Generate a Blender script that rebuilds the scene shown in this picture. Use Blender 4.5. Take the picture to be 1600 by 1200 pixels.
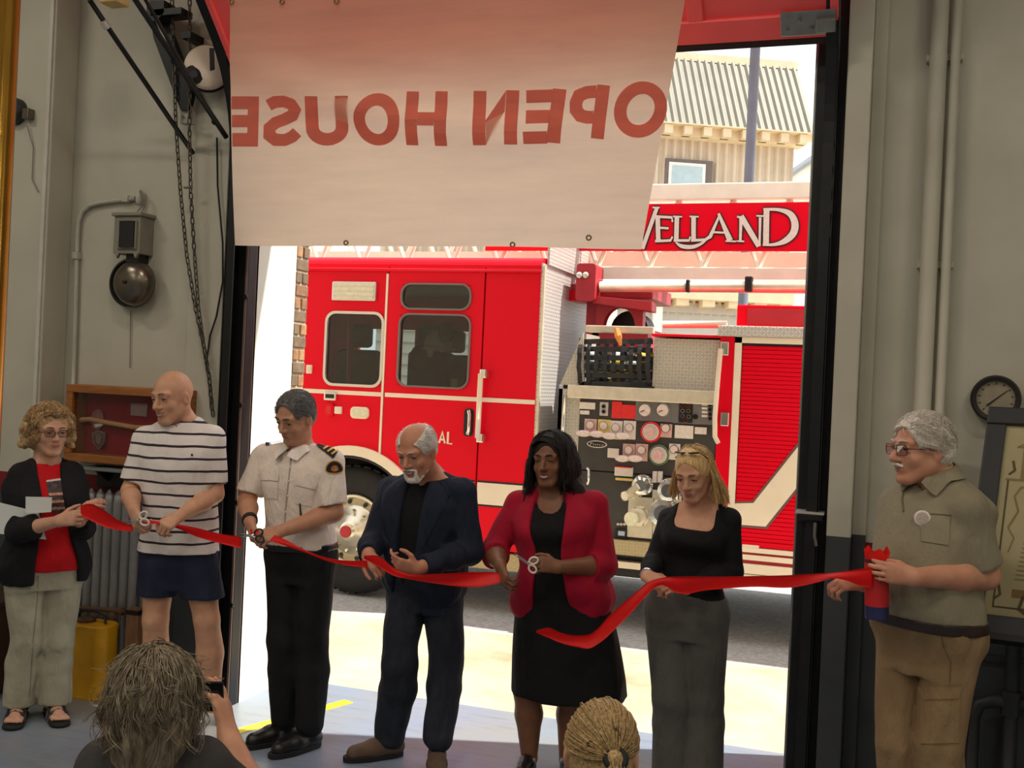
import bpy, math, random
import numpy as np
from mathutils import Vector, Matrix
random.seed(7)
RNG = np.random.default_rng(7)
SC = bpy.context.scene
COL = SC.collection
for o in list(bpy.data.objects):
    bpy.data.objects.remove(o)

# ---------------------------------------------------------------- camera
FPX = 1680.0                      # focal length in pixels of the 1600x1200 frame
YAW, ROLL, CAMH = math.radians(19.3), math.radians(2.62), 1.80
CAM = np.array([0.0, 0.0, CAMH])
FW = np.array([-math.sin(YAW), math.cos(YAW), 0.0])
R0 = np.array([math.cos(YAW), math.sin(YAW), 0.0])
U0 = np.array([0.0, 0.0, 1.0])
EX = math.cos(ROLL) * R0 + math.sin(ROLL) * U0
EY = -math.sin(ROLL) * R0 + math.cos(ROLL) * U0
cam_data = bpy.data.cameras.new('camera')
cam_data.sensor_width = 36.0
cam_data.lens = FPX / 1600.0 * 36.0
cam_data.clip_start, cam_data.clip_end = 0.05, 300.0
cam = bpy.data.objects.new('camera', cam_data)
COL.objects.link(cam)
m3 = Matrix(((EX[0], EY[0], -FW[0]), (EX[1], EY[1], -FW[1]), (EX[2], EY[2], -FW[2])))
cam.matrix_world = Matrix.Translation(Vector(CAM)) @ m3.to_4x4()
SC.camera = cam

# ---------------------------------------------------------------- world, sun, exposure
world = bpy.data.worlds.new('sky'); SC.world = world
world.use_nodes = True
_bg = world.node_tree.nodes['Background']
_bg.inputs[0].default_value = (0.93, 0.97, 1.0, 1.0)
_bg.inputs[1].default_value = 1.55
sun_data = bpy.data.lights.new('sun', 'SUN'); sun_data.energy = 8.0; sun_data.angle = 0.01
sun_data.color = (1.0, 0.95, 0.84)
sun = bpy.data.objects.new('sun', sun_data); COL.objects.link(sun)
sun.rotation_euler = Vector((0.50, 0.17, 0.85)).to_track_quat('Z', 'Y').to_euler()
vs = SC.view_settings
vs.view_transform = 'Standard'; vs.look = 'None'; vs.gamma = 1.0; vs.use_curve_mapping = False
vs.exposure = 0.0

# ---------------------------------------------------------------- pixel -> place
def ray(px, py):
    return FW + (px - 800.0) / FPX * EX + (600.0 - py) / FPX * EY
def P(px, py, d):
    "point seen at pixel (px,py), d metres in front of the camera"
    return CAM + d * ray(px, py)
def PY(px, py, Y):
    "point seen at pixel on the vertical plane y = Y"
    r = ray(px, py); return CAM + r * (Y / r[1])
def PZ(px, py, z=0.0):
    "point seen at pixel on the level plane at height z"
    r = ray(px, py); return CAM + r * ((z - CAMH) / r[2])

# ---------------------------------------------------------------- objects
WLOC = {}
def link(o, parent):
    COL.objects.link(o)
    if parent is not None: o.parent = parent
def wloc(o):
    return WLOC.get(o.name, np.zeros(3)) if o is not None else np.zeros(3)
def tag(o, label=None, cat=None, group=None, kind=None):
    if label: o['label'] = label
    if cat: o['category'] = cat
    if group: o['group'] = group
    if kind: o['kind'] = kind
    return o
def thing(name, loc, label, cat, group=None, kind=None):
    o = bpy.data.objects.new(name, None); link(o, None)
    o.location = [float(c) for c in loc]; WLOC[o.name] = np.array(loc, float)
    o.empty_display_size = 0.1
    return tag(o, label, cat, group, kind)

def mesh_np(name, V, F, smooth=True):
    "V (n,3), F list/array of quads or triangles or mixed polygons"
    me = bpy.data.meshes.new(name)
    if isinstance(F, np.ndarray):
        n, k = F.shape
        me.vertices.add(len(V)); me.vertices.foreach_set('co', np.asarray(V, np.float32).ravel())
        me.loops.add(n * k); me.loops.foreach_set('vertex_index', F.astype(np.int32).ravel())
        me.polygons.add(n); me.polygons.foreach_set('loop_start', np.arange(0, n * k, k, dtype=np.int32))
        me.update(calc_edges=True)
    else:
        me.from_pydata([tuple(map(float, v)) for v in V], [], F); me.update()
    if smooth:
        me.polygons.foreach_set('use_smooth', np.ones(len(me.polygons), bool))
    return me
def put(name, V, F, mat, parent=None, smooth=True, origin=None):
    base = wloc(parent)
    V = np.asarray(V, float)
    if parent is None:
        base = np.array(origin, float) if origin is not None else np.zeros(3)
    me = mesh_np(name, V - base, F, smooth)
    o = bpy.data.objects.new(name, me); link(o, parent)
    if parent is None: o.location = base
    WLOC[o.name] = base
    for m in (mat if isinstance(mat, (list, tuple)) else [mat]): me.materials.append(m)
    return o

class MB:
    "collects simple shapes into one mesh"
    def __init__(s): s.v = []; s.f = []
    def add(s, vs, fs):
        b = len(s.v); s.v += [np.asarray(v, float) for v in vs]; s.f += [tuple(i + b for i in f) for f in fs]; return s
    def box(s, x0, x1, y0, y1, z0, z1):
        x0, x1 = min(x0, x1), max(x0, x1); y0, y1 = min(y0, y1), max(y0, y1); z0, z1 = min(z0, z1), max(z0, z1)
        vs = [(x, y, z) for x in (x0, x1) for y in (y0, y1) for z in (z0, z1)]
        return s.add(vs, [(0, 1, 3, 2), (4, 6, 7, 5), (0, 4, 5, 1), (2, 3, 7, 6), (0, 2, 6, 4), (1, 5, 7, 3)])
    def obox(s, c, a, b, e):
        "box with centre c and half-axis vectors a,b,e"
        c, a, b, e = map(lambda q: np.asarray(q, float), (c, a, b, e))
        if np.dot(np.cross(a, b), e) < 0: a = -a
        vs = [c + i * a + j * b + k * e for i in (-1, 1) for j in (-1, 1) for k in (-1, 1)]
        return s.add(vs, [(0, 1, 3, 2), (4, 6, 7, 5), (0, 4, 5, 1), (2, 3, 7, 6), (0, 2, 6, 4), (1, 5, 7, 3)])
    def tube(s, pts, r, n=8, closed=False, caps=True):
        pts = [np.asarray(p, float) for p in pts]; m = len(pts)
        rs = r if isinstance(r, (list, tuple, np.ndarray)) else [r] * m
        ring = []; up = None
        for i in range(m):
            if closed: t = pts[(i + 1) % m] - pts[i - 1]
            else: t = pts[min(i + 1, m - 1)] - pts[max(i - 1, 0)]
            t = t / (np.linalg.norm(t) + 1e-12)
            if up is None:
                up = np.array([0, 0, 1.0]) if abs(t[2]) < .9 else np.array([1.0, 0, 0])
            a = np.cross(t, up); a /= np.linalg.norm(a) + 1e-12; up = np.cross(a, t)
            ring.append([pts[i] + rs[i] * (math.cos(2 * math.pi * k / n) * a + math.sin(2 * math.pi * k / n) * up) for k in range(n)])
        vs = [p for r_ in ring for p in r_]; fs = []
        for i in range(m if closed else m - 1):
            j = (i + 1) % m
            for k in range(n):
                l = (k + 1) % n
                fs.append((i * n + k, j * n + k, j * n + l, i * n + l)[::-1])
        if caps and not closed:
            fs.append(tuple(range(n))); fs.append(tuple((m - 1) * n + k for k in range(n))[::-1])
        return s.add(vs, fs)
    def cyl(s, a, b, r, n=16, r2=None): return s.tube([a, b], [r, r if r2 is None else r2], n)
    def lathe(s, prof, o, axis, n=24):
        "profile of (radius, height along axis)"
        o = np.asarray(o, float); ax = np.asarray(axis, float); ax /= np.linalg.norm(ax)
        u = np.cross(ax, (0, 0, 1.0)) if abs(ax[2]) < .9 else np.cross(ax, (1.0, 0, 0)); u /= np.linalg.norm(u); w = np.cross(ax, u)
        vs = []; fs = []
        for r, h in prof:
            for k in range(n):
                t = 2 * math.pi * k / n; vs.append(o + ax * h + r * (math.cos(t) * u + math.sin(t) * w))
        for i in range(len(prof) - 1):
            for k in range(n):
                l = (k + 1) % n; fs.append((i * n + k, i * n + l, (i + 1) * n + l, (i + 1) * n + k))
        fs.append(tuple(range(n))[::-1]); fs.append(tuple((len(prof) - 1) * n + k for k in range(n)))
        return s.add(vs, fs)
    def prism(s, poly, d):
        "extrude polygon (3D points) by vector d"
        n = len(poly); d = np.asarray(d, float); poly = [np.asarray(p, float) for p in poly]
        nrm = sum(np.cross(poly[i] - poly[0], poly[(i + 1) % n] - poly[0]) for i in range(1, n - 1))
        if np.dot(nrm, d) > 0: poly = poly[::-1]
        vs = poly + [p + d for p in poly]
        fs = [tuple(range(n)), tuple(range(2 * n - 1, n - 1, -1))]
        fs += [(i, i + n, (i + 1) % n + n, (i + 1) % n) for i in range(n)]
        return s.add(vs, fs)
    def sphere(s, c, r, n=12, m=8):
        r = np.array(r if hasattr(r, '__len__') else (r, r, r), float); c = np.asarray(c, float)
        vs = [c + r * (0, 0, 1)]; fs = []
        for i in range(1, m):
            t = math.pi * i / m
            for k in range(n):
                p = 2 * math.pi * k / n; vs.append(c + r * (math.sin(t) * math.cos(p), math.sin(t) * math.sin(p), math.cos(t)))
        vs.append(c - r * (0, 0, 1))
        for k in range(n): fs.append((0, 1 + k, 1 + (k + 1) % n))
        for i in range(m - 2):
            for k in range(n):
                a = 1 + i * n; fs.append((a + k, a + n + k, a + n + (k + 1) % n, a + (k + 1) % n))
        a = 1 + (m - 2) * n
        for k in range(n): fs.append((a + k, len(vs) - 1, a + (k + 1) % n))
        return s.add(vs, fs)
    def build(s, name, mat, parent=None, smooth=False, bevel=0.0, origin=None, seg=2):
        o = put(name, np.array(s.v), s.f, mat, parent, smooth, origin)
        if bevel > 0:
            b = o.modifiers.new('bevel', 'BEVEL'); b.width = bevel; b.segments = seg; b.limit_method = 'ANGLE'; b.angle_limit = math.radians(40)
        return o

def rrect(x0, x1, z0, z1, r, n=5):
    "rounded rectangle outline in 2D"
    x0, x1 = min(x0, x1), max(x0, x1); z0, z1 = min(z0, z1), max(z0, z1)
    out = []
    for cx, cz, a0 in ((x1 - r, z1 - r, 0), (x0 + r, z1 - r, 90), (x0 + r, z0 + r, 180), (x1 - r, z0 + r, 270)):
        for k in range(n + 1):
            t = math.radians(a0 + 90.0 * k / n); out.append((cx + r * math.cos(t), cz + r * math.sin(t)))
    return out
def arc(cx, cz, rx, rz, a0, a1, n=16):
    return [(cx + rx * math.cos(math.radians(a0 + (a1 - a0) * k / n)), cz + rz * math.sin(math.radians(a0 + (a1 - a0) * k / n))) for k in range(n + 1)]
def strokes(mb, lines, to3, depth):
    "flat lettering: thick polylines [(points, width or widths)] in (u,v); to3 maps to 3D; depth = extrusion vector"
    depth0 = np.asarray(depth, float)
    for si, (pts, w) in enumerate(lines):
        depth = depth0 * (1 + .22 * si); n = len(pts); ws = w if isinstance(w, (list, tuple)) else [w] * n
        closed = n > 2 and abs(pts[0][0] - pts[-1][0]) + abs(pts[0][1] - pts[-1][1]) < 1e-9
        L = []; R = []
        for i in range(n):
            if closed: a = pts[i - 1] if i > 0 else pts[-2]; b = pts[i + 1] if i < n - 1 else pts[1]
            else: a = pts[max(i - 1, 0)]; b = pts[min(i + 1, n - 1)]
            dx, dz = b[0] - a[0], b[1] - a[1]; l = math.hypot(dx, dz) or 1
            nx, nz = -dz / l, dx / l
            if 0 < i < n - 1 or closed:
                p = pts[i - 1] if i > 0 else pts[-2]; ex, ez = pts[i][0] - p[0], pts[i][1] - p[1]; m = math.hypot(ex, ez) or 1
                c = max(.5, abs(nx * -ez / m + nz * ex / m)); k = 1 / c
            else: k = 1
            h = ws[i] / 2 * k
            L.append(to3(pts[i][0] + nx * h, pts[i][1] + nz * h)); R.append(to3(pts[i][0] - nx * h, pts[i][1] - nz * h))
        vs = [p for q in zip(L, R) for p in q]; vs = [np.asarray(p, float) for p in vs]
        vs = vs + [p + depth for p in vs]; o = 2 * n; fs = []
        for i in range(n - 1):
            a, b, c, d = 2 * i, 2 * i + 1, 2 * i + 3, 2 * i + 2
            fs += [(a, b, c, d), (a + o, d + o, c + o, b + o), (a, d, d + o, a + o), (b, b + o, c + o, c)]
        fs += [(0, o, o + 1, 1), (2 * n - 2, 2 * n - 1, o + 2 * n - 1, o + 2 * n - 2)]
        mb.add(vs, fs)

# ---------------------------------------------------------------- materials
def lin(r, g, b):
    def f(c):
        c = c / 255.0
        return c / 12.92 if c <= .04045 else ((c + .055) / 1.055) ** 2.4
    return (f(r), f(g), f(b), 1.0)
class NT:
    def __init__(s, name):
        s.m = bpy.data.materials.new(name); s.m.use_nodes = True; s.t = s.m.node_tree; s.n = s.t.nodes
        s.b = s.n['Principled BSDF']; s.out = s.n['Material Output']
    def node(s, typ, **kw):
        n = s.n.new(typ)
        for k, v in kw.items():
            if k.startswith('i_'): n.inputs[k[2:].replace('_', ' ')].default_value = v
            else: setattr(n, k, v)
        return n
    def l(s, a, b): s.t.links.new(a, b)
    def math(s, op, a, b=None, c=None, clamp=False):
        n = s.n.new('ShaderNodeMath'); n.operation = op; n.use_clamp = clamp
        for i, q in enumerate((a, b, c)):
            if q is None: continue
            if isinstance(q, (int, float)): n.inputs[i].default_value = q
            else: s.l(q, n.inputs[i])
        return n.outputs[0]
    def mix(s, f, a, b):
        n = s.n.new('ShaderNodeMix'); n.data_type = 'RGBA'
        for q, i in ((f, 0), (a, 6), (b, 7)):
            if isinstance(q, (int, float, tuple)): n.inputs[i].default_value = q
            else: s.l(q, n.inputs[i])
        return n.outputs[2]
    def co(s, kind='Object', scale=None):
        n = s.n.new('ShaderNodeTexCoord').outputs[kind]
        if scale:
            m = s.n.new('ShaderNodeMapping'); m.inputs['Scale'].default_value = scale; s.l(n, m.inputs[0]); n = m.outputs[0]
        return n
    def noise(s, vec, scale, detail=4, rough=.55):
        n = s.node('ShaderNodeTexNoise'); n.inputs['Scale'].default_value = scale; n.inputs['Detail'].default_value = detail; n.inputs['Roughness'].default_value = rough
        s.l(vec, n.inputs['Vector']); return n.outputs[0]
    def ramp(s, f, stops, interp='LINEAR'):
        n = s.n.new('ShaderNodeValToRGB'); e = n.color_ramp; e.interpolation = interp
        while len(e.elements) < len(stops): e.elements.new(.5)
        for q, (p, c) in zip(e.elements, stops): q.position = p; q.color = c
        s.l(f, n.inputs[0]); return n.outputs[0]
    def bump(s, h, strength=.3, dist=.01):
        n = s.n.new('ShaderNodeBump'); n.inputs['Strength'].default_value = strength; n.inputs['Distance'].default_value = dist
        s.l(h, n.inputs['Height']); s.l(n.outputs[0], s.b.inputs['Normal']); return n
    def set(s, **kw):
        for k, v in kw.items(): s.b.inputs[k.replace('_', ' ')].default_value = v
        return s
MATS = {}
def mat(name, rgb=(128, 128, 128), rough=.6, metal=0.0, var=.10, vscale=6.0, bump=0.0, bscale=60.0, stretch=None, coat=0.0, spec=.5, bdist=.004):
    "painted / cloth / metal surface with slight mottling and fine relief"
    if name in MATS: return MATS[name]
    t = NT(name); c = lin(*rgb); co = t.co('Object', stretch)
    if var > 0:
        a = tuple(min(1, q * (1 - var)) for q in c[:3]) + (1,); b = tuple(min(1, q * (1 + var)) for q in c[:3]) + (1,)
        t.l(t.ramp(t.noise(co, vscale, 5), [(.3, a), (.7, b)]), t.b.inputs['Base Color'])
    else: t.b.inputs['Base Color'].default_value = c
    if bump > 0: t.bump(t.noise(co, bscale, 4), bump, bdist)
    t.b.inputs['Roughness'].default_value = rough; t.b.inputs['Metallic'].default_value = metal
    t.b.inputs['Coat Weight'].default_value = coat; t.b.inputs['Specular IOR Level'].default_value = spec
    MATS[name] = t.m; return t.m
# ================================================================ THE SETTING
YW = 5.04                 # inner face of the front wall
YB, YO = 5.45, 5.60       # white reveal ends / outer face
XJL = PY(385, 700, YW)[0]
XJR = PY(1268, 700, YW)[0]
ZL = 4.60                 # underside of the lintel
ZC = 5.4
XL, XR, YBK = -8.0, 4.2, -7.0

def paint_mat(name, z_dark, z_red):
    t = NT(name); co = t.co('Object'); sep = t.node('ShaderNodeSeparateXYZ'); t.l(co, sep.inputs[0])
    z = t.math('ADD', sep.outputs[2], t.math('MULTIPLY', t.math('SUBTRACT', t.noise(co, 3, 3), .5), .006))
    n = t.noise(co, 2.2, 5)
    up = t.ramp(n, [(.3, lin(176, 172, 156)), (.7, lin(190, 186, 170))])
    dk = t.ramp(n, [(.3, lin(52, 56, 58)), (.7, lin(60, 64, 66))])
    c = t.mix(t.math('GREATER_THAN', z, z_dark), dk, lin(120, 16, 26))
    c = t.mix(t.math('GREATER_THAN', z, z_red), c, up)
    t.l(c, t.b.inputs['Base Color']); t.bump(t.noise(co, 40, 4), .12, .004)
    return t.set(Roughness=.55).m
M_WALL = paint_mat('wall_paint', 1.06, 1.17)
M_PIL = paint_mat('pilaster_paint', 1.205, 1.205)
M_DARKP = mat('dark_wall_paint', (56, 60, 62), .5, var=.12, vscale=3)
M_REVEAL = mat('white_reveal_paint', (232, 232, 222), .6, var=.04, vscale=3, bump=.15, bscale=8)
M_BLACK = mat('black_steel', (26, 27, 29), .42, .3, var=.25, vscale=9, bump=.1)
M_STEEL = mat('galvanised_steel', (150, 150, 146), .38, .9, var=.15, vscale=14)
M_REDDOOR = mat('red_door_paint', (244, 92, 92), .38, var=.06, vscale=3)

def structure(o): o['kind'] = 'structure'; return o
# floor: painted concrete, worn grey over blue
t = NT('painted_concrete_floor'); co = t.co('Object')
n1 = t.noise(co, .9, 6, .6); n2 = t.noise(t.co('Object', (1, 6, 1)), 3.0, 6, .65)
c = t.ramp(n1, [(.38, lin(138, 143, 146)), (.55, lin(128, 142, 164)), (.72, lin(150, 154, 156))])
c = t.mix(t.math('MULTIPLY', t.ramp(n2, [(.5, (0, 0, 0, 1)), (.75, (1, 1, 1, 1))]), .45), c, lin(98, 96, 92))
t.l(c, t.b.inputs['Base Color']); t.bump(n2, .08, .004); t.set(Roughness=.34)
M_FLOOR = t.m
structure(MB().box(XL, XR, YBK, YO, -.12, 0).build('floor', M_FLOOR))
# outside ground: sun-bleached concrete and asphalt
t = NT('concrete_apron'); co = t.co('Object')
n1 = t.noise(co, .7, 7, .62); n2 = t.noise(co, 9, 5)
c = t.ramp(n1, [(.33, lin(150, 138, 112)), (.5, lin(186, 176, 150)), (.68, lin(200, 194, 174))])
c = t.mix(t.math('MULTIPLY', t.ramp(n2, [(.55, (0, 0, 0, 1)), (.8, (1, 1, 1, 1))]), .35), c, lin(120, 108, 86))
t.l(c, t.b.inputs['Base Color']); t.bump(n2, .25, .01); t.set(Roughness=.85)
M_APRON = t.m
M_ASPH = mat('asphalt', (176, 175, 172), .9, var=.25, vscale=30, bump=.4, bscale=150)
structure(MB().box(-16, 14, YO, 7.35, -.14, -.012).build('ground_apron', M_APRON))
structure(MB().box(-40, 40, 7.35, 13.0, -.16, -.02).build('ground_road', M_ASPH))
structure(MB().box(-60, 60, 13.0, 70, -.16, -.012).build('ground_far_pavement', M_APRON))
# yellow floor line
M_YEL = mat('yellow_line_paint', (226, 206, 48), .5, var=.15, vscale=12)
a, b = PZ(280, 1168), PZ(545, 1096)
d = (b - a); w = np.cross(d / np.linalg.norm(d), (0, 0, 1)) * .035
structure(MB().prism([a + w, b + w, b - w, a - w], (0, 0, .003)).build('floor_line_marking', M_YEL))

# front wall in three pieces around the doorway
structure(MB().box(XL, XJL, YW, YB, 0, ZC).build('wall_front', M_WALL))
structure(MB().box(XJR, XR, YW, YB, 0, ZC).build('wall_front_right', M_WALL))
structure(MB().box(XJL, XJR, YW, YB, ZL, ZC).build('wall_front_lintel', M_WALL))
structure(MB().box(XJL - .001, XJL + .012, YW + .005, YB, 0, ZL).build('trim_1', M_REVEAL))
# outer brick skin; the bricks of the visible return are pieces of their own
M_MORTAR = mat('mortar', (196, 184, 160), .9, var=.1, vscale=40, bump=.4, bscale=120)
wb = structure(MB().box(XL, XJL + .004, YB + .004, YO - .004, 0, ZC).build('wall_brick', M_MORTAR))
structure(MB().box(XJR, XR, YB, YO, 0, ZC).build('wall_brick_right', M_MORTAR))
structure(MB().box(XJL, XJR, YB, YO, ZL, ZC).build('wall_brick_lintel', M_MORTAR))
BR = [mat('brick_%d' % i, c, .85, var=.28, vscale=22, bump=.5, bscale=60) for i, c in
      enumerate([(158, 118, 84), (140, 104, 78), (170, 132, 96), (120, 100, 80)])]
for k in range(int(ZL / .075)):
    z = k * .075 + .006
    spans = [(YB + .006, YO - .006)] if k % 2 == 0 else [(YB + .006, YB + .069), (YB + .081, YO - .006)]
    for (y0, y1) in spans:
        j = random.uniform(-.003, .003)
        MB().box(XJL - .1, XJL + .014 + j, y0, y1, z, z + .063).build('brick', random.choice(BR), wb, bevel=.004, seg=1)

# pillar at the far left and trims beside the doorway
xp = PY(76, 300, 4.85)[0]
structure(MB().box(XL, xp, 4.85, YW, 0, ZC).build('wall_pillar', M_WALL, bevel=.008))
structure(MB().box(xp - .035, xp - .012, 4.838, 4.85, 0, ZC).build('trim_2', mat('corner_strip', (196, 192, 180), .5)))
structure(MB().box(PY(292, 500, 5.0)[0], PY(346, 500, 5.0)[0], 5.0, YW, 0, ZC).build('trim_3', M_PIL, bevel=.004))
x0, x1 = PY(1306, 500, 4.87)[0], PY(1345, 500, 4.87)[0]
structure(MB().box(x0, x1, 4.87, YW, 0, ZC).build('trim_4', paint_mat('light_pilaster_paint', 1.205, 1.205), bevel=.006))
structure(MB().box(x1, PY(1368, 500, 5.0)[0], 5.0, YW, 0, ZC).build('trim_5', M_PIL, bevel=.004))
# rest of the hall
M_HALL = mat('hall_wall_paint', (186, 182, 168), .7, var=.05, vscale=2)
M_CEIL = mat('ceiling_paint', (214, 212, 204), .8, var=.04, vscale=2)
structure(MB().box(XL - .2, XL, YBK, YO, 0, ZC).build('wall_left', M_HALL))
structure(MB().box(XR, XR + .2, YBK, YO, 0, ZC).build('wall_right', M_HALL))
structure(MB().box(XL, XR, YBK - .2, YBK, 0, ZC).build('wall_back', M_HALL))
structure(MB().box(XL - .2, XR + .2, YBK - .2, YO, ZC, ZC + .2).build('ceiling', M_CEIL))

# ---------------------------------------------------------------- added ceiling lamps, out of view, that brighten the hall
M_LAMPBODY = mat('white_enamel', (225, 225, 220), .4, var=.03)
t = NT('fill_diffuser'); t.set(Base_Color=(.9, .9, .88, 1)); t.b.inputs['Emission Color'].default_value = (1, .93, .8, 1); t.b.inputs['Emission Strength'].default_value = 3.0
M_DIFF = t.m
FILL_W = 38.0
spots = [(x, y) for y in (2.2, -1.0, -4.4) for x in (-5.6, -1.9, 2.3)]
rows = ['nearest the doors', 'in the middle row', 'by the back wall']; cols = ['left', 'centre', 'right']
for i, (x, y) in enumerate(spots):
    th = thing('added_ceiling_lamp', (x, y, ZC), 'added white ceiling fill lamp %s, %s side of the hall' % (rows[i // 3], cols[i % 3]), 'lamp', 'added fill lamps of the hall ceiling')
    MB().box(x - .65, x + .65, y - .14, y + .14, ZC - .09, ZC).build('housing', M_LAMPBODY, th, bevel=.01)
    MB().box(x - .62, x + .62, y - .11, y + .11, ZC - .105, ZC - .091).build('diffuser', M_DIFF, th)
    ld = bpy.data.lights.new('fill_light', 'AREA'); ld.shape = 'RECTANGLE'; ld.size = 1.2; ld.size_y = .2; ld.energy = FILL_W; ld.color = (1.0, .90, .76)
    lo = bpy.data.objects.new('fill_light', ld); COL.objects.link(lo); lo.parent = th; lo.location = (0, 0, -.12)

# ---------------------------------------------------------------- overhead sectional door, open above the doorway
ZD, YD = 3.36, 4.80
al = math.radians(46); dv = np.array([0, -math.cos(al), math.sin(al)]); dn = np.array([0, -math.sin(al), -math.cos(al)])
xa, xb = XJL - .02, XJR + .05
og = np.array([(xa + xb) / 2, YD, ZD])
dr = thing('door_1', og, 'red panelled overhead door raised above the open doorway', 'door', kind='structure')
def dbox(mb, u0, u1, v0, v1, w0, w1):
    c = np.array([0, YD, ZD]) + dv * (v0 + v1) / 2 + dn * (w0 + w1) / 2; c[0] = (u0 + u1) / 2
    return mb.obox(c, np.array([(u1 - u0) / 2, 0, 0]), dv * (v1 - v0) / 2, dn * (w1 - w0) / 2)
SEC = .56
for s_ in range(4):
    v0 = s_ * SEC
    for k in range(5):
        u0 = xa + (xb - xa) * k / 5; u1 = xa + (xb - xa) * (k + 1) / 5
        dbox(MB(), u0 + .03, u1 - .03, v0 + .06, v0 + SEC - .06, -.02, -.004).build('door_panel', M_REDDOOR, dr)
    for k in range(6):
        u = xa + (xb - xa) * k / 5
        dbox(MB(), max(xa, u - .035), min(xb, u + .035), v0 + .06, v0 + SEC - .06, -.03, .012).build('door_stile', M_REDDOOR, dr, bevel=.004, seg=1)
    dbox(MB(), xa, xb, v0 + .003, v0 + .06 + (.05 if s_ == 0 else 0), -.03, .014).build('door_rail', M_REDDOOR, dr, bevel=.004, seg=1)
    dbox(MB(), xa, xb, v0 + SEC - .06, v0 + SEC - .003, -.03, .014).build('door_rail', M_REDDOOR, dr, bevel=.004, seg=1)
dbox(MB(), xa, xb, -.03, .0, -.02, .008).build('bottom_seal', mat('rubber_seal', (40, 18, 20), .8), dr)
mb = MB(); dbox(mb, xb - .24, xb - .01, .02, .13, .014, .024); dbox(mb, xb - .09, xb - .01, .04, .10, .024, .05)
pb = mb.build('corner_bracket', M_STEEL, dr, bevel=.003)
for u, v in ((.21, .05), (.16, .09), (.11, .05), (.04, .07)):
    c = np.array([xb - u, YD, ZD]) + dv * v + dn * .02
    MB().cyl(c, c + dn * .02, .009, 6).build('bolt', M_STEEL, pb)

# door tracks: jamb angle, vertical rail, quarter bend, horizontal run
def track(name, x, sgn, label):
    th = thing(name, (x, 4.9, 0), label, 'door track')
    pts = [np.array([x, 4.93, z]) for z in np.linspace(0, 2.92, 8)]
    R = .95
    pts += [np.array([x, 4.93 - R + R * math.cos(a), 2.92 + R * math.sin(a)]) for a in np.linspace(.1, math.radians(44), 9)]
    pts += [pts[-1] + dv * q for q in (.5, 1.0, 1.5)]
    def sweep(w, h, off, nm, m):
        vs = []; fs = []
        for i, p in enumerate(pts):
            tg = pts[min(i + 1, len(pts) - 1)] - pts[max(i - 1, 0)]; tg /= np.linalg.norm(tg)
            nn = np.cross(np.array([1.0, 0, 0]), tg); c = p + np.array([off[0], 0, 0]) + nn * off[1]
            vs += [c + np.array([sx * w / 2, 0, 0]) + nn * sy * h / 2 for sx, sy in ((-1, -1), (1, -1), (1, 1), (-1, 1))]
        for i in range(len(pts) - 1):
            for k in range(4):
                l = (k + 1) % 4; fs.append((4 * i + k, 4 * i + l, 4 * i + 4 + l, 4 * i + 4 + k))
        fs += [(3, 2, 1, 0), tuple(4 * (len(pts) - 1) + k for k in range(4))]
        MB().add(vs, fs).build(nm, m, th)
    sweep(.008, .10, (0, 0), 'rail_web', M_BLACK)
    sweep(.05, .008, (sgn * .025, .046), 'rail_flange', M_BLACK)
    sweep(.05, .008, (sgn * .025, -.046), 'rail_flange', M_BLACK)
    for z in np.arange(.35, 2.9, .47):
        MB().cyl((x - .004, 4.93, z), (x - .016 * 1, 4.93, z), .013, 8).build('bolt', M_STEEL, th)
    return th
xt = PY(352, 600, 4.93)[0]
tl = track('door_track', xt, 1, 'black curved steel door track on the bell side of the doorway')
MB().box(PY(366, 700, 5.0)[0], XJL + .015, 4.96, YW, 0, ZL).build('jamb_angle', M_BLACK, tl, bevel=.004)
MB().box(XJL + .0, XJL + .012, 4.955, 5.06, 0, ZL).build('jamb_edge', mat('jamb_edge_paint', (120, 96, 88), .5), tl)
for z in (.55, 1.1, 1.62, 2.2, 2.7):
    MB().cyl((PY(374, 700, 4.96)[0], 4.962, z), (PY(374, 700, 4.96)[0], 4.945, z), .014, 10).build('bolt', M_BLACK, tl)
xt2 = PY(1288, 600, 4.93)[0]
tr = track('door_track', xt2, -1, 'black curved steel door track beside the beige pilaster')
MB().box(XJR - .045, PY(1306, 500, 4.95)[0], 4.97, YW, 0, ZL).build('jamb_angle', M_BLACK, tr, bevel=.004)
MB().box(XJR - .055, XJR - .047, 4.98, 5.03, 0, ZL).build('jamb_edge', M_STEEL, tr)
c = PY(1268, 800, 4.9)
mb = MB().box(c[0] - .06, c[0] + .05, 4.86, 4.96, c[2] - .035, c[2] - .008); mb.build('latch_body', M_BLACK, tr, bevel=.004)
MB().box(c[0] - .065, c[0] + .055, 4.855, 4.96, c[2] - .006, c[2] + .004).build('latch_plate', mat('bare_steel', (210, 208, 200), .35, .6), tr)
MB().tube([(c[0] + .02, 4.855, c[2] - .04), (c[0] + .02, 4.85, c[2] - .1), (c[0] + .03, 4.85, c[2] - .14)], .007, 6).build('latch_hook', M_STEEL, tr)
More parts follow.
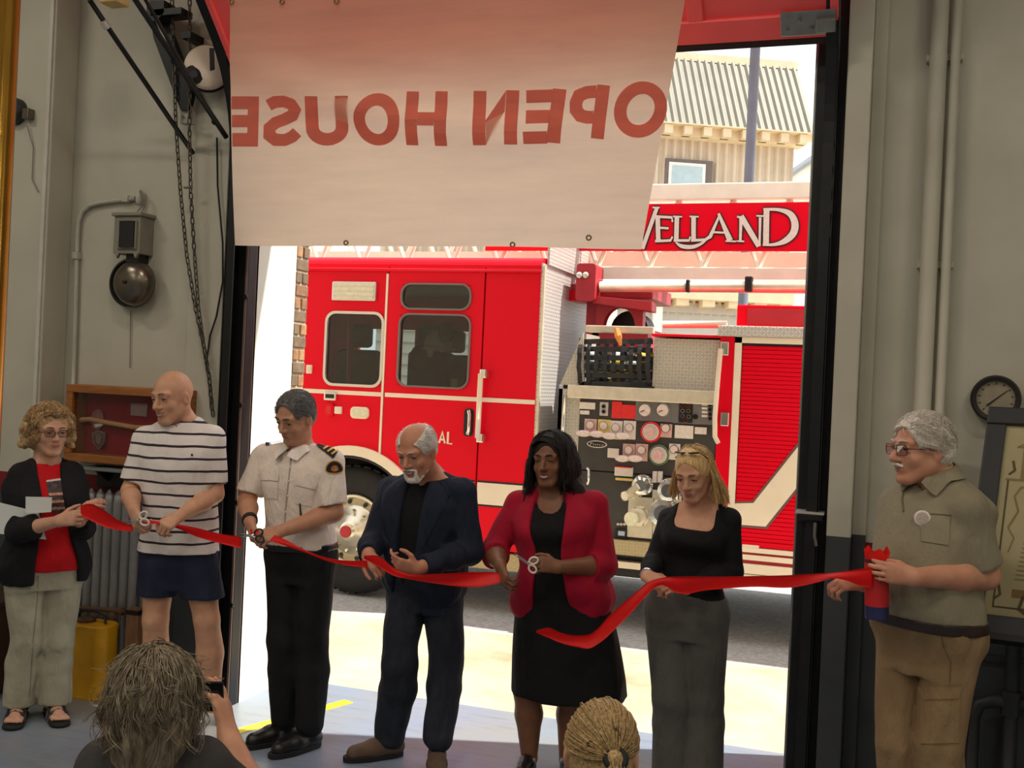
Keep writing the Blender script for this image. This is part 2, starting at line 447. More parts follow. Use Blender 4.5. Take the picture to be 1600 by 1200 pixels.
# ================================================================ FIRE TRUCK outside
YT = 7.93
def T(px, py, dy=0.0): return PY(px, py, YT + dy)
def TX(px, py=600, dy=0.0): return T(px, py, dy)[0]
def TZ(px, py, dy=0.0): return T(px, py, dy)[2]
t = NT('fire_engine_red'); t.set(Base_Color=lin(230, 4, 36), Roughness=.35); t.b.inputs['Specular IOR Level'].default_value = .18; t.b.inputs['Coat Weight'].default_value = .04; t.b.inputs['Coat Roughness'].default_value = .08
M_TRED = t.m
M_TDRED = mat('dull_red_steel', (176, 40, 52), .5, var=.1)
M_TWHITE = mat('cream_reflective_tape', (240, 226, 206), .45, var=.04)
M_TW2 = mat('white_ladder_paint', (242, 234, 218), .5, var=.06)
M_CHROME = mat('chrome', (225, 225, 222), .16, .95, var=.03)
M_ALU = mat('brushed_aluminium', (232, 222, 200), .38, .45, var=.1, vscale=12)
M_RUB = mat('tyre_rubber', (34, 34, 36), .85, var=.2, vscale=20, bump=.3, bscale=40)
M_DK = mat('black_trim', (18, 18, 20), .5, var=.1)
M_PANEL = mat('charcoal_pump_panel', (62, 58, 56), .55, var=.12, vscale=10)
def glassm(name, tint, alpha, refl=.8):
    t = NT(name); t.n.remove(t.b)
    tr = t.node('ShaderNodeBsdfTransparent'); tr.inputs[0].default_value = tint
    gl = t.node('ShaderNodeBsdfGlossy'); gl.inputs['Roughness'].default_value = .03
    fr = t.node('ShaderNodeFresnel'); fr.inputs[0].default_value = 1.45
    f = t.math('ADD', t.math('MULTIPLY', fr.outputs[0], refl), alpha, clamp=True)
    mx = t.node('ShaderNodeMixShader'); t.l(f, mx.inputs[0]); t.l(tr.outputs[0], mx.inputs[1]); t.l(gl.outputs[0], mx.inputs[2]); t.l(mx.outputs[0], t.out.inputs[0])
    return t.m
M_GLASS = glassm('tinted_cab_glass', (.6, .66, .64, 1), .02)
def plate_mat(name, rgb, sc, axes=(0, 2)):
    "tread plate: short raised bars in alternating directions"
    t = NT(name); sep = t.node('ShaderNodeSeparateXYZ'); t.l(t.co('Object'), sep.inputs[0])
    x = t.math('MULTIPLY', sep.outputs[axes[0]], sc); z = t.math('MULTIPLY', sep.outputs[axes[1]], sc)
    fx = t.math('SUBTRACT', t.math('FRACT', x), .5); fz = t.math('SUBTRACT', t.math('FRACT', z), .5)
    par = t.math('MODULO', t.math('ADD', t.math('ABSOLUTE', t.math('FLOOR', x)), t.math('ABSOLUTE', t.math('FLOOR', z))), 2.0)
    sg = t.math('SUBTRACT', t.math('MULTIPLY', par, 2), 1)
    s2 = t.math('MULTIPLY', fz, sg)
    a = t.math('MULTIPLY', t.math('ADD', fx, s2), .7071 / .5); b = t.math('MULTIPLY', t.math('SUBTRACT', fx, s2), .7071 / .16)
    e = t.math('SQRT', t.math('ADD', t.math('POWER', t.math('ABSOLUTE', a), 2.0), t.math('POWER', t.math('ABSOLUTE', b), 2.0)))
    h = t.math('SUBTRACT', 1.15, e, clamp=True)
    t.bump(h, .8, .006)
    c = lin(*rgb); t.l(t.mix(t.math('MULTIPLY', h, 1.0, clamp=True), tuple(q * .62 for q in c[:3]) + (1,), c), t.b.inputs['Base Color'])
    return t.set(Roughness=.42, Metallic=.25).m
M_PLATE = plate_mat('tread_plate_side', (236, 228, 212), 40.0, (0, 2))
M_PLATE_Y = plate_mat('tread_plate_end', (232, 226, 222), 34.0, (1, 2))
M_TREAD = plate_mat('tread_plate_step', (226, 206, 160), 40.0, (0, 2))

WT = 2.45
fx0 = TX(300, 600) - .55
truck = thing('fire_truck', (TX(800), YT + WT / 2, 0), 'red ladder fire truck parked across the open doorway', 'fire truck')
tk = truck
zb_cab = TZ(745, 857); zr = TZ(700, 414); zbelt = TZ(700, 620)
xc0, xc1 = TX(300), TX(838, 600)             # cab: front is hidden behind the brick corner
xs1, xs2 = TX(602, 560), TX(753, 560)        # door seams
wc = T(545, 830); RT = .53; wx, wz = wc[0], .53
RA = .70                                     # wheel-arch radius

def panel_with_holes(mb, x0, x1, z0, z1, holes, y0, y1, arch=None):
    "thin wall in the XZ plane with rectangular holes and an optional wheel arch"
    xs = sorted({x0, x1, *[h[0] for h in holes], *[h[1] for h in holes]} | (set(np.linspace(max(x0, arch[0] - arch[2]), min(x1, arch[0] + arch[2]), 25)) if arch else set()))
    zs = sorted({z0, z1, *[h[2] for h in holes], *[h[3] for h in holes]})
    xs = [x for x in xs if x0 <= x <= x1]; zs = [z for z in zs if z0 <= z <= z1]
    def zlow(x):
        if arch and abs(x - arch[0]) < arch[2]: return max(z0, arch[1] + math.sqrt(arch[2] ** 2 - (x - arch[0]) ** 2))
        return z0
    for i in range(len(xs) - 1):
        for j in range(len(zs) - 1):
            a, b, c, d = xs[i], xs[i + 1], zs[j], zs[j + 1]
            mx, mz = (a + b) / 2, (c + d) / 2
            if any(h[0] <= mx <= h[1] and h[2] <= mz <= h[3] for h in holes): continue
            ca, cb = (zlow(a), zlow(b)) if j == 0 else (c, c)
            vs = [(a, y0, ca), (b, y0, cb), (b, y0, d), (a, y0, d), (a, y1, ca), (b, y1, cb), (b, y1, d), (a, y1, d)]
            mb.add(vs, [(0, 1, 2, 3), (7, 6, 5, 4), (0, 4, 5, 1), (2, 6, 7, 3), (1, 5, 6, 2), (0, 3, 7, 4)])
    return mb
def hole(pa, pb): 
    a, b = T(*pa), T(*pb); return (a[0], b[0], b[2], a[2])
hF = hole((513, 489), (594, 603)); hU = hole((630, 444), (735, 484)); hM = hole((627, 491), (731, 607))
hWS = (xc0 + .35, TX(500) - .25, hF[2], hF[3])
g = .006
# near side: wing panel with front window, crew door, rear panel; far side mirrors the openings
panel_with_holes(MB(), xc0, xs1 - g, zb_cab, zr, [hF, hWS], YT, YT + .05, (wx, wz, RA)).build('wing_panel', M_TRED, tk)
door = panel_with_holes(MB(), xs1 + g, xs2 - g, zb_cab, zr - .06, [hU, hM], YT - .008, YT + .05, (wx, wz, RA)).build('crew_door', M_TRED, tk)
panel_with_holes(MB(), xs2 + g, xc1, zb_cab, zr, [], YT, YT + .05).build('rear_cab_panel', M_TRED, tk)
MB().box(xs1 + g, xs2 - g, YT + .001, YT + .05, zr - .055, zr).build('door_header', M_TRED, tk)
panel_with_holes(MB(), xc0, xc1, zb_cab, zr, [hF, hU, hM, hWS], YT + WT - .05, YT + WT).build('far_cab_wall', M_TRED, tk)
M_CABIN = mat('cab_lining', (46, 46, 48), .7)
MB().box(xc0, xc1, YT + .05, YT + WT - .05, zr - .06, zr - .01).build('roof_lining', M_CABIN, tk)
MB().box(xc0, xc1, YT + .52, YT + WT - .06, .78, .95).build('cab_floor', M_CABIN, tk)
MB().box(xc0, xc0 + .05, YT + .02, YT + WT - .02, zb_cab, zr).build('cab_front', M_TRED, tk)
mb = MB(); rp = arc(0, 0, .10, .10, 90, 180, 6)
poly = [np.array([xc0, YT + .1 + p[0] , zr - .02 + p[1] * .9]) for p in rp] + [np.array([xc0, YT + WT, zr - .02]), np.array([xc0, YT + WT, zr + .07])]
mb.prism(poly, (xc1 - xc0, 0, 0)).build('cab_roof', M_TRED, tk, smooth=False)
MB().tube([(xc0, YT - .012, zr - .045), (xc1, YT - .012, zr - .045)], .016, 8).build('drip_rail', M_TRED, tk, smooth=True)
# windows
def window(nm, h, rim, rw, parent, y):
    o = MB().box(h[0], h[1], y + .012, y + .018, h[2], h[3]).build(nm, M_GLASS, parent)
    ou = rrect(h[0] - rw, h[1] + rw, h[2] - rw, h[3] + rw, .09); inn = rrect(h[0] + .004, h[1] - .004, h[2] + .004, h[3] - .004, .075)
    n = len(ou); vs = []; fs = []
    # frame ring with corner fillets that close the square hole
    for yy in (y - .012, y + .012):
        vs += [(p[0], yy, p[1]) for p in ou] + [(p[0], yy, p[1]) for p in inn]
    for k in range(n):
        l = (k + 1) % n
        fs += [(k, l, n + l, n + k), (2 * n + k, 3 * n + k, 3 * n + l, 2 * n + l), (k, 2 * n + k, 2 * n + l, l), (n + k, n + l, 3 * n + l, 3 * n + k)]
    MB().add(vs, fs).build('window_frame', rim, o)
    sq = rrect(h[0], h[1], h[2], h[3], .002); vs = [(p[0], y + .009, p[1]) for p in sq] + [(p[0], y + .009, p[1]) for p in inn]
    MB().add(vs, [(k, (k + 1) % n, n + (k + 1) % n, n + k) for k in range(n)]).build('corner_filler', M_TRED, o)
    return o
M_GREYT = mat('grey_gasket', (120, 110, 108), .5, var=.05)
window('front_window', hF, M_CHROME, .018, tk, YT - .004)
window('door_window_upper', hU, M_GREYT, .010, door, YT - .012)
window('door_window', hM, M_GREYT, .010, door, YT - .012)
# gear inside the cab
M_GEAR = mat('dark_gear', (30, 31, 34), .7, var=.3, vscale=12)
for k, (px, d) in enumerate(((560, .9), (672, .7), (706, 1.5))):
    c = T(px, 560, d); mb = MB()
    mb.box(c[0] - .2, c[0] + .2, c[1] - .06, c[1] + .10, .95, 2.05); mb.box(c[0] - .12, c[0] + .12, c[1] - .05, c[1] + .07, 2.07, 2.28)
    mb.build('crew_seat', M_GEAR, tk, bevel=.04)
c = T(684, 537, .45)
hm = MB().lathe([(.0, .14), (.06, .13), (.10, .09), (.115, .03), (.12, 0), (.16, -.015), (.16, -.03)][::-1], c - (0, 0, .03), (0, 0, 1), 20).build('helmet', mat('white_helmet', (190, 194, 190), .4), tk, smooth=True)
MB().tube([T(548, 490, .3), T(546, 600, .3)], .03, 8).build('grab_pole', M_TDRED, tk)
for px, py, r, m in ((697, 520, .07, M_GEAR), (655, 560, .09, M_GEAR), (715, 575, .08, M_GEAR), (672, 550, .035, M_ALU)):
    MB().sphere(T(px, py, .35), (r, r * .6, r * 1.3), 10, 8).build('breathing_gear', m, tk, smooth=True)
a = T(709, 600, .28); MB().box(a[0] - .03, a[0] + .03, a[1], a[1] + .02, a[2] - .03, a[2] + .04).build('yellow_tag', mat('yellow_plastic', (200, 196, 60), .5), tk)
# trims: belt line, vertical seam tape, lower band
bl, br_ = T(500, 610), T(832, 630)
zz = (bl[2] + br_[2]) / 2
for x0, x1, y in ((xc0, xs1 - .012, 0), (xs1 + .018, xs2 - .012, -.008), (xs2 + .02, xc1 - .005, 0)):
    MB().box(x0, x1, YT + y - .006, YT + y, zz - .017, zz + .017).build('belt_line', M_TWHITE, tk)
MB().box(xs1 - .016, xs1 + .002, YT - .014, YT + .002, TZ(600, 722), TZ(604, 428)).build('seam_strip', M_TWHITE, tk)
for x0, x1, y in ((TX(650, 770), xs2 - .012, -.008), (xs2 + .012, xc1, 0)):
    z0, z1 = TZ(780, 790), TZ(780, 756)
    MB().box(x0, x1, YT + y - .004, YT + y, z0 - .015, z1 + .015).build('stripe_border', M_DK, tk)
    MB().box(x0, x1, YT + y - .007, YT + y - .004, z0, z1).build('reflective_stripe', M_TWHITE, tk)
# lights on the wing
def lamp(nm, pa, pb, rim, lens, r, rib=0):
    a, b = T(*pa), T(*pb)
    o = MB().prism([(p[0], YT - .03, p[1]) for p in rrect(a[0], b[0], b[2], a[2], r)], (0, .032, 0)).build(nm, rim, tk, bevel=.006)
    q = .018
    MB().prism([(p[0], YT - .036, p[1]) for p in rrect(a[0] + q, b[0] - q, b[2] + q, a[2] - q, max(.004, r - q / 2))], (0, .008, 0)).build('lens', lens, o)
    for k in range(rib):
        z = b[2] + q + (a[2] - b[2] - 2 * q) * (k + .5) / rib
        MB().box(a[0] + q, b[0] - q, YT - .039, YT - .035, z - .004, z + .004).build('lens_rib', rim, o)
    return o
M_LENS = mat('clear_lens', (228, 224, 196), .15, var=.1, vscale=40)
M_RLENS = mat('red_lens', (220, 40, 44), .2)
lamp('scene_light', (522, 440), (589, 471), M_CHROME, M_LENS, .012, 3)
lamp('marker_light', (550, 635), (577, 655), M_TWHITE, M_LENS, .035)
lamp('turn_light', (511, 630), (523, 651), M_TRED, M_RLENS, .03)
lamp('side_marker', (525, 635), (535, 647), M_TWHITE, M_TWHITE, .008)
lamp('vent_plate', (509, 612), (527, 626), M_CHROME, M_DK, .008)
lamp('front_badge', (481, 570), (488, 584), M_TWHITE, M_TWHITE, .006)
# grab rail, door handle
a, b = T(756, 584), T(751, 684)
gr = MB().tube([(a[0], YT - .07, a[2]), (b[0], YT - .07, b[2])], .021, 10).build('grab_rail', M_TWHITE, tk, smooth=True)
for q in (a, b):
    MB().box(q[0] - .01, q[0] + .05, YT - .075, YT, q[2] - .035, q[2] + .035).build('rail_foot', M_CHROME, gr, bevel=.01)
a = T(733, 660)
hd = MB().prism([(p[0], YT - .014, p[1]) for p in rrect(a[0] - .04, a[0] + .04, a[2] - .11, a[2] + .11, .03)], (0, .01, 0)).build('handle_recess', M_DK, door)
MB().tube([(a[0] + .0, YT - .02, a[2] + .09), (a[0] + .02, YT - .05, a[2] + .06), (a[0] + .02, YT - .05, a[2] - .06), (a[0], YT - .02, a[2] - .09)], .014, 8).build('door_handle', M_CHROME, hd, smooth=True)
# letters AL on the crew door
def to_t(px0, py0, px1, py1, y):
    a, b = T(px0, py0), T(px1, py1)
    return lambda u, v: (a[0] + (b[0] - a[0]) * u, y, a[2] + (b[2] - a[2]) * v)
f3 = to_t(687, 692, 708, 676, YT - .010)
mb = MB(); strokes(mb, [([(0, 0), (.22, 1), (.44, 0)], .14), ([(.1, .32), (.34, .32)], .16), ([(.66, 1.05), (.66, 0), (1.0, 0)], .15)], lambda u, v: f3(u, v), (0, -.003, 0))
mb.build('door_lettering', M_TWHITE, door)
# wheel, arch trim
th_ = np.linspace(math.radians(8), math.radians(172), 28)
def ringstrip(r0, r1, y0, y1, nm, m, par):
    vs = []; fs = []
    for t_ in th_:
        for r, y in ((r0, y0), (r1, y0), (r1, y1), (r0, y1)): vs.append((wx + r * math.cos(t_), y, wz + r * math.sin(t_)))
    for i in range(len(th_) - 1):
        for k in range(4):
            l = (k + 1) % 4; fs.append((4 * i + k, 4 * i + l, 4 * i + 4 + l, 4 * i + 4 + k))
    return MB().add(vs, fs).build(nm, m, par)
fe = ringstrip(RA - .075, RA + .004, YT - .035, YT + .02, 'arch_trim', M_TWHITE, tk)
ringstrip(RA - .10, RA - .075, YT - .02, YT + .3, 'arch_liner', M_DK, tk)
MB().box(wx - .8, wx + .8, YT + .45, YT + .5, .25, 1.25).build('arch_back', M_DK, tk)
yw = YT + .06
wh = MB().lathe([(.29, .30), (.46, .30), (.52, .27), (.53, .22), (.53, .08), (.52, .03), (.48, .0), (.40, .005), (.31, .02), (.29, .05)], (wx, yw, wz), (0, 1, 0), 48).build('wheel', M_RUB, tk, smooth=True)
for k in range(36):
    t_ = 2 * math.pi * k / 36; r = .528
    c = np.array([wx + r * math.cos(t_), yw + .15, wz + r * math.sin(t_)]); e = np.array([math.cos(t_), 0, math.sin(t_)])
    MB().obox(c, e * .008, np.array([0, .11, 0]), np.cross(e, (0, 1, 0)) * .03).build('tread_block', M_RUB, wh)
M_RIM = mat('polished_rim', (235, 226, 204), .25, .7, var=.06)
rim = MB().lathe([(.30, .02), (.29, .0), (.275, .0), (.265, .03), (.25, .035), (.21, .02), (.20, -.01), (.13, -.02), (.125, -.06), (.085, -.065), (.08, -.1), (.03, -.11), (.0, -.11)], (wx, yw, wz), (0, 1, 0), 40).build('rim', M_RIM, wh, smooth=True)
MB().lathe([(.05, 0), (.05, -.02), (.03, -.025)], (wx, yw - .105, wz), (0, 1, 0), 16).build('hub_cap', M_TDRED, rim)
for k in range(10):
    t_ = 2 * math.pi * (k + .3) / 10; c = np.array([wx + .165 * math.cos(t_), yw - .015, wz + .165 * math.sin(t_)])
    MB().lathe([(.018, 0), (.018, -.03), (.012, -.04)], c, (0, 1, 0), 6).build('lug_nut', M_CHROME, rim)
    t_ += .31; c = np.array([wx + .235 * math.cos(t_), yw + .022, wz + .235 * math.sin(t_)])
    MB().cyl(c, c + (0, -.012, 0), .018, 10).build('rim_hole', M_DK, rim)
# step box under the cab and chassis
MB().box(wx + RA, xc1 + .3, YT + .12, YT + WT - .1, .34, zb_cab).build('chassis', M_DK, tk)
MB().box(xs2 - .05, xc1, YT + .02, YT + .2, zb_cab - .16, zb_cab - .02).build('step_box', M_TREAD, tk, bevel=.01)
# cab rear wall, tread plate
MB().box(xc1, xc1 + .012, YT + .0, YT + WT, .6, zr + .02).build('cab_rear_plate', M_PLATE_Y, tk)
zt2 = TZ(838, 414)
MB().box(xc1 + .012, xc1 + .03, YT + .10, YT + 1.3, zr + .02, zr + .27).build('roof_end_plate', M_PLATE_Y, tk)
MB().box(xc1 + .012, xc1 + .03, YT - .006, YT + .03, .7, zr).build('corner_strip', M_ALU, tk)

# ---------------------------------------------------------------- pump module
px0, px1 = TX(872, 640), TX(1117, 700)
zp_top = TZ(900, 602); zp_b = TZ(1000, 872)
pm = MB().box(px0 + .03, px1, YT + .03, YT + WT - .03, .62, zp_top).build('pump_house', M_DK, tk)
MB().box(px0, px0 + .03, YT, YT + 1.0, .62, zp_top).build('house_end_plate', M_PLATE_Y, pm)
e0 = TX(903, 700)
MB().box(px0, e0, YT, YT + .028, .62, zp_top - .03).build('house_side_plate', M_PLATE, pm)
MB().prism([(px0, YT + .02, zp_top), (TX(910, 520), YT + .02, TZ(910, 520)), (TX(912, 600), YT + .02, zp_top)], (0, .5, 0)).build('slanted_plate', M_PLATE, pm)
MB().tube([(TX(884, 640), YT - .03, zp_top - .08), (TX(882, 640), YT - .03, TZ(884, 700))], .014, 8).build('hand_rail', M_CHROME, pm, smooth=True)
MB().box(TX(888, 612), px1, YT - .03, YT + .03, TZ(1000, 627), TZ(1000, 606)).build('cap_rail', M_ALU, pm, bevel=.008)
pan = MB().box(e0, px1, YT + .002, YT + .03, TZ(1000, 740), TZ(1000, 627)).build('pump_panel', M_PANEL, tk)
MB().box(e0, px1, YT + .006, YT + .03, zp_b, TZ(1000, 742)).build('lower_panel', M_PANEL, pan)
def pb(nm, pa, pb_, m, par=None, d=.012, bevel=.003):
    a, b = T(*pa), T(*pb_)
    return MB().box(a[0], b[0], YT - d, YT + .004, b[2], a[2]).build(nm, m, par or pan, bevel=bevel)
def dial(nm, p, r, m, par=None, d=.02):
    c = T(*p); k = r / 212.0
    return MB().lathe([(k, 0), (k, -d * .7), (k * .9, -d), (k * .86, -d * .8), (0, -d * .8)], (c[0], YT + .003, c[2]), (0, 1, 0), 24).build(nm, m, par or pan, smooth=False)
M_LGREY = mat('light_grey_plate', (196, 190, 184), .5, var=.1, vscale=30)
M_MGREY = mat('mid_grey_plate', (112, 108, 108), .5)
M_LABR = mat('red_label', (224, 40, 40), .5, var=.08, vscale=30)
M_LABW = mat('white_label', (226, 214, 206), .5, var=.1, vscale=60)
M_LABP = mat('pink_label', (214, 168, 164), .5, var=.15, vscale=60)
M_LABY = mat('yellow_label', (222, 200, 112), .5, var=.15, vscale=60)
M_FACE = mat('gauge_face', (228, 206, 198), .3, var=.12, vscale=50)
pb('data_plate', (906, 628), (930, 640), M_LABW); pb('data_plate', (907, 641), (921, 648), M_LABW)
sw = pb('switch_plate', (938, 628), (950, 650), M_LGREY)
for y in (635, 643): dial('switch_knob', (944, y), 3.2, M_DK, sw, .03)
pb('warning_label', (957, 627), (971, 654), M_LABR); pb('warning_label', (972, 632), (994, 655), M_LABR)
gp = pb('gauge_plate', (994, 624), (1052, 660), M_MGREY)
for x in (1008.5, 1036.5):
    gg = dial('main_gauge', (x, 641), 11.5, M_CHROME, gp, .035)
    c = T(x, 641); MB().cyl((c[0], YT - .028, c[2]), (c[0], YT - .033, c[2]), .043, 20).build('gauge_face', M_FACE, gg)
    a = random.uniform(2, 4); MB().tube([(c[0], YT - .035, c[2]), (c[0] + .034 * math.cos(a), YT - .035, c[2] + .034 * math.sin(a))], .003, 4).build('needle', M_DK, gg)
cp = pb('control_plate', (1053, 626), (1092, 663), M_MGREY)
sc_ = pb('control_screen', (1062, 628), (1082, 661), M_DK, cp, .018)
for k, (x, y, m) in enumerate(((1067, 634, M_LABR), (1076, 634, M_LABR), (1067, 642, M_LABW), (1076, 642, M_LABY), (1067, 650, M_LGREY), (1077, 651, M_LABW), (1072, 657, M_LABR))):
    dial('button', (x, y), 3.0, m, sc_, .026)
dial('selector_knob', (1087, 651), 4, M_DK, cp, .03)
rp_ = pb('relay_plate', (1093, 627), (1114, 664), M_MGREY)
for y in (632, 638, 644, 650): pb('relay_label', (1097, y - 2), (1106, y + 2), M_LABW, rp_, .016)
for y in (633, 640, 647, 654): dial('relay_knob', (1110, y), 2.6, M_DK, rp_, .026)
def valve(nm, x, y, m, knob=True, h=24, w=18):
    p = pb(nm, (x - w / 2, y - h / 2), (x + w / 2, y + h / 2), m)
    g_ = dial('valve_gauge', (x, y - 4), 7.5, M_CHROME, p, .03)
    c = T(x, y - 4); MB().cyl((c[0], YT - .024, c[2]), (c[0], YT - .028, c[2]), .028, 16).build('gauge_face', M_FACE, g_)
    if knob:
        c = T(x - 8, y + 9); MB().sphere((c[0], YT - .06, c[2]), (.058, .03, .026), 12, 8).build('pull_handle', M_FACE, p, smooth=True)
        MB().cyl((c[0] + .03, YT - .06, c[2]), (c[0] + .03, YT, c[2]), .012, 8).build('handle_rod', M_CHROME, p)
valve('valve_plate', 923, 668, M_LABP, h=28); valve('valve_plate', 944, 669, M_LABY, h=28); valve('valve_plate', 963, 672, M_LABW, h=30); valve('valve_plate', 984, 672, M_LABW, h=30)
def ring(x, y, r, col):
    d = dial('outlet_ring', (x, y), r, col, None, .03)
    dial('outlet_face', (x, y), r * .82, M_LABW, d, .036)
    c = T(x, y); MB().lathe([(.035, -.03), (.035, -.07), (.02, -.08)], (c[0], YT, c[2]), (0, 1, 0), 16).build('outlet_cap', M_LABP, d)
    return d
ring(1017.5, 675, 16.5, M_LABR); ring(1030, 711, 16.5, mat('green_ring', (96, 120, 84), .5))
valve('valve_plate', 1041, 673, M_LABP, False, 22, 17)
pb('instruction_plate', (1055, 664), (1083, 686), M_LABW); pb('instruction_plate', (1086, 667), (1104, 679), M_LABW)
# maker's oval badge
c = T(933, 694); mb = MB(); mb.prism([(c[0] + p[0], YT - .01, c[2] + p[1]) for p in arc(0, 0, .078, .028, 0, 345, 23)], (0, .012, 0))
ov = mb.build('maker_badge', M_LABW, pan)
MB().prism([(c[0] + p[0], YT - .012, c[2] + p[1]) for p in arc(0, 0, .07, .021, 0, 345, 23)], (0, .004, 0)).build('badge_field', M_DK, ov)
f3 = lambda u, v: (c[0] - .05 + u * .1, YT - .0135, c[2] - .011 + v * .022)
L = [([(0, 0), (.04, 1)], .05), ([(.02, 1), (.16, .95), (.15, .55), (.03, .5)], .2)]
mb = MB()
for (ln, w) in [([(0, 0), (.05, 1)], .035), ([(.02, .98), (.15, .9), (.14, .55), (.03, .5)], .035), ([(.24, 0), (.26, .6)], .03), ([(.26, .78), (.265, .86)], .03),
                ([(.36, .3), (.48, .35), (.45, .6), (.37, .5), (.36, .15), (.47, .05)], .03), ([(.56, 0), (.58, .6)], .03), ([(.58, .45), (.66, .6)], .03),
                ([(.84, .55), (.76, .55), (.72, .25), (.78, .03), (.86, .1)], .03), ([(.92, .3), (1.03, .35), (1.0, .6), (.93, .5), (.92, .15), (1.02, .05)], .03)]:
    strokes(mb, [(ln, w)], f3, (0, -.002, 0))
mb.build('badge_lettering', M_LABW, ov)
pb('square_plate', (950, 700), (967, 716), M_LABW)
valve('valve_plate', 983, 707, M_LABP, True, 28); valve('valve_plate', 1003, 707, M_LABP, True, 28)
valve('valve_plate', 1054, 706, M_LABW, False, 26, 16)
pb('placard', (961, 728), (989, 745), M_LABW); pb('placard', (962, 746), (989, 752), M_LABY); pb('placard_strip', (961, 728), (989, 732), M_LABR, None, .014)
# intakes and discharges
def flange(nm, p, r, l, m, tilt=(0, -1, 0)):
    c = T(*p); k = r / 212.0
    o = MB().lathe([(k * 1.25, 0), (k * 1.25, .03), (k, .035), (k, l), (k * 1.08, l), (k * 1.08, l + .03), (k * .7, l + .035), (0, l + .035)], (c[0], YT + .005, c[2]), tilt, 20).build(nm, m, pan, smooth=False)
    for q in range(6):
        a = 2 * math.pi * q / 6; MB().sphere((c[0] + k * 1.1 * math.cos(a), YT - .03, c[2] + k * 1.1 * math.sin(a)), .012, 6, 5).build('flange_bolt', M_CHROME, o)
    return o
flange('discharge_outlet', (1006, 757), 13, .09, M_CHROME); flange('drain_valve', (998, 768), 7, .13, M_ALU, (-.5, -.85, -.2))
MB().tube([T(988, 775, -.05), T(985, 768, -.12), T(996, 760, -.14)], .026, 8).build('elbow', M_ALU, pan, smooth=True)
for x, y in ((1024, 745), (1032, 745)): pb('lever', (x - 3, y - 9), (x + 3, y + 9), M_LABW, None, .03)
pb('gauge_block', (1020, 765), (1050, 780), M_LABW); flange('discharge_outlet', (1048, 765), 15, .09, M_CHROME)
ip = pb('intake_plate', (983, 775), (1019, 842), M_ALU, None, .014); flange('intake_cap', (1000, 806), 13, .07, M_ALU)
c = T(993, 808); MB().lathe([(.052, 0), (.052, .03), (.0, .032)], (c[0], YT - .11, c[2]), (-.3, -1, 0), 20).build('cap_face', M_LENS, pan)
ip2 = pb('intake_plate', (1023, 772), (1062, 842), M_ALU, None, .014); flange('large_intake', (1040, 800), 19, .1, M_CHROME)
pb('control_box', (962, 826), (980, 842), M_DK, None, .02); pb('box_label', (967, 829), (977, 837), mat('blue_label', (176, 190, 210), .4), None, .024)
for k in range(4): dial('small_port', (966 + 5 * k, 819), 2.2, M_LABW)
for x in (918,): MB().tube([T(x, 732, -.02), T(x + 2, 735, -.05), T(x + 2, 752, -.05), T(x, 756, -.02)], .01, 6).build('door_pull', M_CHROME, pan, smooth=True)
# running board
MB().box(px0, px1, YT - .06, YT + .3, TZ(1000, 868), TZ(1000, 845)).build('running_board', M_TREAD, tk, bevel=.008)
zz1 = TZ(1000, 868)
MB().box(px0 - .1, px1 + .1, YT + .06, YT + WT - .1, .38, zz1).build('pump_chassis', M_DK, tk)
MB().box(px0, px1 + 2.2, YT - .02, YT + .1, TZ(1000, 890), TZ(1000, 880)).build('rub_rail', M_TWHITE, tk)

# cross-lay hose bed with webbing, tread-plate locker
ha, hb_ = T(906, 530), T(1020, 604)
M_HOSE1, M_HOSE2 = mat('yellow_hose', (196, 176, 70), .8, var=.2), mat('pale_hose', (196, 206, 214), .8, var=.2)
bed = MB().box(ha[0], hb_[0] + .02, YT + .12, YT + WT - .2, hb_[2] - .02, hb_[2] + .01).build('hose_bed', M_DK, tk)
for k in range(7):
    for j in range(6):
        x = ha[0] + .03 + (hb_[0] - ha[0] - .05) * j / 5.3; z = hb_[2] + .03 + .052 * k
        if z > ha[2] - .05: continue
        MB().tube([(x, YT + .10 + random.uniform(0, .05), z), (x, YT + 1.6, z)], .022, 8).build('hose_fold', random.choice([M_HOSE1, M_HOSE2, M_HOSE2, M_DK, M_DK]), bed, smooth=True)
M_WEB = mat('black_webbing', (40, 41, 42), .8, var=.15, vscale=40, bump=.2)
net = tk
def strap(p, q, w, off, n=10):
    "bulging webbing strap between two points on the hose bed front"
    p, q = np.array(p), np.array(q); d = q - p; vs = []; fs = []
    wv = np.cross(d / np.linalg.norm(d), (0, 1, 0)) * w / 2
    for i in range(n + 1):
        t_ = i / n; c = p + d * t_ + np.array([0, -.07 * math.sin(math.pi * t_) - off + .012 * math.sin(t_ * 19), 0])
        vs += [c + wv, c - wv, c - wv + (0, .004, 0), c + wv + (0, .004, 0)]
    for i in range(n):
        for k in range(4):
            l = (k + 1) % 4; fs.append((4 * i + k, 4 * i + l, 4 * i + 4 + l, 4 * i + 4 + k))
    return MB().add(vs, fs).build('strap', M_WEB, bed)
for k in range(6):
    y = 532 + 13.5 * k; strap(T(906 + (2 if k else 0), y + (0 if k else 2), .05), T(1020, y + 2, .05), .038, 0)
for k in range(9):
    x = 909 + 13.3 * k; strap(T(x, 528 + 6 * math.sin(k / 8 * math.pi), .05), T(x - 1, 606, .05), .034, .004)
MB().prism([T(891, 608, .02), T(912, 596, .02), T(1022, 604, .02), T(1022, 610, .02)], (0, .1, 0)).build('net_hem', M_WEB, bed)
o = MB().tube([T(963, 513, -.02), T(966, 525, -.03), T(970, 540, -.02)], [.02, .03, .01], 6).build('orange_tie', mat('orange_strap', (232, 140, 60), .6), bed)
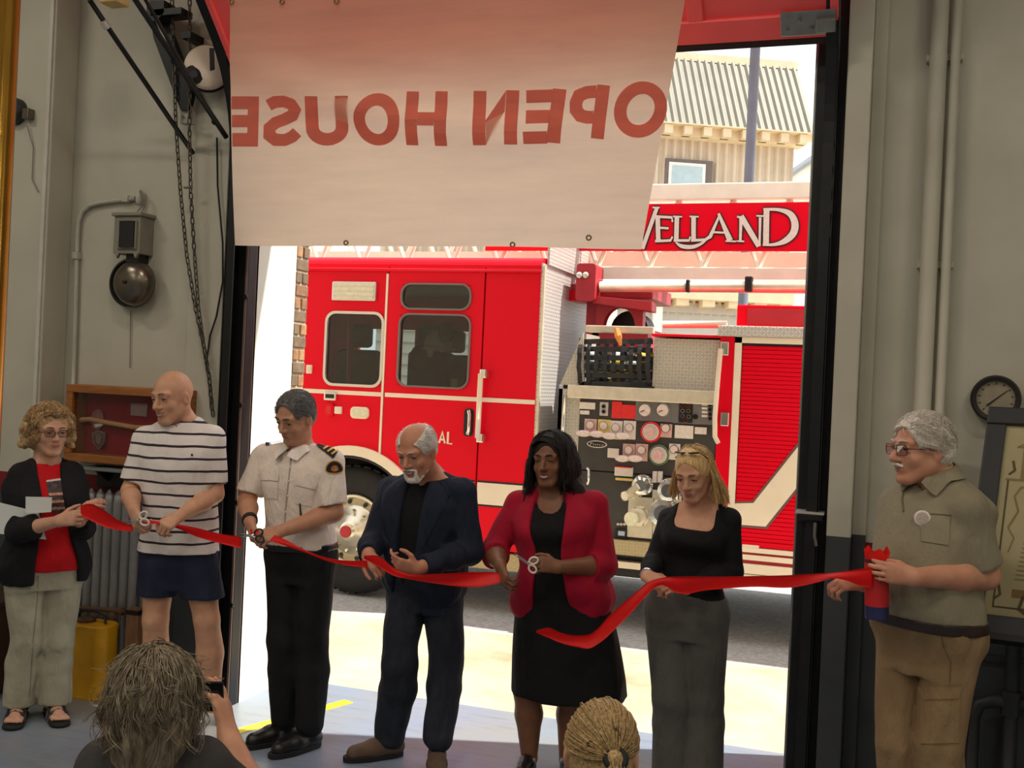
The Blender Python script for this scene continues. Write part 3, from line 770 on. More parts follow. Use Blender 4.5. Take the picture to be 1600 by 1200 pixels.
a, b = T(912, 507), T(1018, 521); MB().box(a[0], b[0], YT + .06, YT + .12, b[2], a[2]).build('bed_rail', M_ALU, tk, bevel=.006)
a, b = T(1021, 528), T(1125, 612)
lk = MB().box(a[0], b[0], YT + .03, YT + .9, b[2], a[2]).build('locker_box', M_PLATE, tk)
a, b = T(1018, 521), T(1128, 528); MB().box(a[0], b[0], YT + .0, YT + .9, b[2], a[2]).build('locker_lid', M_TRED, tk, bevel=.006)
MB().tube([T(1036, 507, .2), T(1136, 507, .2)], .028, 8).build('lid_bar', M_TWHITE, tk, smooth=True)

# ---------------------------------------------------------------- rear body with roll-up door
rx0, rx1 = TX(1118, 700), TX(1118, 700) + 3.2
zr_t = TZ(1190, 527); zr_b = TZ(1190, 848)
xd0 = TX(1141, 700)
MB().box(rx0, xd0, YT, YT + .06, zr_b, zr_t).build('body_post', M_TRED, tk, bevel=.006)
MB().box(rx0, rx1, YT + .06, YT + WT, zr_b, zr_t).build('rear_body', M_TRED, tk)
MB().box(rx0 - .02, rx1, YT - .02, YT + .3, zr_t, TZ(1190, 510)).build('body_cap', plate_mat('tread_plate_cap', (244, 238, 230), 40.0, (0, 2)), tk, bevel=.006)
MB().box(xd0, xd0 + .05, YT - .004, YT + .06, zr_b, zr_t).build('shutter_frame', M_TWHITE, tk)
MB().box(xd0, rx1, YT - .004, YT + .06, zr_t - .045, zr_t - .002).build('shutter_frame', M_TWHITE, tk)
MB().box(xd0 + .05, rx1, YT + .001, YT + .06, zr_t - .06, zr_t - .045).build('shutter_gap', M_DK, tk)
zs0, zs1 = zr_b, zr_t - .06; ns = 46
for k in range(ns):
    z0 = zs0 + (zs1 - zs0) * k / ns; z1 = zs0 + (zs1 - zs0) * (k + 1) / ns
    MB().box(xd0 + .055, rx1, YT + .012, YT + .05, z0 + .0015, z1 - .0015).build('shutter_slat', M_TRED, tk, bevel=.003, seg=1)
# chevron stripe painted across the slats
def chev(pts, y, nm, m): MB().prism([(lambda q: (q[0], y, q[2]))(T(*p)) for p in pts], (0, .0025, 0)).build(nm, m, tk)
def above(x): return None
CH = [(1141, 787), (1177, 786), (1253, 690), (1330, 593), (1330, 652), (1253, 752), (1196, 823), (1141, 819)]
chev([(1139, 784), (1175, 783), (1253, 684), (1330, 587), (1330, 658), (1253, 758), (1198, 827), (1139, 823)], YT + .0085, 'chevron_border', mat('dark_tape', (110, 84, 80), .5))
chev(CH, YT + .006, 'chevron_stripe', M_TWHITE)
for k in range(14):   # slat joints across the tape
    z = zs0 + (zs1 - zs0) * (k * 2 + 4) / ns
x_ = [(1160, 850), (1186, 861)]
a, b = T(*x_[0]), T(*x_[1]); MB().box(a[0], b[0], YT - .02, YT + .02, b[2], a[2]).build('latch_bar_plate', M_TWHITE, tk, bevel=.006)
MB().box(rx0 + .08, rx1, YT - .006, YT + .1, TZ(1190, 856), zr_b).build('shutter_sill', M_TRED, tk)
for (ya, yb, m, d) in ((857, 864, M_TWHITE, .03), (864, 868, M_TDRED, .01), (868, 876, M_TWHITE, .03), (876, 882, M_TDRED, .01), (882, 897, M_TWHITE, .04)):
    MB().box(rx0 + .05, rx1, YT - d, YT + .2, TZ(1190, yb), TZ(1190, ya)).build('sill_trim', m, tk)
MB().box(rx0, rx1, YT + .1, YT + WT - .1, .45, TZ(1190, 897)).build('underbody', M_DK, tk)
for y in (545, 655):
    a = T(1133, y); MB().box(a[0] - .03, a[0] + .03, YT - .03, YT, a[2] - .05, a[2] + .05).build('hinge_block', M_CHROME, tk, bevel=.006)
MB().tube([T(1126, 545, -.05), T(1121, 600, -.06), T(1117, 652, -.06), T(1117, 682, -.05), T(1122, 692, -.03)], .018, 8).build('curved_hand_rail', M_TWHITE, tk, smooth=True)
a = T(1152, 476, .5); b = T(1330, 512, .5)
bx = MB().box(a[0], b[0], YT + .5, YT + 1.4, zr_t, a[2]).build('top_locker', M_TRED, tk, bevel=.01)
MB().box(TX(1168, 490, .5), b[0], YT + .485, YT + .5, TZ(1200, 508, .5), TZ(1200, 482, .5)).build('locker_panel', M_TDRED, bx)

# ---------------------------------------------------------------- ladder, turntable, name board
YL = YT + .95
def Lz(py, px=1100): return PY(px, py, YL)[2]
lx0, lx1 = xc0 - .5, PY(1420, 300, YL)[0]
z_lo0, z_lo1 = Lz(441), Lz(417); z_up0, z_up1 = Lz(311, 1150), Lz(285, 1150)
zs_b, zs_t = Lz(393), Lz(318, 1150)
xs_l = PY(760, 390, YL)[0]
for yy, nm in ((YL, 'ladder_rail'), (YL + .8, 'far_ladder_rail')):
    MB().box(lx0, lx1, yy, yy + .09, z_lo0, z_lo1).build('lower_' + nm, M_TW2, tk, bevel=.01)
    MB().box(lx0, lx1, yy, yy + .09, z_up0, z_up1).build('upper_' + nm, M_TW2, tk, bevel=.01)
    n = 15; xs = np.linspace(lx0, lx1, n)
    for k in range(n - 1):
        xm = (xs[k] + xs[k + 1]) / 2
        MB().tube([(xs[k], yy + .05, z_up0 + .01), (xm, yy + .05, z_lo1 - .01)], .02, 6).build('lattice_bar', M_TW2, tk)
        MB().tube([(xm, yy + .05, z_lo1 - .01), (xs[k + 1], yy + .05, z_up0 + .01)], .02, 6).build('lattice_bar', M_TW2, tk)
for k in range(30):
    x = lx0 + (lx1 - lx0) * k / 29; MB().tube([(x, YL + .09, z_lo1 - .03), (x, YL + .8, z_lo1 - .03)], .018, 6).build('rung', M_TW2, tk)
MB().box(lx0, lx1, YL + .3, YL + .5, z_lo1 + .02, z_lo1 + .16).build('inner_ladder', M_TW2, tk)
# name board
NB = MB().box(xs_l, PY(1420, 350, YL)[0], YL - .03, YL - .008, zs_b, zs_t).build('name_board', M_TRED, tk)
def nb(px, py): q = PY(px, py, YL - .032); return q
M_OUT = mat('dark_letter_outline', (70, 16, 22), .5)
def q(px, py): return (px, py)
W = [([(985, 324), (1004, 389)], 9), ([(1004, 389), (1027, 324)], 6), ([(1020, 324.5), (1031, 324.5)], 2.5), ([(967, 324), (985, 324)], 2.5), ([(968, 324), (985, 389)], 9), ([(985, 389), (1000, 335)], 5),
     ([(1028, 340), (1029, 378)], 7), ([(1024, 338.5), (1050, 340), (1051, 347)], [4, 4, 3]), ([(1029, 356), (1045, 357)], 3.5), ([(1024, 377), (1048, 376), (1051, 370)], [4, 4, 3]),
     ([(1058, 339), (1057, 376)], 7), ([(1052, 338.5), (1066, 339)], 2.5), ([(1053, 376), (1077, 376), (1079, 370)], [4, 4, 3]),
     ([(1084, 339), (1084, 376)], 7), ([(1078, 338.5), (1092, 339)], 2.5), ([(1080, 376), (1102, 375), (1110, 370), (1124, 338)], [4, 4.5, 5, 3]),
     ([(1056, 379), (1066, 385), (1082, 386), (1096, 381), (1106, 373)], [2, 6, 6, 4, 2]),
     ([(1123, 334), (1141, 376)], [4, 9]), ([(1114, 363), (1134, 364)], 3), ([(1134, 377), (1150, 377.5)], 2.5),
     ([(1158, 342), (1157, 376)], [5, 4]), ([(1151, 377), (1163, 377.5)], 2.5), ([(1152, 339), (1162, 340)], 3), ([(1158, 338), (1186, 385)], [9, 8]), ([(1187, 385), (1188, 340)], [3, 4]), ([(1182, 337.5), (1194, 338)], 2.5),
     ([(1198, 326), (1197, 383)], 9), ([(1193, 327.5), (1216, 328), (1234, 334), (1242, 348), (1240, 364), (1228, 376), (1212, 382), (1192, 383)], [4, 5, 9, 11, 11, 9, 5, 3])]
def smooth_stroke(p, w):
    w = w if isinstance(w, list) else [w] * len(p)
    if len(p) < 5: return p, w
    tt, S = catmull_(np.arange(len(p)), np.array([(a_[0], a_[1], b_) for a_, b_ in zip(p, w)], float), 5 * len(p)); return [(q[0], q[1]) for q in S], [float(q[2]) for q in S]
def catmull_(ts, vals, n):
    tt = np.linspace(ts[0], ts[-1], n); m = np.gradient(vals, axis=0); out = []
    for t_ in tt:
        i = min(int(t_), len(ts) - 2); q_ = t_ - i; out.append((2 * q_**3 - 3 * q_**2 + 1) * vals[i] + (q_**3 - 2 * q_**2 + q_) * m[i] + (-2 * q_**3 + 3 * q_**2) * vals[i + 1] + (q_**3 - q_**2) * m[i + 1])
    return tt, np.array(out)
W = [smooth_stroke(*q_) for q_ in W]
mb = MB(); strokes(mb, [(p, [w_ + 4.5 for w_ in (w if isinstance(w, list) else [w] * len(p))]) for p, w in W], nb, (0, -.0008, 0)); mb.build('letter_outline', M_OUT, NB)
mb = MB(); strokes(mb, W, lambda a_, b_: nb(a_, b_) + np.array([0, -.008, 0]), (0, -.0008, 0)); mb.build('board_lettering', M_LABW, NB)
# bracket, turntable frame, hydraulic pipes below the ladder
a, b = T(901, 411, .6), T(929, 471, .6)
br2 = MB().prism([(p[0], YT + .6, p[1]) for p in rrect(a[0], b[0], b[2], a[2], .03)], (0, .25, 0)).build('ladder_bracket', M_TDRED, tk, bevel=.006)
for x in (906, 916):
    c = T(x, 430, .6); MB().lathe([(.026, 0), (.026, -.02), (.012, -.03)], (c[0], c[1], c[2]), (0, 1, 0), 12).build('bracket_bolt', M_CHROME, br2)
MB().box(TX(878, 455, .8), TX(1020, 455, .8), YT + .8, YT + 1.6, TZ(950, 466, .8), TZ(950, 444, .8)).build('turntable_beam', M_TDRED, tk, bevel=.01)
MB().prism([T(878, 470, .75), T(878, 452, .75), T(905, 455, .75), T(905, 470, .75)], (0, .3, 0)).build('red_block', M_TRED, tk)
MB().prism([T(925, 462, .65), T(1018, 470, .65), T(1018, 487, .65), T(925, 474, .65)], (0, .2, 0)).build('boom_arm', M_TDRED, tk, bevel=.01)
mb = MB()
cA = T(967, 512, .75); ro, ri = .22, .135
vs = []; fs = []
for i, t_ in enumerate(np.linspace(0, math.pi, 17)):
    for yy in (YT + .75, YT + .85):
        vs.append((cA[0] + ri * math.cos(t_), yy, cA[2] + ri * math.sin(t_) * 1.25)); k = 1 / max(abs(math.cos(t_)), abs(math.sin(t_)))
        vs.append((cA[0] + ro * math.cos(t_) * k * .9, yy, cA[2] + max(0, ro * math.sin(t_) * k * .85)))
for i in range(16):
    a_ = 4 * i; fs += [(a_, a_ + 1, a_ + 5, a_ + 4), (a_ + 2, a_ + 6, a_ + 7, a_ + 3), (a_, a_ + 4, a_ + 6, a_ + 2), (a_ + 1, a_ + 3, a_ + 7, a_ + 5)]
mb.add(vs, fs).build('turntable_arch', M_TDRED, tk)
MB().lathe([(.16, 0), (.16, .3), (.15, .3)], (cA[0] + .03, YT + 1.0, cA[2]), (0, 1, 0), 24).build('turntable_hub', M_DK, tk)
MB().box(TX(917, 470, .8), TX(936, 500, .8), YT + .8, YT + 1.0, 1.9, TZ(925, 470, .8)).build('turntable_post', M_TDRED, tk)
MB().box(TX(925, 530, .8), TX(1012, 530, .8), YT + .8, YT + 1.4, 1.9, TZ(950, 512, .8)).build('turntable_base', M_TDRED, tk)
MB().tube([T(938, 448, .7), T(1420, 449, .7)], .045, 10).build('hydraulic_pipe', M_ALU, tk, smooth=True)
MB().tube([T(930, 438, .75), T(1420, 440, .75)], .012, 6).build('cable_conduit', M_CHROME, tk)
a = T(1170, 444, .66); MB().box(a[0] - .03, a[0] + .03, a[1] - .03, a[1] + .05, a[2] - .06, a[2] + .06).build('pipe_clamp', M_DK, tk, bevel=.01)
a = T(1075, 447, .66); MB().box(a[0] - .015, a[0] + .015, a[1] - .03, a[1] + .05, a[2] - .05, a[2] + .05).build('pipe_clamp', M_DK, tk, bevel=.01)
# ================================================================ ACROSS THE STREET
be = R0 * math.cos(math.radians(7)) + FW * math.sin(math.radians(7)); bn = np.array([be[1], -be[0], 0.0])   # along the facade / towards us
bo = P(1045, 205, 17.0)
def B(px, py, off=0.0):
    r = ray(px, py); o = bo + bn * off; return CAM + r * (np.dot(o - CAM, bn) / np.dot(r, bn))
def bu(p): return float(np.dot(p - bo, be))
def bp(u, off, z): q = bo + be * u + bn * off; return np.array([q[0], q[1], z])
M_SIDING = mat('grey_beige_siding', (206, 194, 172), .7, var=.08, vscale=3)
M_ROOFM = mat('ribbed_roof_metal', (138, 134, 120), .6, var=.08, vscale=3)
M_CREAM = mat('cream_cornice', (222, 206, 172), .6, var=.08, vscale=6)
u_r = bu(B(1238, 250)); u_l = bu(B(600, 250)); z_c0 = B(1150, 226)[2]; z_c1 = B(1150, 198, .5)[2]
bld = thing('building', bp((u_l + u_r) / 2, -2, 0), 'grey beige building with ribbed mansard roof and cream cornice', 'building')
def corrug(ua, ub, za, zb, offa, offb, pitch, amp, nm, m, ub_top=None):
    n = int((ub - ua) / pitch * 4); vs = []; fs = []
    for i in range(n + 1):
        t_ = i / n; k = i % 4; d = (0, amp, amp, 0)[k]
        vs += [bp(ua + (ub - ua) * t_, offa + d, za), bp(ua + ((ub_top if ub_top is not None else ub) - ua) * t_, offb + d, zb)]
    for i in range(n): fs.append((2 * i, 2 * i + 2, 2 * i + 3, 2 * i + 1))
    return MB().add(vs, fs).build(nm, m, bld)
zl0 = 2.55
corrug(u_l, u_r, zl0, z_c0 + .05, 0, 0, .14, .05, 'ribbed_wall', M_SIDING)
MB().prism([bp(u_l, -.02, 0), bp(u_r, -.02, 0), bp(u_r, -.02, z_c1), bp(u_l, -.02, z_c1)], -bn * 5).build('wall', M_SIDING, bld)
MB().prism([bp(u_l, .5, z_c0 + .14), bp(u_r + .45, .5, z_c0 + .14), bp(u_r + .45, .5, z_c1), bp(u_l, .5, z_c1)], -bn * .55).build('cornice', M_CREAM, bld)
MB().prism([bp(u_l, .3, z_c0), bp(u_r + .1, .3, z_c0), bp(u_r + .1, .3, z_c0 + .15), bp(u_l, .3, z_c0 + .15)], -bn * .35).build('cornice_band', M_CREAM, bld)
for k in range(24):
    u = u_r + .25 - .31 * k
    MB().prism([bp(u, .45, z_c0 + .0), bp(u + .13, .45, z_c0 + .0), bp(u + .13, .45, z_c0 + .135), bp(u, .45, z_c0 + .135)], -bn * .2).build('cornice_bracket', M_CREAM, bld)
zt = B(1150, 99, -.5)[2]; u_rt = bu(B(1246, 103, -.5)); u_rb = bu(B(1274, 208, .45))
corrug(u_l, u_rb, z_c1, zt, .45, -.5, .115, .045, 'ribbed_roof', M_ROOFM, u_rt)
MB().prism([bp(u_l, -.46, zt - .03), bp(u_rt, -.46, zt - .03), bp(u_rt, -.46, zt + .1), bp(u_l, -.46, zt + .1)], -bn * .2).build('ridge_cap', M_CREAM, bld)
a, b = B(1043, 249), B(1109, 300); ua, ub = bu(a), bu(b)
M_DFR = mat('dark_window_frame', (110, 100, 94), .6)
wf = MB().prism([bp(ua - .05, .10, b[2]), bp(ub, .10, b[2]), bp(ub, .10, a[2]), bp(ua - .05, .10, a[2])], -bn * .1).build('window', M_DFR, bld)
MB().prism([bp(ua, .12, b[2]), bp(ub - .12, .12, b[2]), bp(ub - .12, .12, a[2] - .06), bp(ua, .12, a[2] - .06)], -bn * .1).build('sash', mat('white_sash', (236, 236, 230), .5), wf)
MB().prism([bp(ua + .05, .13, b[2]), bp(ub - .17, .13, b[2]), bp(ub - .17, .13, a[2] - .11), bp(ua + .05, .13, a[2] - .11)], -bn * .03).build('pane', mat('sky_glass', (176, 200, 206), .1), wf)
# ground floor front: band, brackets, lapped boards, corner post
z1 = B(1080, 460)[2]; z0 = B(1080, 478)[2]
MB().prism([bp(u_l, .35, z0 + .08), bp(u_r, .35, z0 + .08), bp(u_r, .35, z1 + .35), bp(u_l, .35, z1 + .35)], -bn * .35).build('shop_fascia', M_CREAM, bld)
for k in range(22):
    u = u_r - .2 - .42 * k
    MB().prism([bp(u, .3, z0 - .02), bp(u + .2, .3, z0 - .02), bp(u + .2, .3, z0 + .1), bp(u, .3, z0 + .1)], -bn * .25).build('fascia_bracket', M_CREAM, bld)
M_LAP = mat('pale_lapped_board', (190, 188, 178), .6, var=.06)
for k in range(14):
    z = z0 - .12 - k * .17
    if z < .1: break
    MB().add([bp(u_l, .1, z), bp(u_r, .1, z), bp(u_r, .04, z + .17), bp(u_l, .04, z + .17)], [(0, 1, 2, 3)]).add([bp(u_l, .04, z), bp(u_r, .04, z), bp(u_r, .1, z), bp(u_l, .1, z)], [(0, 1, 2, 3)]).build('lapped_board', M_LAP, bld)
ua = bu(B(1027, 480)); MB().prism([bp(ua - .1, .16, 0), bp(ua + .05, .16, 0), bp(ua + .05, .16, z1), bp(ua - .1, .16, z1)], -bn * .1).build('corner_board', mat('white_board', (236, 238, 234), .5), bld)
# pole in the street
pt, pbm = P(1181, 60, 12.5), P(1161, 470, 12.5)
k = pt[2] / (pt[2] - pbm[2]); pf = pt + (pbm - pt) * k
pl = thing('utility_pole', pf, 'slim blue grey street pole before the mansard roof', 'pole')
MB().tube([pf, pt + (pt - pbm) * .4], .058, 12).build('shaft', mat('blue_grey_pole', (104, 112, 124), .6, var=.1), pl, smooth=True)
MB().lathe([(.16, -.02), (.16, .03), (.08, .05)], pf, (0, 0, 1), 16).build('base_plate', mat('blue_grey_pole'), pl)
# pale gable far right
ga = P(1180, 320, 26); M_PALE = mat('pale_house_paint', (240, 240, 236), .6, var=.03)
gz = P(1268, 249, 26)[2]
hs = thing('house', (ga[0], ga[1], 0), 'pale gabled house far behind the ribbed-roof building', 'house')
gl_, gr_ = P(1190, 300, 26), P(1330, 300, 26)
MB().prism([(gl_[0], gl_[1], 0), (gr_[0], gr_[1], 0), (gr_[0], gr_[1], gr_[2]), P(1272, 247, 26), (gl_[0], gl_[1], gl_[2])], FW * 4).build('wall', M_PALE, hs)
for q_ in ((1190, 303), (1330, 300)):
    MB().tube([P(q_[0], q_[1], 25.9), P(1272, 246, 25.9)], .09, 6).build('roof_edge', mat('grey_roof_edge', (150, 156, 162), .6), hs)

# ================================================================ BANNER
YBN = 4.84
bl_, br__ = PY(368, 383, YBN), PY(1003, 388, YBN); wbn = np.linalg.norm(br__ - bl_)
yt = YBN
for _ in range(40):
    w_ = np.linalg.norm(PY(1071, -6, yt) - PY(357, -2, yt)); yt *= (wbn / w_) ** .7
tl_ = PY(357, -2, yt)
bnrm = np.cross(br__ - bl_, tl_ - bl_); bnrm /= np.linalg.norm(bnrm)
if np.dot(bnrm, CAM - bl_) < 0: bnrm = -bnrm
_r = ray(1071, -6); tr_ = CAM + _r * (np.dot(bl_ - CAM, bnrm) / np.dot(_r, bnrm))
def bdisp(p):
    u = np.dot(p - bl_, br__ - bl_) / wbn ** 2; v = np.dot(p - bl_, tl_ - bl_) / np.dot(tl_ - bl_, tl_ - bl_)
    s = .010 * math.sin(u * 7 + v * 3) + .006 * math.sin(u * 15 - v * 4 + 1)
    s += .030 * math.exp(-((v - .82 + .16 * math.sin(math.pi * min(1, max(0, u)))) / .07) ** 2) * math.sin(math.pi * min(1, max(0, u)))
    return p + bnrm * s
def bpx(px, py, off=0.0):
    r = ray(px, py); p = CAM + r * (np.dot(bl_ - CAM, bnrm) / np.dot(r, bnrm)); return bdisp(p) + bnrm * off
def cloth_mat(name, rgb, trans, rough=.9):
    t = NT(name); co = t.co('Object'); n = t.noise(t.co('Object', (1, 1, 7)), 3, 5)
    c = t.ramp(n, [(.3, tuple(q * .9 for q in lin(*rgb)[:3]) + (1,)), (.7, lin(*rgb))])
    t.l(c, t.b.inputs['Base Color']); t.set(Roughness=rough)
    tr = t.node('ShaderNodeBsdfTranslucent'); t.l(c, tr.inputs[0])
    mx = t.node('ShaderNodeMixShader'); mx.inputs[0].default_value = trans
    t.l(t.b.outputs[0], mx.inputs[1]); t.l(tr.outputs[0], mx.inputs[2]); t.l(mx.outputs[0], t.out.inputs[0]); return t.m
M_BAN = cloth_mat('banner_vinyl', (238, 218, 192), .66); M_BLET = cloth_mat('banner_print_red', (246, 172, 154), .66)
ban = thing('banner', (bl_ + br__) / 2, 'large cream banner reading OPEN HOUSE in reverse, hung across the doorway', 'banner')
nu, nv = 60, 36; V = []; Fq = []
for side in (0, 1):
    for j in range(nv + 1):
        for i in range(nu + 1):
            u, v = i / nu, j / nv
            p = (bl_ * (1 - u) + br__ * u) * (1 - v) + (tl_ * (1 - u) + tr_ * u) * v
            V.append(bdisp(p) - bnrm * .0015 * side)
N1 = (nu + 1) * (nv + 1)
for j in range(nv):
    for i in range(nu):
        a = j * (nu + 1) + i; Fq += [(a, a + 1, a + nu + 2, a + nu + 1)]
put('sheet', np.array(V[:N1]), np.array(Fq), M_BAN, ban)
def ell_pts(cx, cy, rx, ry, sl=0.0, n=32): return [(cx + rx * math.cos(2 * math.pi * k / n) - sl * math.sin(2 * math.pi * k / n), cy + ry * math.sin(2 * math.pi * k / n)) for k in range(n)] + [(cx + rx, cy)]
LET = [[([(397.5, 150), (397, 228)], 17), ([(388.8, 160), (363, 160)], 20), ([(388.7, 188.5), (364, 188.5)], 19), ([(388.5, 217.5), (365, 217.5)], 21)],
       [([(421, 164), (431, 158.5), (445, 157.5), (457, 162), (462, 171), (458, 180), (446, 186), (432, 191), (423, 199), (423, 210), (432, 217.5), (447, 218), (458, 213), (465, 206)], 18.5)],
       [([(489, 149), (488, 198)] + [(511 - 23 * math.cos(math.radians(a_)), 199 + 19 * math.sin(math.radians(a_))) for a_ in range(15, 180, 15)] + [(534, 198), (535, 149)], 19.5)],
       [(ell_pts(590, 187, 27.5, 32), 18.5)],
       [([(645, 143), (644.5, 227)], 19.5), ([(691, 142), (691, 227)], 19.5), ([(654.6, 184), (681.2, 184)], 20)],
       [([(752, 141), (752, 225)], 20), ([(803, 140), (800.5, 224)], 20), [(762, 186), (762, 224.5), (791, 172), (792.4, 140.5)]],
       [([(875, 138.5), (866, 222)], 21), ([(864, 149), (824, 150)], 20), ([(860.5, 180.5), (824, 181)], 20), ([(857, 213), (820, 213.5)], 20)],
       [([(943, 133), (934, 216)], 20), ([(932, 143), (917, 144), (905, 149), (900.5, 160), (901, 171), (908, 180), (918, 182.5), (928, 182.3)], 19.5)],
       [(ell_pts(1001, 171, 31.5, 34, 3.5), 19.5)]]
for gset in LET:
    mb = MB()
    for it in gset:
        if isinstance(it, list):
            v4 = [bpx(x, y, .0015) for x, y in it]; v8 = v4 + [q_ - bnrm * .001 for q_ in v4]; mb.add(v8, [(0, 1, 2, 3), (7, 6, 5, 4), (0, 4, 5, 1), (1, 5, 6, 2), (2, 6, 7, 3), (3, 7, 4, 0)]); continue
        pts, w = it
        if len(pts) == 2: (x0, y0), (x1, y1) = pts; pts = [(x0 + (x1 - x0) * i / 4, y0 + (y1 - y0) * i / 4) for i in range(5)]
        strokes(mb, [(pts, w)], lambda x, y: bpx(x, y, .0025), -bnrm * .001)
    mb.build('printed_letter', M_BLET, ban)
M_BRASS = mat('dull_brass', (120, 96, 60), .45, .7)
for x, y in ((541, 379), (800, 383), (921, 370), (360, 3), (440, 3), (526, 2)):
    c = bpx(x, y, .003)
    MB().tube([c + .011 * (math.cos(a_) * np.array([1, 0, 0]) + math.sin(a_) * np.array([0, 0, 1.])) for a_ in np.linspace(0, 2 * math.pi, 13)[:-1]], .004, 5, closed=True).build('eyelet', M_BRASS, ban)
for x in (360, 526, 700, 880, 1068):
    c = bpx(x, 0); q_ = c + np.array([0, .05, .42]); MB().tube([c, (c + q_) / 2, q_], .004, 5).build('cord', mat('white_cord', (220, 216, 206), .8), ban)

# ================================================================ LEFT OF THE DOORWAY
# brass fire pole
c = PZ(-18, 1200); c = P(-16, 600, 3.75); M_POLE = mat('polished_brass', (176, 134, 58), .2, 1.0, var=.12, vscale=5)
fp = thing('fire_pole', (c[0], c[1], 0), 'polished brass fire pole at the left edge of the hall', 'pole')
MB().cyl((c[0], c[1], 0), (c[0], c[1], ZC), .043, 24).build('shaft', M_POLE, fp, smooth=True)
MB().lathe([(.10, 0), (.10, .015), (.06, .03), (.045, .08)], (c[0], c[1], 0), (0, 0, 1), 24).build('floor_flange', M_POLE, fp, smooth=False)
# alarm bell
M_BELLG = mat('grey_green_enamel', (132, 128, 114), .5, var=.12, vscale=14)
M_GONG = mat('gong_metal', (112, 104, 92), .28, .85, var=.15, vscale=10)
bf = PY(198, 400, YW - .12)
bell = thing('alarm_bell', PY(205, 400, YW), 'grey box alarm bell with steel gong on the wall above the display case', 'bell')
def W(px, py, d=0.0): return PY(px, py, YW - d)
a, b = W(179, 338, .12), W(217, 399, .12)
MB().box(a[0], b[0], YW - .12, YW, b[2] + .01, a[2]).build('case', M_BELLG, bell, bevel=.004)
MB().box(a[0] - .012, b[0] + .012, YW - .135, YW, a[2], a[2] + .022).build('case_cap', M_BELLG, bell, bevel=.006)
dpl = MB().box(W(186, 345, .12)[0], W(211, 345, .12)[0], YW - .128, YW - .118, W(190, 388, .12)[2], W(190, 345, .12)[2]).build('case_window', M_DK, bell)
a2, b2 = W(186, 345, .13), W(211, 388, .13)
MB().tube([(a2[0], YW - .13, a2[2]), (b2[0], YW - .13, a2[2]), (b2[0], YW - .13, b2[2]), (a2[0], YW - .13, b2[2])], .006, 6, closed=True).build('window_frame', M_BELLG, bell)
for sx in (0, 1):
    x = a[0] + .01 + sx * (b[0] - a[0] - .05); MB().prism([(x, YW - .12, b[2] + .012), (x + .03, YW - .12, b[2] + .012), (x + .015, YW - .12, b[2] - .015)], (0, .02, 0)).build('case_foot', M_BELLG, bell)
g0 = W(209, 443, .02)
MB().lathe([(.135, 0), (.137, -.05), (.125, -.055), (.12, -.02)], (g0[0], YW - .01, g0[2]), (0, 1, 0), 40).build('gong_back', mat('dark_cast_iron', (44, 44, 44), .55), bell)
gc = W(200, 441, .14)
MB().lathe([(.128, .075), (.126, .06), (.12, .035), (.105, .012), (.08, -.005), (.045, -.016), (.012, -.02), (.0, -.02)], (gc[0], YW - .145, gc[2]), (0, 1, 0), 40).build('gong', M_GONG, bell, smooth=True)
MB().lathe([(.012, 0), (.012, -.012), (.006, -.016)], (gc[0], YW - .163, gc[2]), (0, 1, 0), 8).build('gong_bolt', M_DK, bell)
MB().box(W(197, 400, .09)[0], W(216, 400, .09)[0], YW - .09, YW, W(200, 412)[2], W(200, 397)[2]).build('striker_housing', M_DK, bell)
MB().tube([W(204, 486, .01), W(203, 575, .01)], .003, 5).build('pull_wire', mat('grey_wire', (130, 124, 116), .6), bell)
# conduit to the bell
cdp = [(113, 640), (116, 560), (119, 460), (121, 370), (123, 345), (129, 330), (140, 321), (155, 317), (185, 313), (212, 310)]
cd = thing('wall_conduit', W(120, 600), 'pale painted conduit bending across to the alarm bell', 'pipe')
MB().tube([W(x, y, .02) for x, y in cdp], .013, 10).build('pipe', mat('painted_conduit', (176, 174, 162), .5, var=.05), cd, smooth=True)
c = W(218, 308, .03); MB().sphere(c, (.022, .025, .05), 12, 8).build('elbow_box', mat('painted_conduit'), cd, smooth=True)
MB().tube([W(218, 298, .05), W(224, 305, .06), W(224, 318, .05), W(214, 332, .05)], .004, 6).build('wire', mat('grey_wire'), cd, smooth=True)
MB().tube([W(219, 300, .05), W(227, 308, .06), W(226, 322, .05), W(219, 334, .05)], .004, 6).build('wire', mat('grey_wire'), cd, smooth=True)
for x, y in ((198, 311), (120, 400)):
    c = W(x, y, .02); MB().box(c[0] - .02, c[0] + .02, YW - .04, YW, c[2] - .02, c[2] + .02).build('clip', mat('painted_conduit'), cd, bevel=.005)
# second small gong on the pillar, mostly behind the brass pole
c = PY(27, 175, 4.85)
g2 = thing('wall_gong', c, 'small dark gong on the pillar behind the brass pole', 'bell')
MB().lathe([(.075, 0), (.075, -.03), (.06, -.06), (.03, -.075), (0, -.08)], (c[0], 4.85, c[2]), (0, 1, 0), 24).build('gong', mat('dark_cast_iron'), g2, smooth=True)
q_ = PY(44, 178, 4.82); MB().box(q_[0] - .03, q_[0] + .02, 4.8, 4.85, q_[2] - .03, q_[2] + .03).build('bracket', M_GONG, g2, bevel=.006)
MB().tube([PY(42, 195, 4.83), PY(52, 230, 4.84), PY(50, 280, 4.84), PY(60, 300, 4.84)], .0035, 5).build('wire', mat('grey_wire'), g2)

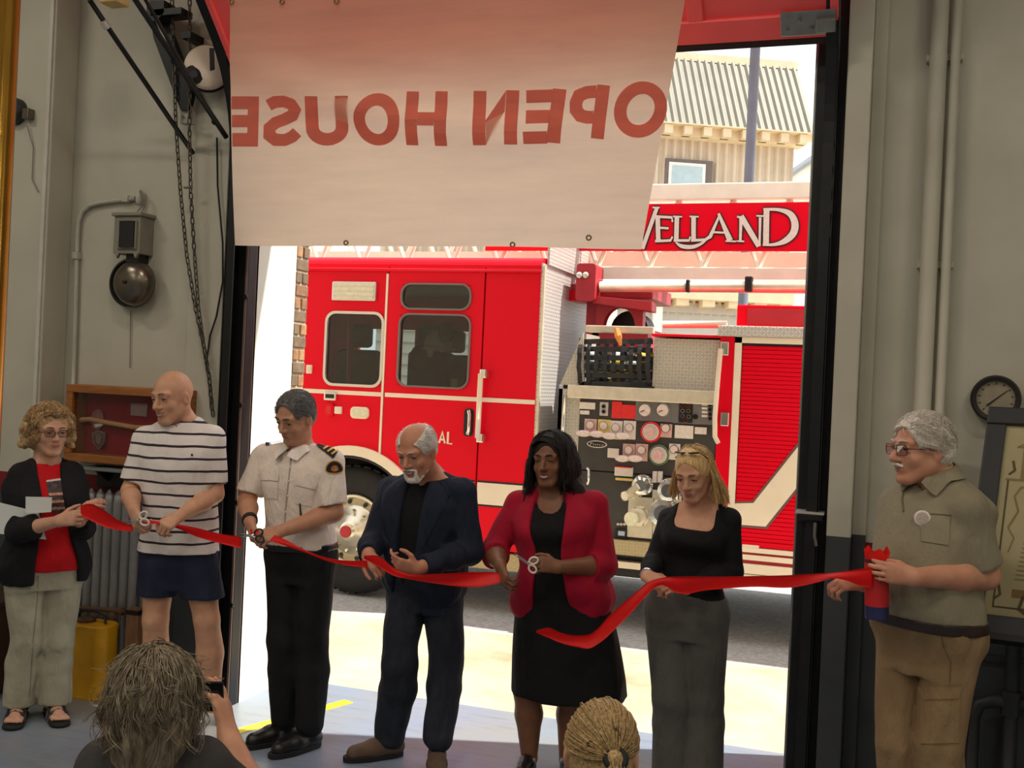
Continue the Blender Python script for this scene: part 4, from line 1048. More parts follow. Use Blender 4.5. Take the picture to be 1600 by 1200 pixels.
# hoist chain: two runs of steel links
ch = thing('hoist_chain', W(330, 640, .1), 'long loop of steel chain hanging beside the door track', 'chain')
lm = None
def link_mesh(m=[None]):
    if m[0] is None:
        pts = [np.array([x, 0, z]) for x, z in arc(0, .011, .0085, .009, 0, 180, 5) + arc(0, -.011, .0085, .009, 180, 360, 5)]
        b_ = MB().tube(pts, .0042, 5, closed=True); m[0] = mesh_np('chain_link', np.array(b_.v), b_.f, True); m[0].materials.append(mat('chain_steel', (92, 88, 78), .45, .7, var=.2))
    return m[0]
def chain(pp):
    pts = [W(x, y, d) for x, y, d in pp]; seg = [np.linalg.norm(pts[i + 1] - pts[i]) for i in range(len(pts) - 1)]; L_ = sum(seg); n = int(L_ / .0335)
    for k in range(n):
        s_ = (k + .5) / n * L_; i = 0
        while s_ > seg[i]: s_ -= seg[i]; i += 1
        p = pts[i] + (pts[i + 1] - pts[i]) * s_ / seg[i]; d = (pts[i + 1] - pts[i]) / seg[i]
        o = bpy.data.objects.new('chain_link', link_mesh()); link(o, ch)
        qn = Vector(d).to_track_quat('Z', 'Y'); o.rotation_mode = 'QUATERNION'
        from mathutils import Quaternion
        o.rotation_quaternion = qn @ Quaternion((0, 0, 1), .5 + (k % 2) * math.pi / 2); o.location = Vector(p - wloc(ch))
chain([(268, -20, .14), (271, 80, .14), (275, 200, .13), (282, 300, .12), (292, 400, .1), (305, 480, .09), (318, 540, .08), (328, 600, .07), (333, 650, .06)])
chain([(296, -20, .14), (297, 80, .14), (296, 200, .13), (298, 300, .12), (304, 400, .1), (310, 480, .09), (319, 545, .08), (327, 590, .08), (331, 640, .07)])
MB().tube([W(288, 293, .12), W(300, 293, .12)], .008, 6).build('spreader', M_STEEL, ch)
# hoist bracket plates and braces at the top
hb = thing('hoist_bracket', W(290, 150), 'black steel door hoist bracket with bolted plates above the bell', 'bracket')
MB().prism([W(229, 0, .12), W(247, 0, .12), W(262, 40, .12), W(300, 140, .12), W(293, 172, .12), W(282, 172, .12), W(240, 60, .12)], (0, .04, 0)).build('slanted_plate', M_BLACK, hb)
MB().prism([W(229, 0, .2), W(256, 0, .2), W(256, 20, .2), W(244, 32, .2), W(229, 34, .2)], (0, .1, 0)).build('gusset', M_BLACK, hb)
a, b = W(243, 19, .16), W(290, 25, .16); MB().box(a[0], b[0], YW - .2, YW - .1, b[2], a[2]).build('cross_bar', M_BLACK, hb)
MB().box(W(282, 172, .1)[0], W(298, 172, .1)[0], YW - .1, YW - .05, W(290, 200)[2], W(290, 172)[2]).build('wall_plate', mat('painted_conduit'), hb)
for x in (285, 295): MB().cyl(W(x, 181, .1), W(x, 181, .115), .008, 6).build('bolt', M_STEEL, hb)
b1 = thing('diagonal_brace', W(300, 235), 'long black steel rod brace slanting down to the trim by the chain', 'brace')
MB().tube([PY(140, 0, 4.3), PY(168, 42, 4.42), PY(302, 240, YW - .03)], .013, 8).build('rod', M_BLACK, b1, smooth=True)
c = PY(164, 38, 4.4); MB().lathe([(.02, -.02), (.02, .02)], c, PY(168, 42, 4.42) - PY(140, 0, 4.3), 8).build('turnbuckle', mat('bare_steel'), b1)
b2_ = thing('track_brace', W(350, 215), 'pair of black angle braces running up from the curved door track', 'brace')
for (p_, q_, r_) in (((205, -10, .75), (354, 215, .12), .014), ((222, -10, .70), (330, 180, .15), .010)):
    MB().tube([W(*p_), W(*q_)], r_, 6).build('angle_bar', M_BLACK, b2_)
MB().tube([W(228, -5, .6), W(264, 78, .35)], .006, 6).build('tension_wire', mat('bare_steel'), b2_)
for (x, y, d) in ((272, 95, .4), (300, 135, .3), (336, 190, .15)):
    MB().sphere(W(x, y, d), .02, 8, 6).build('clamp', M_BLACK, b2_)
# white round reel lamp at the bend
wl = thing('round_lamp', W(322, 105), 'white round lamp on a black arm beside the track bend', 'lamp')
c = W(324, 107, .14); ax = np.array([.55, -.83, 0.0])
M_WLAMP = mat('warm_white_enamel', (244, 226, 208), .4, var=.04)
MB().lathe([(.118, 0), (.12, .02), (.105, .04), (.06, .052), (0, .055)], c, ax, 32).build('disc', M_WLAMP, wl, smooth=True)
MB().lathe([(.125, -.03), (.128, .0), (.12, .012)], c, ax, 32).build('rim', M_BLACK, wl)
MB().prism([W(327, 75, .24), W(333, 75, .24), W(334, 108, .24), W(328, 110, .24)], (0, .01, 0)).build('arm', M_BLACK, wl)
MB().box(W(311, 74)[0], W(325, 74)[0], YW - .16, YW - .02, W(315, 74)[2], W(315, 64)[2]).build('mount', M_BLACK, wl)
c2 = W(303, 118, .2); MB().lathe([(.05, 0), (.05, .02), (.02, .03)], c2, ax, 16).build('hub', M_BLACK, wl)
# box and ring at the top edge
a = PY(180, 2, 4.45); jb = thing('junction_box', a, 'tan junction box high on the wall near the top edge', 'box')
MB().box(a[0] - .06, a[0] + .05, 4.4, 4.5, a[2] - .02, a[2] + .14).build('body', mat('tan_enamel', (190, 160, 96), .5), jb, bevel=.008)
MB().cyl((a[0] - .005, 4.45, a[2] + .14), (a[0] - .005, 4.45, a[2] + .6), .012, 8).build('drop_pipe', M_BLACK, jb)
# loose black cable by the track
cb = thing('cable', W(340, 500), 'thin black cable drooping from the door track', 'cable')
MB().tube([W(x, y, .06) for x, y in ((339, 215), (340, 290), (348, 380), (348, 440), (338, 495), (328, 525), (322, 570))], .005, 6).build('wire', M_BLACK, cb, smooth=True)

# display case with axe
M_OAK = mat('honey_oak', (150, 92, 40), .45, var=.25, vscale=8, stretch=(1, 6, 6), bump=.1)
M_FELT = mat('crimson_felt', (150, 18, 36), .95, var=.12, vscale=30)
D = .13
a, b = W(101, 600, D), W(305, 727, D)
a = np.array([W(101, 660, D)[0], 0, W(180, 604, D)[2]]); b = np.array([W(290, 660, D)[0], 0, W(180, 726, D)[2]])
case = thing('display_case', ((a[0] + b[0]) / 2, YW, b[2]), 'oak display case lined in crimson with an axe handle and badge', 'display case')
fw = .045
MB().box(a[0], b[0], YW - .02, YW, b[2], a[2]).build('felt_back', M_FELT, case)
MB().box(a[0], b[0], YW - D, YW, a[2] - fw, a[2]).build('frame_rail', M_OAK, case, bevel=.004)
MB().box(a[0], b[0], YW - D, YW, b[2], b[2] + fw).build('frame_rail', M_OAK, case, bevel=.004)
MB().box(a[0], a[0] + fw, YW - D, YW, b[2] + fw, a[2] - fw).build('frame_stile', M_OAK, case, bevel=.004)
MB().box(b[0] - fw, b[0], YW - D, YW, b[2] + fw, a[2] - fw).build('frame_stile', M_OAK, case, bevel=.004)
MB().box(a[0] + fw, b[0] - fw, YW - D + .02, YW - D + .024, b[2] + fw, a[2] - fw).build('glass', glassm('clear_glass', (.9, .9, .9, 1), .0, .35), case)
ax_ = thing('axe', W(170, 662, .05), 'wooden-handled axe mounted across the crimson display case', 'axe')
MB().tube([W(116, 657, .05), W(140, 655, .05), W(170, 661, .05), W(210, 668, .05), W(272, 671, .05)], [.016, .014, .014, .015, .017], 10).build('handle', mat('pale_ash_wood', (206, 160, 104), .5, var=.15), ax_, smooth=True)
MB().prism([W(262, 655, .06), W(274, 655, .06), W(276, 695, .06), W(256, 692, .06)], (0, .03, 0)).build('axe_head', M_CHROME, ax_, bevel=.004)
bd = thing('badge_plaque', W(153, 665, .05), 'silver oval and shield badge on the crimson felt', 'badge')
mb = MB().prism([(lambda q_: (q_[0] + p_[0], YW - .04, q_[2] + p_[1]))(W(152, 655, .04)) for p_ in arc(0, 0, .042, .058, 0, 350, 24)], (0, .01, 0)); mb.build('oval', mat('etched_silver', (170, 110, 112), .4, .3, var=.3, vscale=60), bd)
mb = MB().prism([W(143, 676, .05), W(153, 672, .05), W(164, 676, .05), W(163, 692, .05), W(154, 703, .05), W(145, 692, .05)], (0, .01, 0)); mb.build('shield', mat('shield_silver', (150, 120, 112), .4, .4, var=.4, vscale=60), bd)
mb = MB(); strokes(mb, [([W2 for W2 in ((147, 679), (153, 676), (160, 679), (159, 691), (154, 698), (148, 691), (147, 679))], 1.6)], lambda x, y: W(x, y, .052), (0, -.002, 0)); mb.build('shield_rim', M_GONG, bd)
MB().prism([W(147, 663, .055), W(162, 660, .055), W(160, 665, .055), W(149, 668, .055)], (0, .006, 0)).build('scroll', M_LABW, bd)
nc = thing('note_card', W(215, 640, .03), 'small grey card pinned inside the crimson display case', 'card')
MB().prism([W(204, 630, .03), W(230, 631, .03), W(229, 651, .03), W(204, 649, .03)], (0, .004, 0)).build('card', mat('grey_card', (176, 150, 146), .7), nc)
# shelf below, radiator
a, b = W(112, 733, .2), W(300, 745, .2)
sh = thing('wall_shelf', ((a[0] + b[0]) / 2, YW, b[2]), 'narrow grey shelf between display case and radiator', 'shelf')
MB().box(a[0], b[0], YW - .2, YW, b[2], a[2]).build('board', mat('grey_shelf_paint', (116, 122, 124), .5), sh, bevel=.004)
MB().box(a[0] + .03, b[0] - .03, YW - .03, YW, b[2] - .12, b[2]).build('backing', M_DK, sh)
for x in (a[0] + .1, b[0] - .1): MB().prism([(x, YW, b[2]), (x, YW - .17, b[2]), (x, YW, b[2] - .1)], (.02, 0, 0)).build('bracket', M_DK, sh)
M_RAD = mat('silver_radiator_paint', (150, 150, 150), .38, .35, var=.12, vscale=10)
YRD = 4.95
rz1 = PY(176, 768, YRD)[2]; rz0 = .09
rx = PY(149, 800, YRD)[0]; rp2 = PY(177, 800, YRD)[0]; pitch = (rp2 - rx) / 2
rad = thing('radiator', (rx, YRD, 0), 'silver cast iron column radiator under the shelf', 'radiator')
def rsec(m=[None]):
    if m[0] is None:
        b_ = MB()
        for yy in (-.035, .035):
            b_.tube([(0, yy, rz0 + .02), (0, yy, rz0 + .06), (0, yy, rz1 - .06), (0, yy, rz1 - .02), (0, yy, rz1)], [.008, pitch * .46, pitch * .46, pitch * .40, .010], 10)
        for z in (rz0 + .07, rz1 - .09): b_.tube([(0, -.04, z), (0, .04, z)], pitch * .42, 8)
        b_.tube([(0, -.035, rz1 - .005), (0, -.035, rz1 + .016)], [.009, .007], 6)
        m[0] = mesh_np('radiator_section', np.array(b_.v), b_.f, True); m[0].materials.append(M_RAD)
    return m[0]
for k in range(-3, 6):
    o = bpy.data.objects.new('radiator_section', rsec()); link(o, rad); o.location = (pitch * k, 0, 0)
for x in (-3, 5): MB().cyl((rx + pitch * x, YRD, 0), (rx + pitch * x, YRD, rz0 + .05), .025, 10).build('foot', M_RAD, rad)
# rusty valve pipe in front of the radiator
M_RUST = mat('rusty_pipe', (98, 74, 54), .7, .4, var=.3, vscale=20)
vp = thing('valve_pipe', PY(160, 955, 4.86), 'rusty pipe with valve running along the radiator foot', 'pipe')
MB().tube([PY(108, 949, 4.9), PY(112, 949, 4.86), PY(190, 955, 4.86), PY(203, 957, 4.86)], .012, 8).build('pipe', M_RUST, vp, smooth=True)
MB().lathe([(.022, -.02), (.022, .02), (.012, .03)], PY(187, 955, 4.86), (1, 0, 0), 10).build('valve', M_RUST, vp)
MB().tube([PY(187, 955, 4.86), PY(189, 968, 4.71)], .004, 5).build('lever', M_RUST, vp)
# yellow can
M_CAN = mat('yellow_can_paint', (206, 152, 14), .45, var=.15, vscale=7, bump=.05)
c = PY(137, 1079, 4.79); hc = .40; yc = 4.79
can = thing('fuel_can', (c[0], yc, 0), 'dented yellow metal can with carrying handle beside the radiator', 'can')
prof = rrect(-.15, .15, -.085, .085, .06, 6)
vs = []; fs = []; n = len(prof)
for z, s_ in ((0.0, .97), (.012, 1.0), (.02, .985), (hc - .03, .985), (hc - .02, 1.0), (hc - .008, 1.0), (hc, .94)):
    vs += [(c[0] + p_[0] * s_, yc + p_[1] * s_, z) for p_ in prof]
for i in range(6):
    for k in range(n): l = (k + 1) % n; fs.append((i * n + k, i * n + l, i * n + n + l, i * n + n + k))
fs += [tuple(range(n))[::-1], tuple(6 * n + k for k in range(n))]
MB().add(vs, fs).build('body', M_CAN, can, smooth=False)
MB().lathe([(.05, 0), (.05, .015), (.035, .025), (0, .025)], (c[0] - .03, yc, hc), (0, 0, 1), 16).build('cap', M_RUST, can)
MB().tube([(c[0] - .09, yc, hc), (c[0] - .075, yc, hc + .045), (c[0] - .04, yc, hc + .06), (c[0] + .06, yc, hc + .06), (c[0] + .09, yc, hc + .045), (c[0] + .1, yc, hc)], .007, 6).build('handle', mat('black_steel'), can, smooth=True)
# wooden block and dark cabinet
c = PZ(214, 1040); c = PY(214, 950, 4.86)
wd = thing('wooden_post', (c[0], 4.86, 0), 'short rough wooden post standing at the radiator end', 'post')
mb = MB().box(c[0] - .04, c[0] + .04, 4.82, 4.89, 0, c[2]); mb.build('timber', mat('rough_brown_wood', (132, 96, 66), .8, var=.25, vscale=10, stretch=(6, 6, 1), bump=.3), wd, bevel=.006)
MB().box(c[0] - .043, c[0] + .043, 4.817, 4.893, c[2] - .03, c[2] - .006).build('iron_band', M_DK, wd)
c = PY(-25, 932, 4.6); c1 = PY(13, 932, 4.6)
cbn = thing('wooden_chest', ((c[0] + c1[0]) / 2, 4.65, 0), 'dark brown wooden chest at the far left by the wall', 'chest')
M_DWOOD = mat('dark_brown_wood', (66, 44, 34), .6, var=.25, vscale=8, stretch=(1, 1, 5))
MB().box(c[0] - .35, c1[0], 4.45, 4.83, .02, c[2] - .03).build('body', M_DWOOD, cbn, bevel=.006)
MB().box(c[0] - .36, c1[0] + .012, 4.44, 4.84, c[2] - .03, c[2]).build('lid', M_DWOOD, cbn, bevel=.006)
MB().box(c1[0] - .04, c1[0] + .006, 4.443, 4.45, .02, c[2] - .03).build('corner_strap', M_DK, cbn)

# ================================================================ RIGHT OF THE DOORWAY
M_PIPEP = paint_mat('pipe_paint', 1.1, 1.1)
for (x, r, lab) in ((1452, .036, 'thick beige painted wall pipe right of the pilaster'), (1479, .02, 'thin beige painted wall pipe beside the thick one')):
    c = PY(x, 400, YW - .06); th = thing('wall_pipe', (c[0], YW - .06, 0), lab, 'pipe')
    MB().cyl((c[0], YW - .06, 0), (c[0], YW - .06, ZC), r, 16).build('pipe', M_PIPEP, th, smooth=True)
    for z in (.6, 2.4, 3.3): MB().box(c[0] - r - .012, c[0] + r + .012, YW - .05, YW, z - .015, z + .015).build('clip', M_PIPEP, th, bevel=.004)
c = PY(1556, 623, YW - .05)
dg = thing('dial_gauge', (c[0], YW, c[2]), 'round dark-rimmed dial gauge on the wall above the framed certificate', 'gauge')
M_RIMB = mat('dark_bronze_rim', (44, 40, 38), .45, .4)
MB().lathe([(.098, 0), (.10, -.05), (.092, -.065), (.078, -.062), (.076, -.045)], (c[0], YW, c[2]), (0, 1, 0), 36).build('rim', M_RIMB, dg, smooth=False)
MB().cyl((c[0], YW - .02, c[2]), (c[0], YW - .046, c[2]), .08, 32).build('face', mat('aged_dial_face', (150, 140, 118), .5, var=.12, vscale=20), dg)
MB().tube([(c[0] - .035, YW - .05, c[2] - .03), (c[0] + .045, YW - .05, c[2] + .038)], [.004, .0015], 6).build('needle', M_DK, dg)
for k in range(11):
    a_ = math.radians(225 - 27 * k); MB().tube([(c[0] + .06 * math.cos(a_), YW - .047, c[2] + .06 * math.sin(a_)), (c[0] + .07 * math.cos(a_), YW - .047, c[2] + .07 * math.sin(a_))], .0018, 4).build('tick_mark', M_DK, dg)
# framed certificate on an easel
TLc, BLc = P(1545, 637, 4.44), P(1494, 985, 4.16)
rt = np.array([math.cos(math.radians(-4)), math.sin(math.radians(-4)), 0]); dnv = BLc - TLc; dnv = dnv - rt * np.dot(dnv, rt) * .15
hF_, wF_ = np.linalg.norm(dnv), .71; dnu = dnv / hF_; fn = np.cross(rt, dnu); fn = fn if np.dot(fn, CAM - TLc) > 0 else -fn
def FC(u, v, off=0): return TLc + rt * wF_ * u + dnv * v + fn * off
def FM(u, v, off=0): return TLc + rt * u + dnu * v + fn * off
fr = thing('framed_certificate', FM(wF_ / 2, hF_), 'black framed old certificate leaning on an easel at the right edge', 'certificate')
fw = .075
def fbox(u0, u1, v0, v1, w0, w1, nm, m, par, bevel=.0):
    MBx = MB().obox(FM((u0 + u1) / 2, (v0 + v1) / 2, (w0 + w1) / 2), rt * (u1 - u0) / 2, dnu * (v1 - v0) / 2, fn * (w1 - w0) / 2)
    return MBx.build(nm, m, par, bevel=bevel)
M_FRB = mat('black_frame_wood', (34, 35, 38), .4, var=.1)
for q_ in ((0, wF_, 0, fw), (0, wF_, hF_ - fw, hF_), (0, fw, fw, hF_ - fw), (wF_ - fw, wF_, fw, hF_ - fw)): fbox(*q_, -.02, .02, 'frame_side', M_FRB, fr, .006)
paper = fbox(fw, wF_ - fw, fw, hF_ - fw, -.005, .0, 'paper', mat('yellowed_paper', (200, 188, 146), .7, var=.10, vscale=5), fr)
fbox(fw, wF_ - fw, fw, hF_ - fw, .004, .006, 'glass', glassm('frame_glass', (.95, .95, .95, 1), .0, .5), fr)
M_INK = mat('sepia_ink', (104, 88, 52), .7); M_INK2 = mat('pale_sepia_ink', (158, 138, 88), .7); M_GILT = mat('faded_gilt_band', (150, 118, 44), .6)
def ink(lines, m, nm): mb = MB(); strokes(mb, lines, lambda u, v: FM(u, v, .0008), fn * .0006); return mb.build(nm, m, paper)
L0, R_, T0, B0 = fw + .03, wF_ - fw - .03, fw + .03, hF_ - fw - .035
ink([([(L0, T0 + .2), (L0, B0), (R_, B0), (R_, T0 + .2)], .007)], M_INK, 'border_line')
ink([([(L0 - .01, T0 + .20), (L0 + .1, T0 + .20)], .010), ([(L0 + .06, T0 + .2), (L0 + .06, T0 + .07)], .035), ([(L0 + .02, T0 + .06), (L0 + .14, T0 - .01), (L0 + .26, T0 + .06), (L0 + .02, T0 + .06)], .008), ([(L0 + .21, T0 + .2), (L0 + .21, T0 + .07)], .035)], M_INK2, 'temple_drawing')
ink([([(L0 + .02, T0 + .40), (L0 + .05, T0 + .33), (L0 + .03, T0 + .27), (L0 + .05, T0 + .23), (L0 + .10, T0 + .23), (L0 + .12, T0 + .28), (L0 + .15, T0 + .30), (L0 + .2, T0 + .26), (L0 + .26, T0 + .27)], .008), ([(L0 + .02, T0 + .40), (L0 + .045, T0 + .44), (L0 + .03, T0 + .50)], .006)], M_INK2, 'hose_drawing')
ink([([(L0 + .30, T0 + .28), (R_ - .04, T0 + .28)], .03), ([(L0 + .34, T0 + .33), (R_ - .08, T0 + .33)], .012)], M_INK2, 'heading')
for k in range(14):
    v = T0 + .37 + .018 * k; ink([([(L0 + .09 - .002 * k, v), (L0 + .21 + .02 * math.sin(k * 2.3), v)], .006), ([(L0 + .26, v), (L0 + .38 + .02 * math.sin(k * 1.7), v)], .006)], M_INK2, 'text_line')
ink([([(L0 + .06, T0 + .66), (R_ - .06, T0 + .66)], .032)], M_GILT, 'gilt_band')
for k in range(6):
    v = T0 + .71 + .018 * k
    if v < B0 - .05: ink([([(L0 + .06, v), (L0 + .2, v)], .005), ([(L0 + .24, v), (L0 + .40, v)], .005)], M_INK2, 'text_line')
ink([([(L0 + .10, B0 - .045), (L0 + .125, B0 - .075), (L0 + .15, B0 - .045), (L0 + .16, B0), (L0 + .125, B0 + .025), (L0 + .09, B0), (L0 + .10, B0 - .045)], .012), ([(L0 + .125, B0 - .05), (L0 + .125, B0 + .01)], .02)], M_INK, 'emblem')
ink([([(L0 + .01, T0 + .12), (L0 + .02, T0 + .16), (L0 + .0, T0 + .18)], .01), ([(L0 + .01, B0 - .09), (L0 + .02, B0 - .05), (L0 + .0, B0 - .03)], .01)], M_INK, 'corner_ornament')
es = thing('easel', (FM(wF_ / 2, hF_)[0], FM(wF_ / 2, hF_)[1], 0), 'black easel legs under the framed certificate', 'easel')
for u in (.06, wF_ - .06):
    top = FM(u, .05, -.045); bt = FM(u, hF_ + .02, -.045); d_ = (bt - top) / np.linalg.norm(bt - top); ft = bt + d_ * (bt[2] / -d_[2])
    MB().tube([top, ft], .016, 8).build('leg', M_BLACK, es)
top = FM(wF_ / 2, .05, -.05); MB().tube([top, (top[0] + .02, min(4.9, top[1] + .3), 0)], .014, 8).build('leg', M_BLACK, es)
MB().obox(FM(wF_ / 2, hF_ + .012, 0), rt * wF_ / 2, dnu * .012, fn * .05).build('ledge', M_BLACK, es)
# dark pipes low on the wall
M_DPIPE = mat('dark_painted_pipe', (40, 43, 45), .5, var=.1)
c = PY(1582, 1050, YW - .08); lp = thing('heating_pipe', (c[0], YW - .08, 0), 'dark painted heating pipe with elbow low on the right wall', 'pipe')
MB().cyl((c[0], YW - .08, 0), (c[0], YW - .08, 1.15), .03, 12).build('riser', M_DPIPE, lp, smooth=True)
d_ = PY(1530, 1092, YW - .08); MB().tube([(c[0] + .9, YW - .08, d_[2]), (d_[0] + .05, YW - .08, d_[2]), (d_[0], YW - .08, d_[2] - .02), (d_[0] - .02, YW - .08, d_[2] - .08), (d_[0] - .02, YW - .08, 0)], .028, 10).build('branch', M_DPIPE, lp, smooth=True)
MB().lathe([(.042, -.05), (.042, .05)], (c[0], YW - .08, d_[2]), (0, 0, 1), 12).build('tee', M_DPIPE, lp)
MB().box(c[0] - .5, c[0] + 1, YW - .02, YW, PY(1560, 1028, YW)[2] - .012, PY(1560, 1028, YW)[2] + .012).build('rail', M_DPIPE, lp)
# ================================================================ soft-body modelling: blended shapes -> one continuous surface
from mathutils.bvhtree import BVHTree
def nrm(v): v = np.asarray(v, float); return v / (np.linalg.norm(v) + 1e-12)
def catmull(ts, vals, n=48):
    "smooth resampling of a table of sections"
    ts = np.asarray(ts, float); vals = np.asarray(vals, float); tt = np.linspace(ts[0], ts[-1], n); out = []
    m = np.gradient(vals, ts, axis=0)
    for t in tt:
        i = min(max(np.searchsorted(ts, t) - 1, 0), len(ts) - 2); h = ts[i + 1] - ts[i]; s = (t - ts[i]) / h
        out.append((2 * s**3 - 3 * s**2 + 1) * vals[i] + (s**3 - 2 * s**2 + s) * h * m[i] + (-2 * s**3 + 3 * s**2) * vals[i + 1] + (s**3 - s**2) * h * m[i + 1])
    return tt, np.array(out)
class Shape:
    def __init__(s): s.ops = []; s.nz = None
    def _op(s, fn, lo, hi, k, mode): s.ops.append((fn, np.asarray(lo, float), np.asarray(hi, float), k, mode)); return s
    def cone(s, a, b, ra, rb=None, k=.01, mode='u'):
        a = np.asarray(a, float); b = np.asarray(b, float); rb = ra if rb is None else rb; d = b - a; L2 = float(d @ d) + 1e-12; R = max(ra, rb)
        def fn(x, y, z):
            px, py, pz = x - a[0], y - a[1], z - a[2]
            t = np.clip((px * d[0] + py * d[1] + pz * d[2]) / L2, 0, 1)
            return np.sqrt((px - t * d[0]) ** 2 + (py - t * d[1]) ** 2 + (pz - t * d[2]) ** 2) - (ra + (rb - ra) * t)
        return s._op(fn, np.minimum(a, b) - R, np.maximum(a, b) + R, k, mode)
    def fcone(s, a, b, ra, rb, k=.01):
        "tapered limb with a flat far end (sleeve, trouser leg)"
        a = np.asarray(a, float); b = np.asarray(b, float); d = b - a; L = float(np.linalg.norm(d)); d = d / L; R = max(ra, rb)
        def fn(x, y, z):
            px, py, pz = x - a[0], y - a[1], z - a[2]; h = px * d[0] + py * d[1] + pz * d[2]; t = np.clip(h / L, 0, 1.2); hc = np.maximum(h, 0)
            return np.maximum(np.sqrt((px - hc * d[0]) ** 2 + (py - hc * d[1]) ** 2 + (pz - hc * d[2]) ** 2) - (ra + (rb - ra) * t), h - L)
        return s._op(fn, np.minimum(a, b) - R, np.maximum(a, b) + R, k, 'u')
    def path(s, pts, rs, k=.01):
        for i in range(len(pts) - 1): s.cone(pts[i], pts[i + 1], rs[i], rs[i + 1], k)
        return s
    def ell(s, c, r, ax=None, k=.01, mode='u'):
        c = np.asarray(c, float); r = np.asarray(r if hasattr(r, '__len__') else (r, r, r), float); A = np.eye(3) if ax is None else np.array([nrm(q) for q in ax])
        ext = np.sqrt(((A * r[:, None]) ** 2).sum(0))
        def fn(x, y, z):
            px, py, pz = x - c[0], y - c[1], z - c[2]
            q = [(A[i, 0] * px + A[i, 1] * py + A[i, 2] * pz) for i in range(3)]
            k0 = np.sqrt(sum((q[i] / r[i]) ** 2 for i in range(3))); k1 = np.sqrt(sum((q[i] / r[i] ** 2) ** 2 for i in range(3))) + 1e-9
            return k0 * (k0 - 1) / k1
        return s._op(fn, c - ext, c + ext, k, mode)
    def box(s, c, h, ax=None, r=.005, k=.005, mode='u'):
        c = np.asarray(c, float); h = np.asarray(h, float); A = np.eye(3) if ax is None else np.array([nrm(q) for q in ax])
        ext = (np.abs(A) * h[:, None]).sum(0)
        def fn(x, y, z):
            px, py, pz = x - c[0], y - c[1], z - c[2]
            q = [np.abs(A[i, 0] * px + A[i, 1] * py + A[i, 2] * pz) - (h[i] - r) for i in range(3)]
            return np.sqrt(sum(np.maximum(v, 0) ** 2 for v in q)) + np.minimum(np.maximum(q[0], np.maximum(q[1], q[2])), 0) - r
        return s._op(fn, c - ext, c + ext, k, mode)
    def plane(s, p, n, lo, hi, k=.004):
        "cut away everything on the side n points to, inside the region lo..hi"
        p = np.asarray(p, float); n = nrm(n)
        return s._op(lambda x, y, z: -((x - p[0]) * n[0] + (y - p[1]) * n[1] + (z - p[2]) * n[2]) + 0 * x * y * z, lo, hi, k, 'cut')
    def loft(s, o, up, side, front, table, k=.02, mode='u', power=2.3, off=0.0, h0=None, h1=None):
        "table rows: (height along up, shift side, shift front, half width, depth front, depth back)"
        o = np.asarray(o, float); T = np.asarray(table, float); tt, S = catmull(T[:, 0], T[:, 1:], 64)
        S = S.copy(); S[:, 2:] = np.maximum(S[:, 2:] + off, .004)
        lo_h, hi_h = (tt[0] if h0 is None else h0), (tt[-1] if h1 is None else h1)
        up, side, front = map(nrm, (up, side, front))
        R = max(S[:, 2:].max(), .01) + np.abs(S[:, :2]).max(); e = [o + up * h for h in (lo_h, hi_h)]
        def fn(x, y, z):
            px, py, pz = x - o[0], y - o[1], z - o[2]
            h = px * up[0] + py * up[1] + pz * up[2]; a = px * side[0] + py * side[1] + pz * side[2]; f = px * front[0] + py * front[1] + pz * front[2]
            g = lambda i: np.interp(h, tt, S[:, i])
            w = g(2); dd = np.where(f - g(1) > 0, g(3), g(4)); a = np.abs(a - g(0)) / w; f = np.abs(f - g(1)) / dd
            d = ((a ** power + f ** power) ** (1 / power) - 1) * np.minimum(w, dd)
            return np.maximum(d, np.maximum(lo_h - h, h - hi_h))
        return s._op(fn, np.minimum(*e) - R, np.maximum(*e) + R, k, mode)
    def noise(s, fn): s.nz = fn; return s
    def mesh(s, vox=.006, smooth=1):
        us = [q for q in s.ops if q[4] == 'u']
        lo = np.min([q[1] - q[3] for q in us], 0) - 3 * vox; hi = np.max([q[2] + q[3] for q in us], 0) + 3 * vox
        n = np.ceil((hi - lo) / vox).astype(int) + 1
        ax = [(lo[i] + vox * np.arange(n[i])).astype(np.float32) for i in range(3)]
        F = np.full(n, .5, np.float32)
        for fn, a, b, k, mode in s.ops:
            pad = k + 3 * vox
            i0 = np.clip(np.floor((a - pad - lo) / vox).astype(int), 0, n); i1 = np.clip(np.ceil((b + pad - lo) / vox).astype(int) + 1, 0, n)
            if (i1 <= i0).any(): continue
            sl = tuple(slice(i0[j], i1[j]) for j in range(3))
            x = ax[0][sl[0]][:, None, None]; y = ax[1][sl[1]][None, :, None]; z = ax[2][sl[2]][None, None, :]
            d = fn(x, y, z).astype(np.float32); f = F[sl]
            if mode == 'u':
                if k > 0: h = np.clip(.5 + .5 * (d - f) / k, 0, 1); F[sl] = d * (1 - h) + f * h - k * h * (1 - h)
                else: F[sl] = np.minimum(f, d)
            else:
                d = -d
                if k > 0: h = np.clip(.5 - .5 * (d - f) / k, 0, 1); F[sl] = d * (1 - h) + f * h + k * h * (1 - h)
                else: F[sl] = np.maximum(f, d)
        if s.nz is not None:
            I = np.nonzero(np.abs(F) < .035)
            F[I] += s.nz(ax[0][I[0]], ax[1][I[1]], ax[2][I[2]]).astype(np.float32)
        F[0] = F[-1] = .5; F[:, 0] = F[:, -1] = .5; F[:, :, 0] = F[:, :, -1] = .5
        ins = F < 0; c = n - 1
        cnt = np.zeros(c, np.int8)
        for i in (0, 1):
            for j in (0, 1):
                for k in (0, 1): cnt += ins[i:i + c[0], j:j + c[1], k:k + c[2]]
        C = np.array(np.nonzero((cnt > 0) & (cnt < 8))).T
        off = np.array([(i, j, k) for i in (0, 1) for j in (0, 1) for k in (0, 1)])
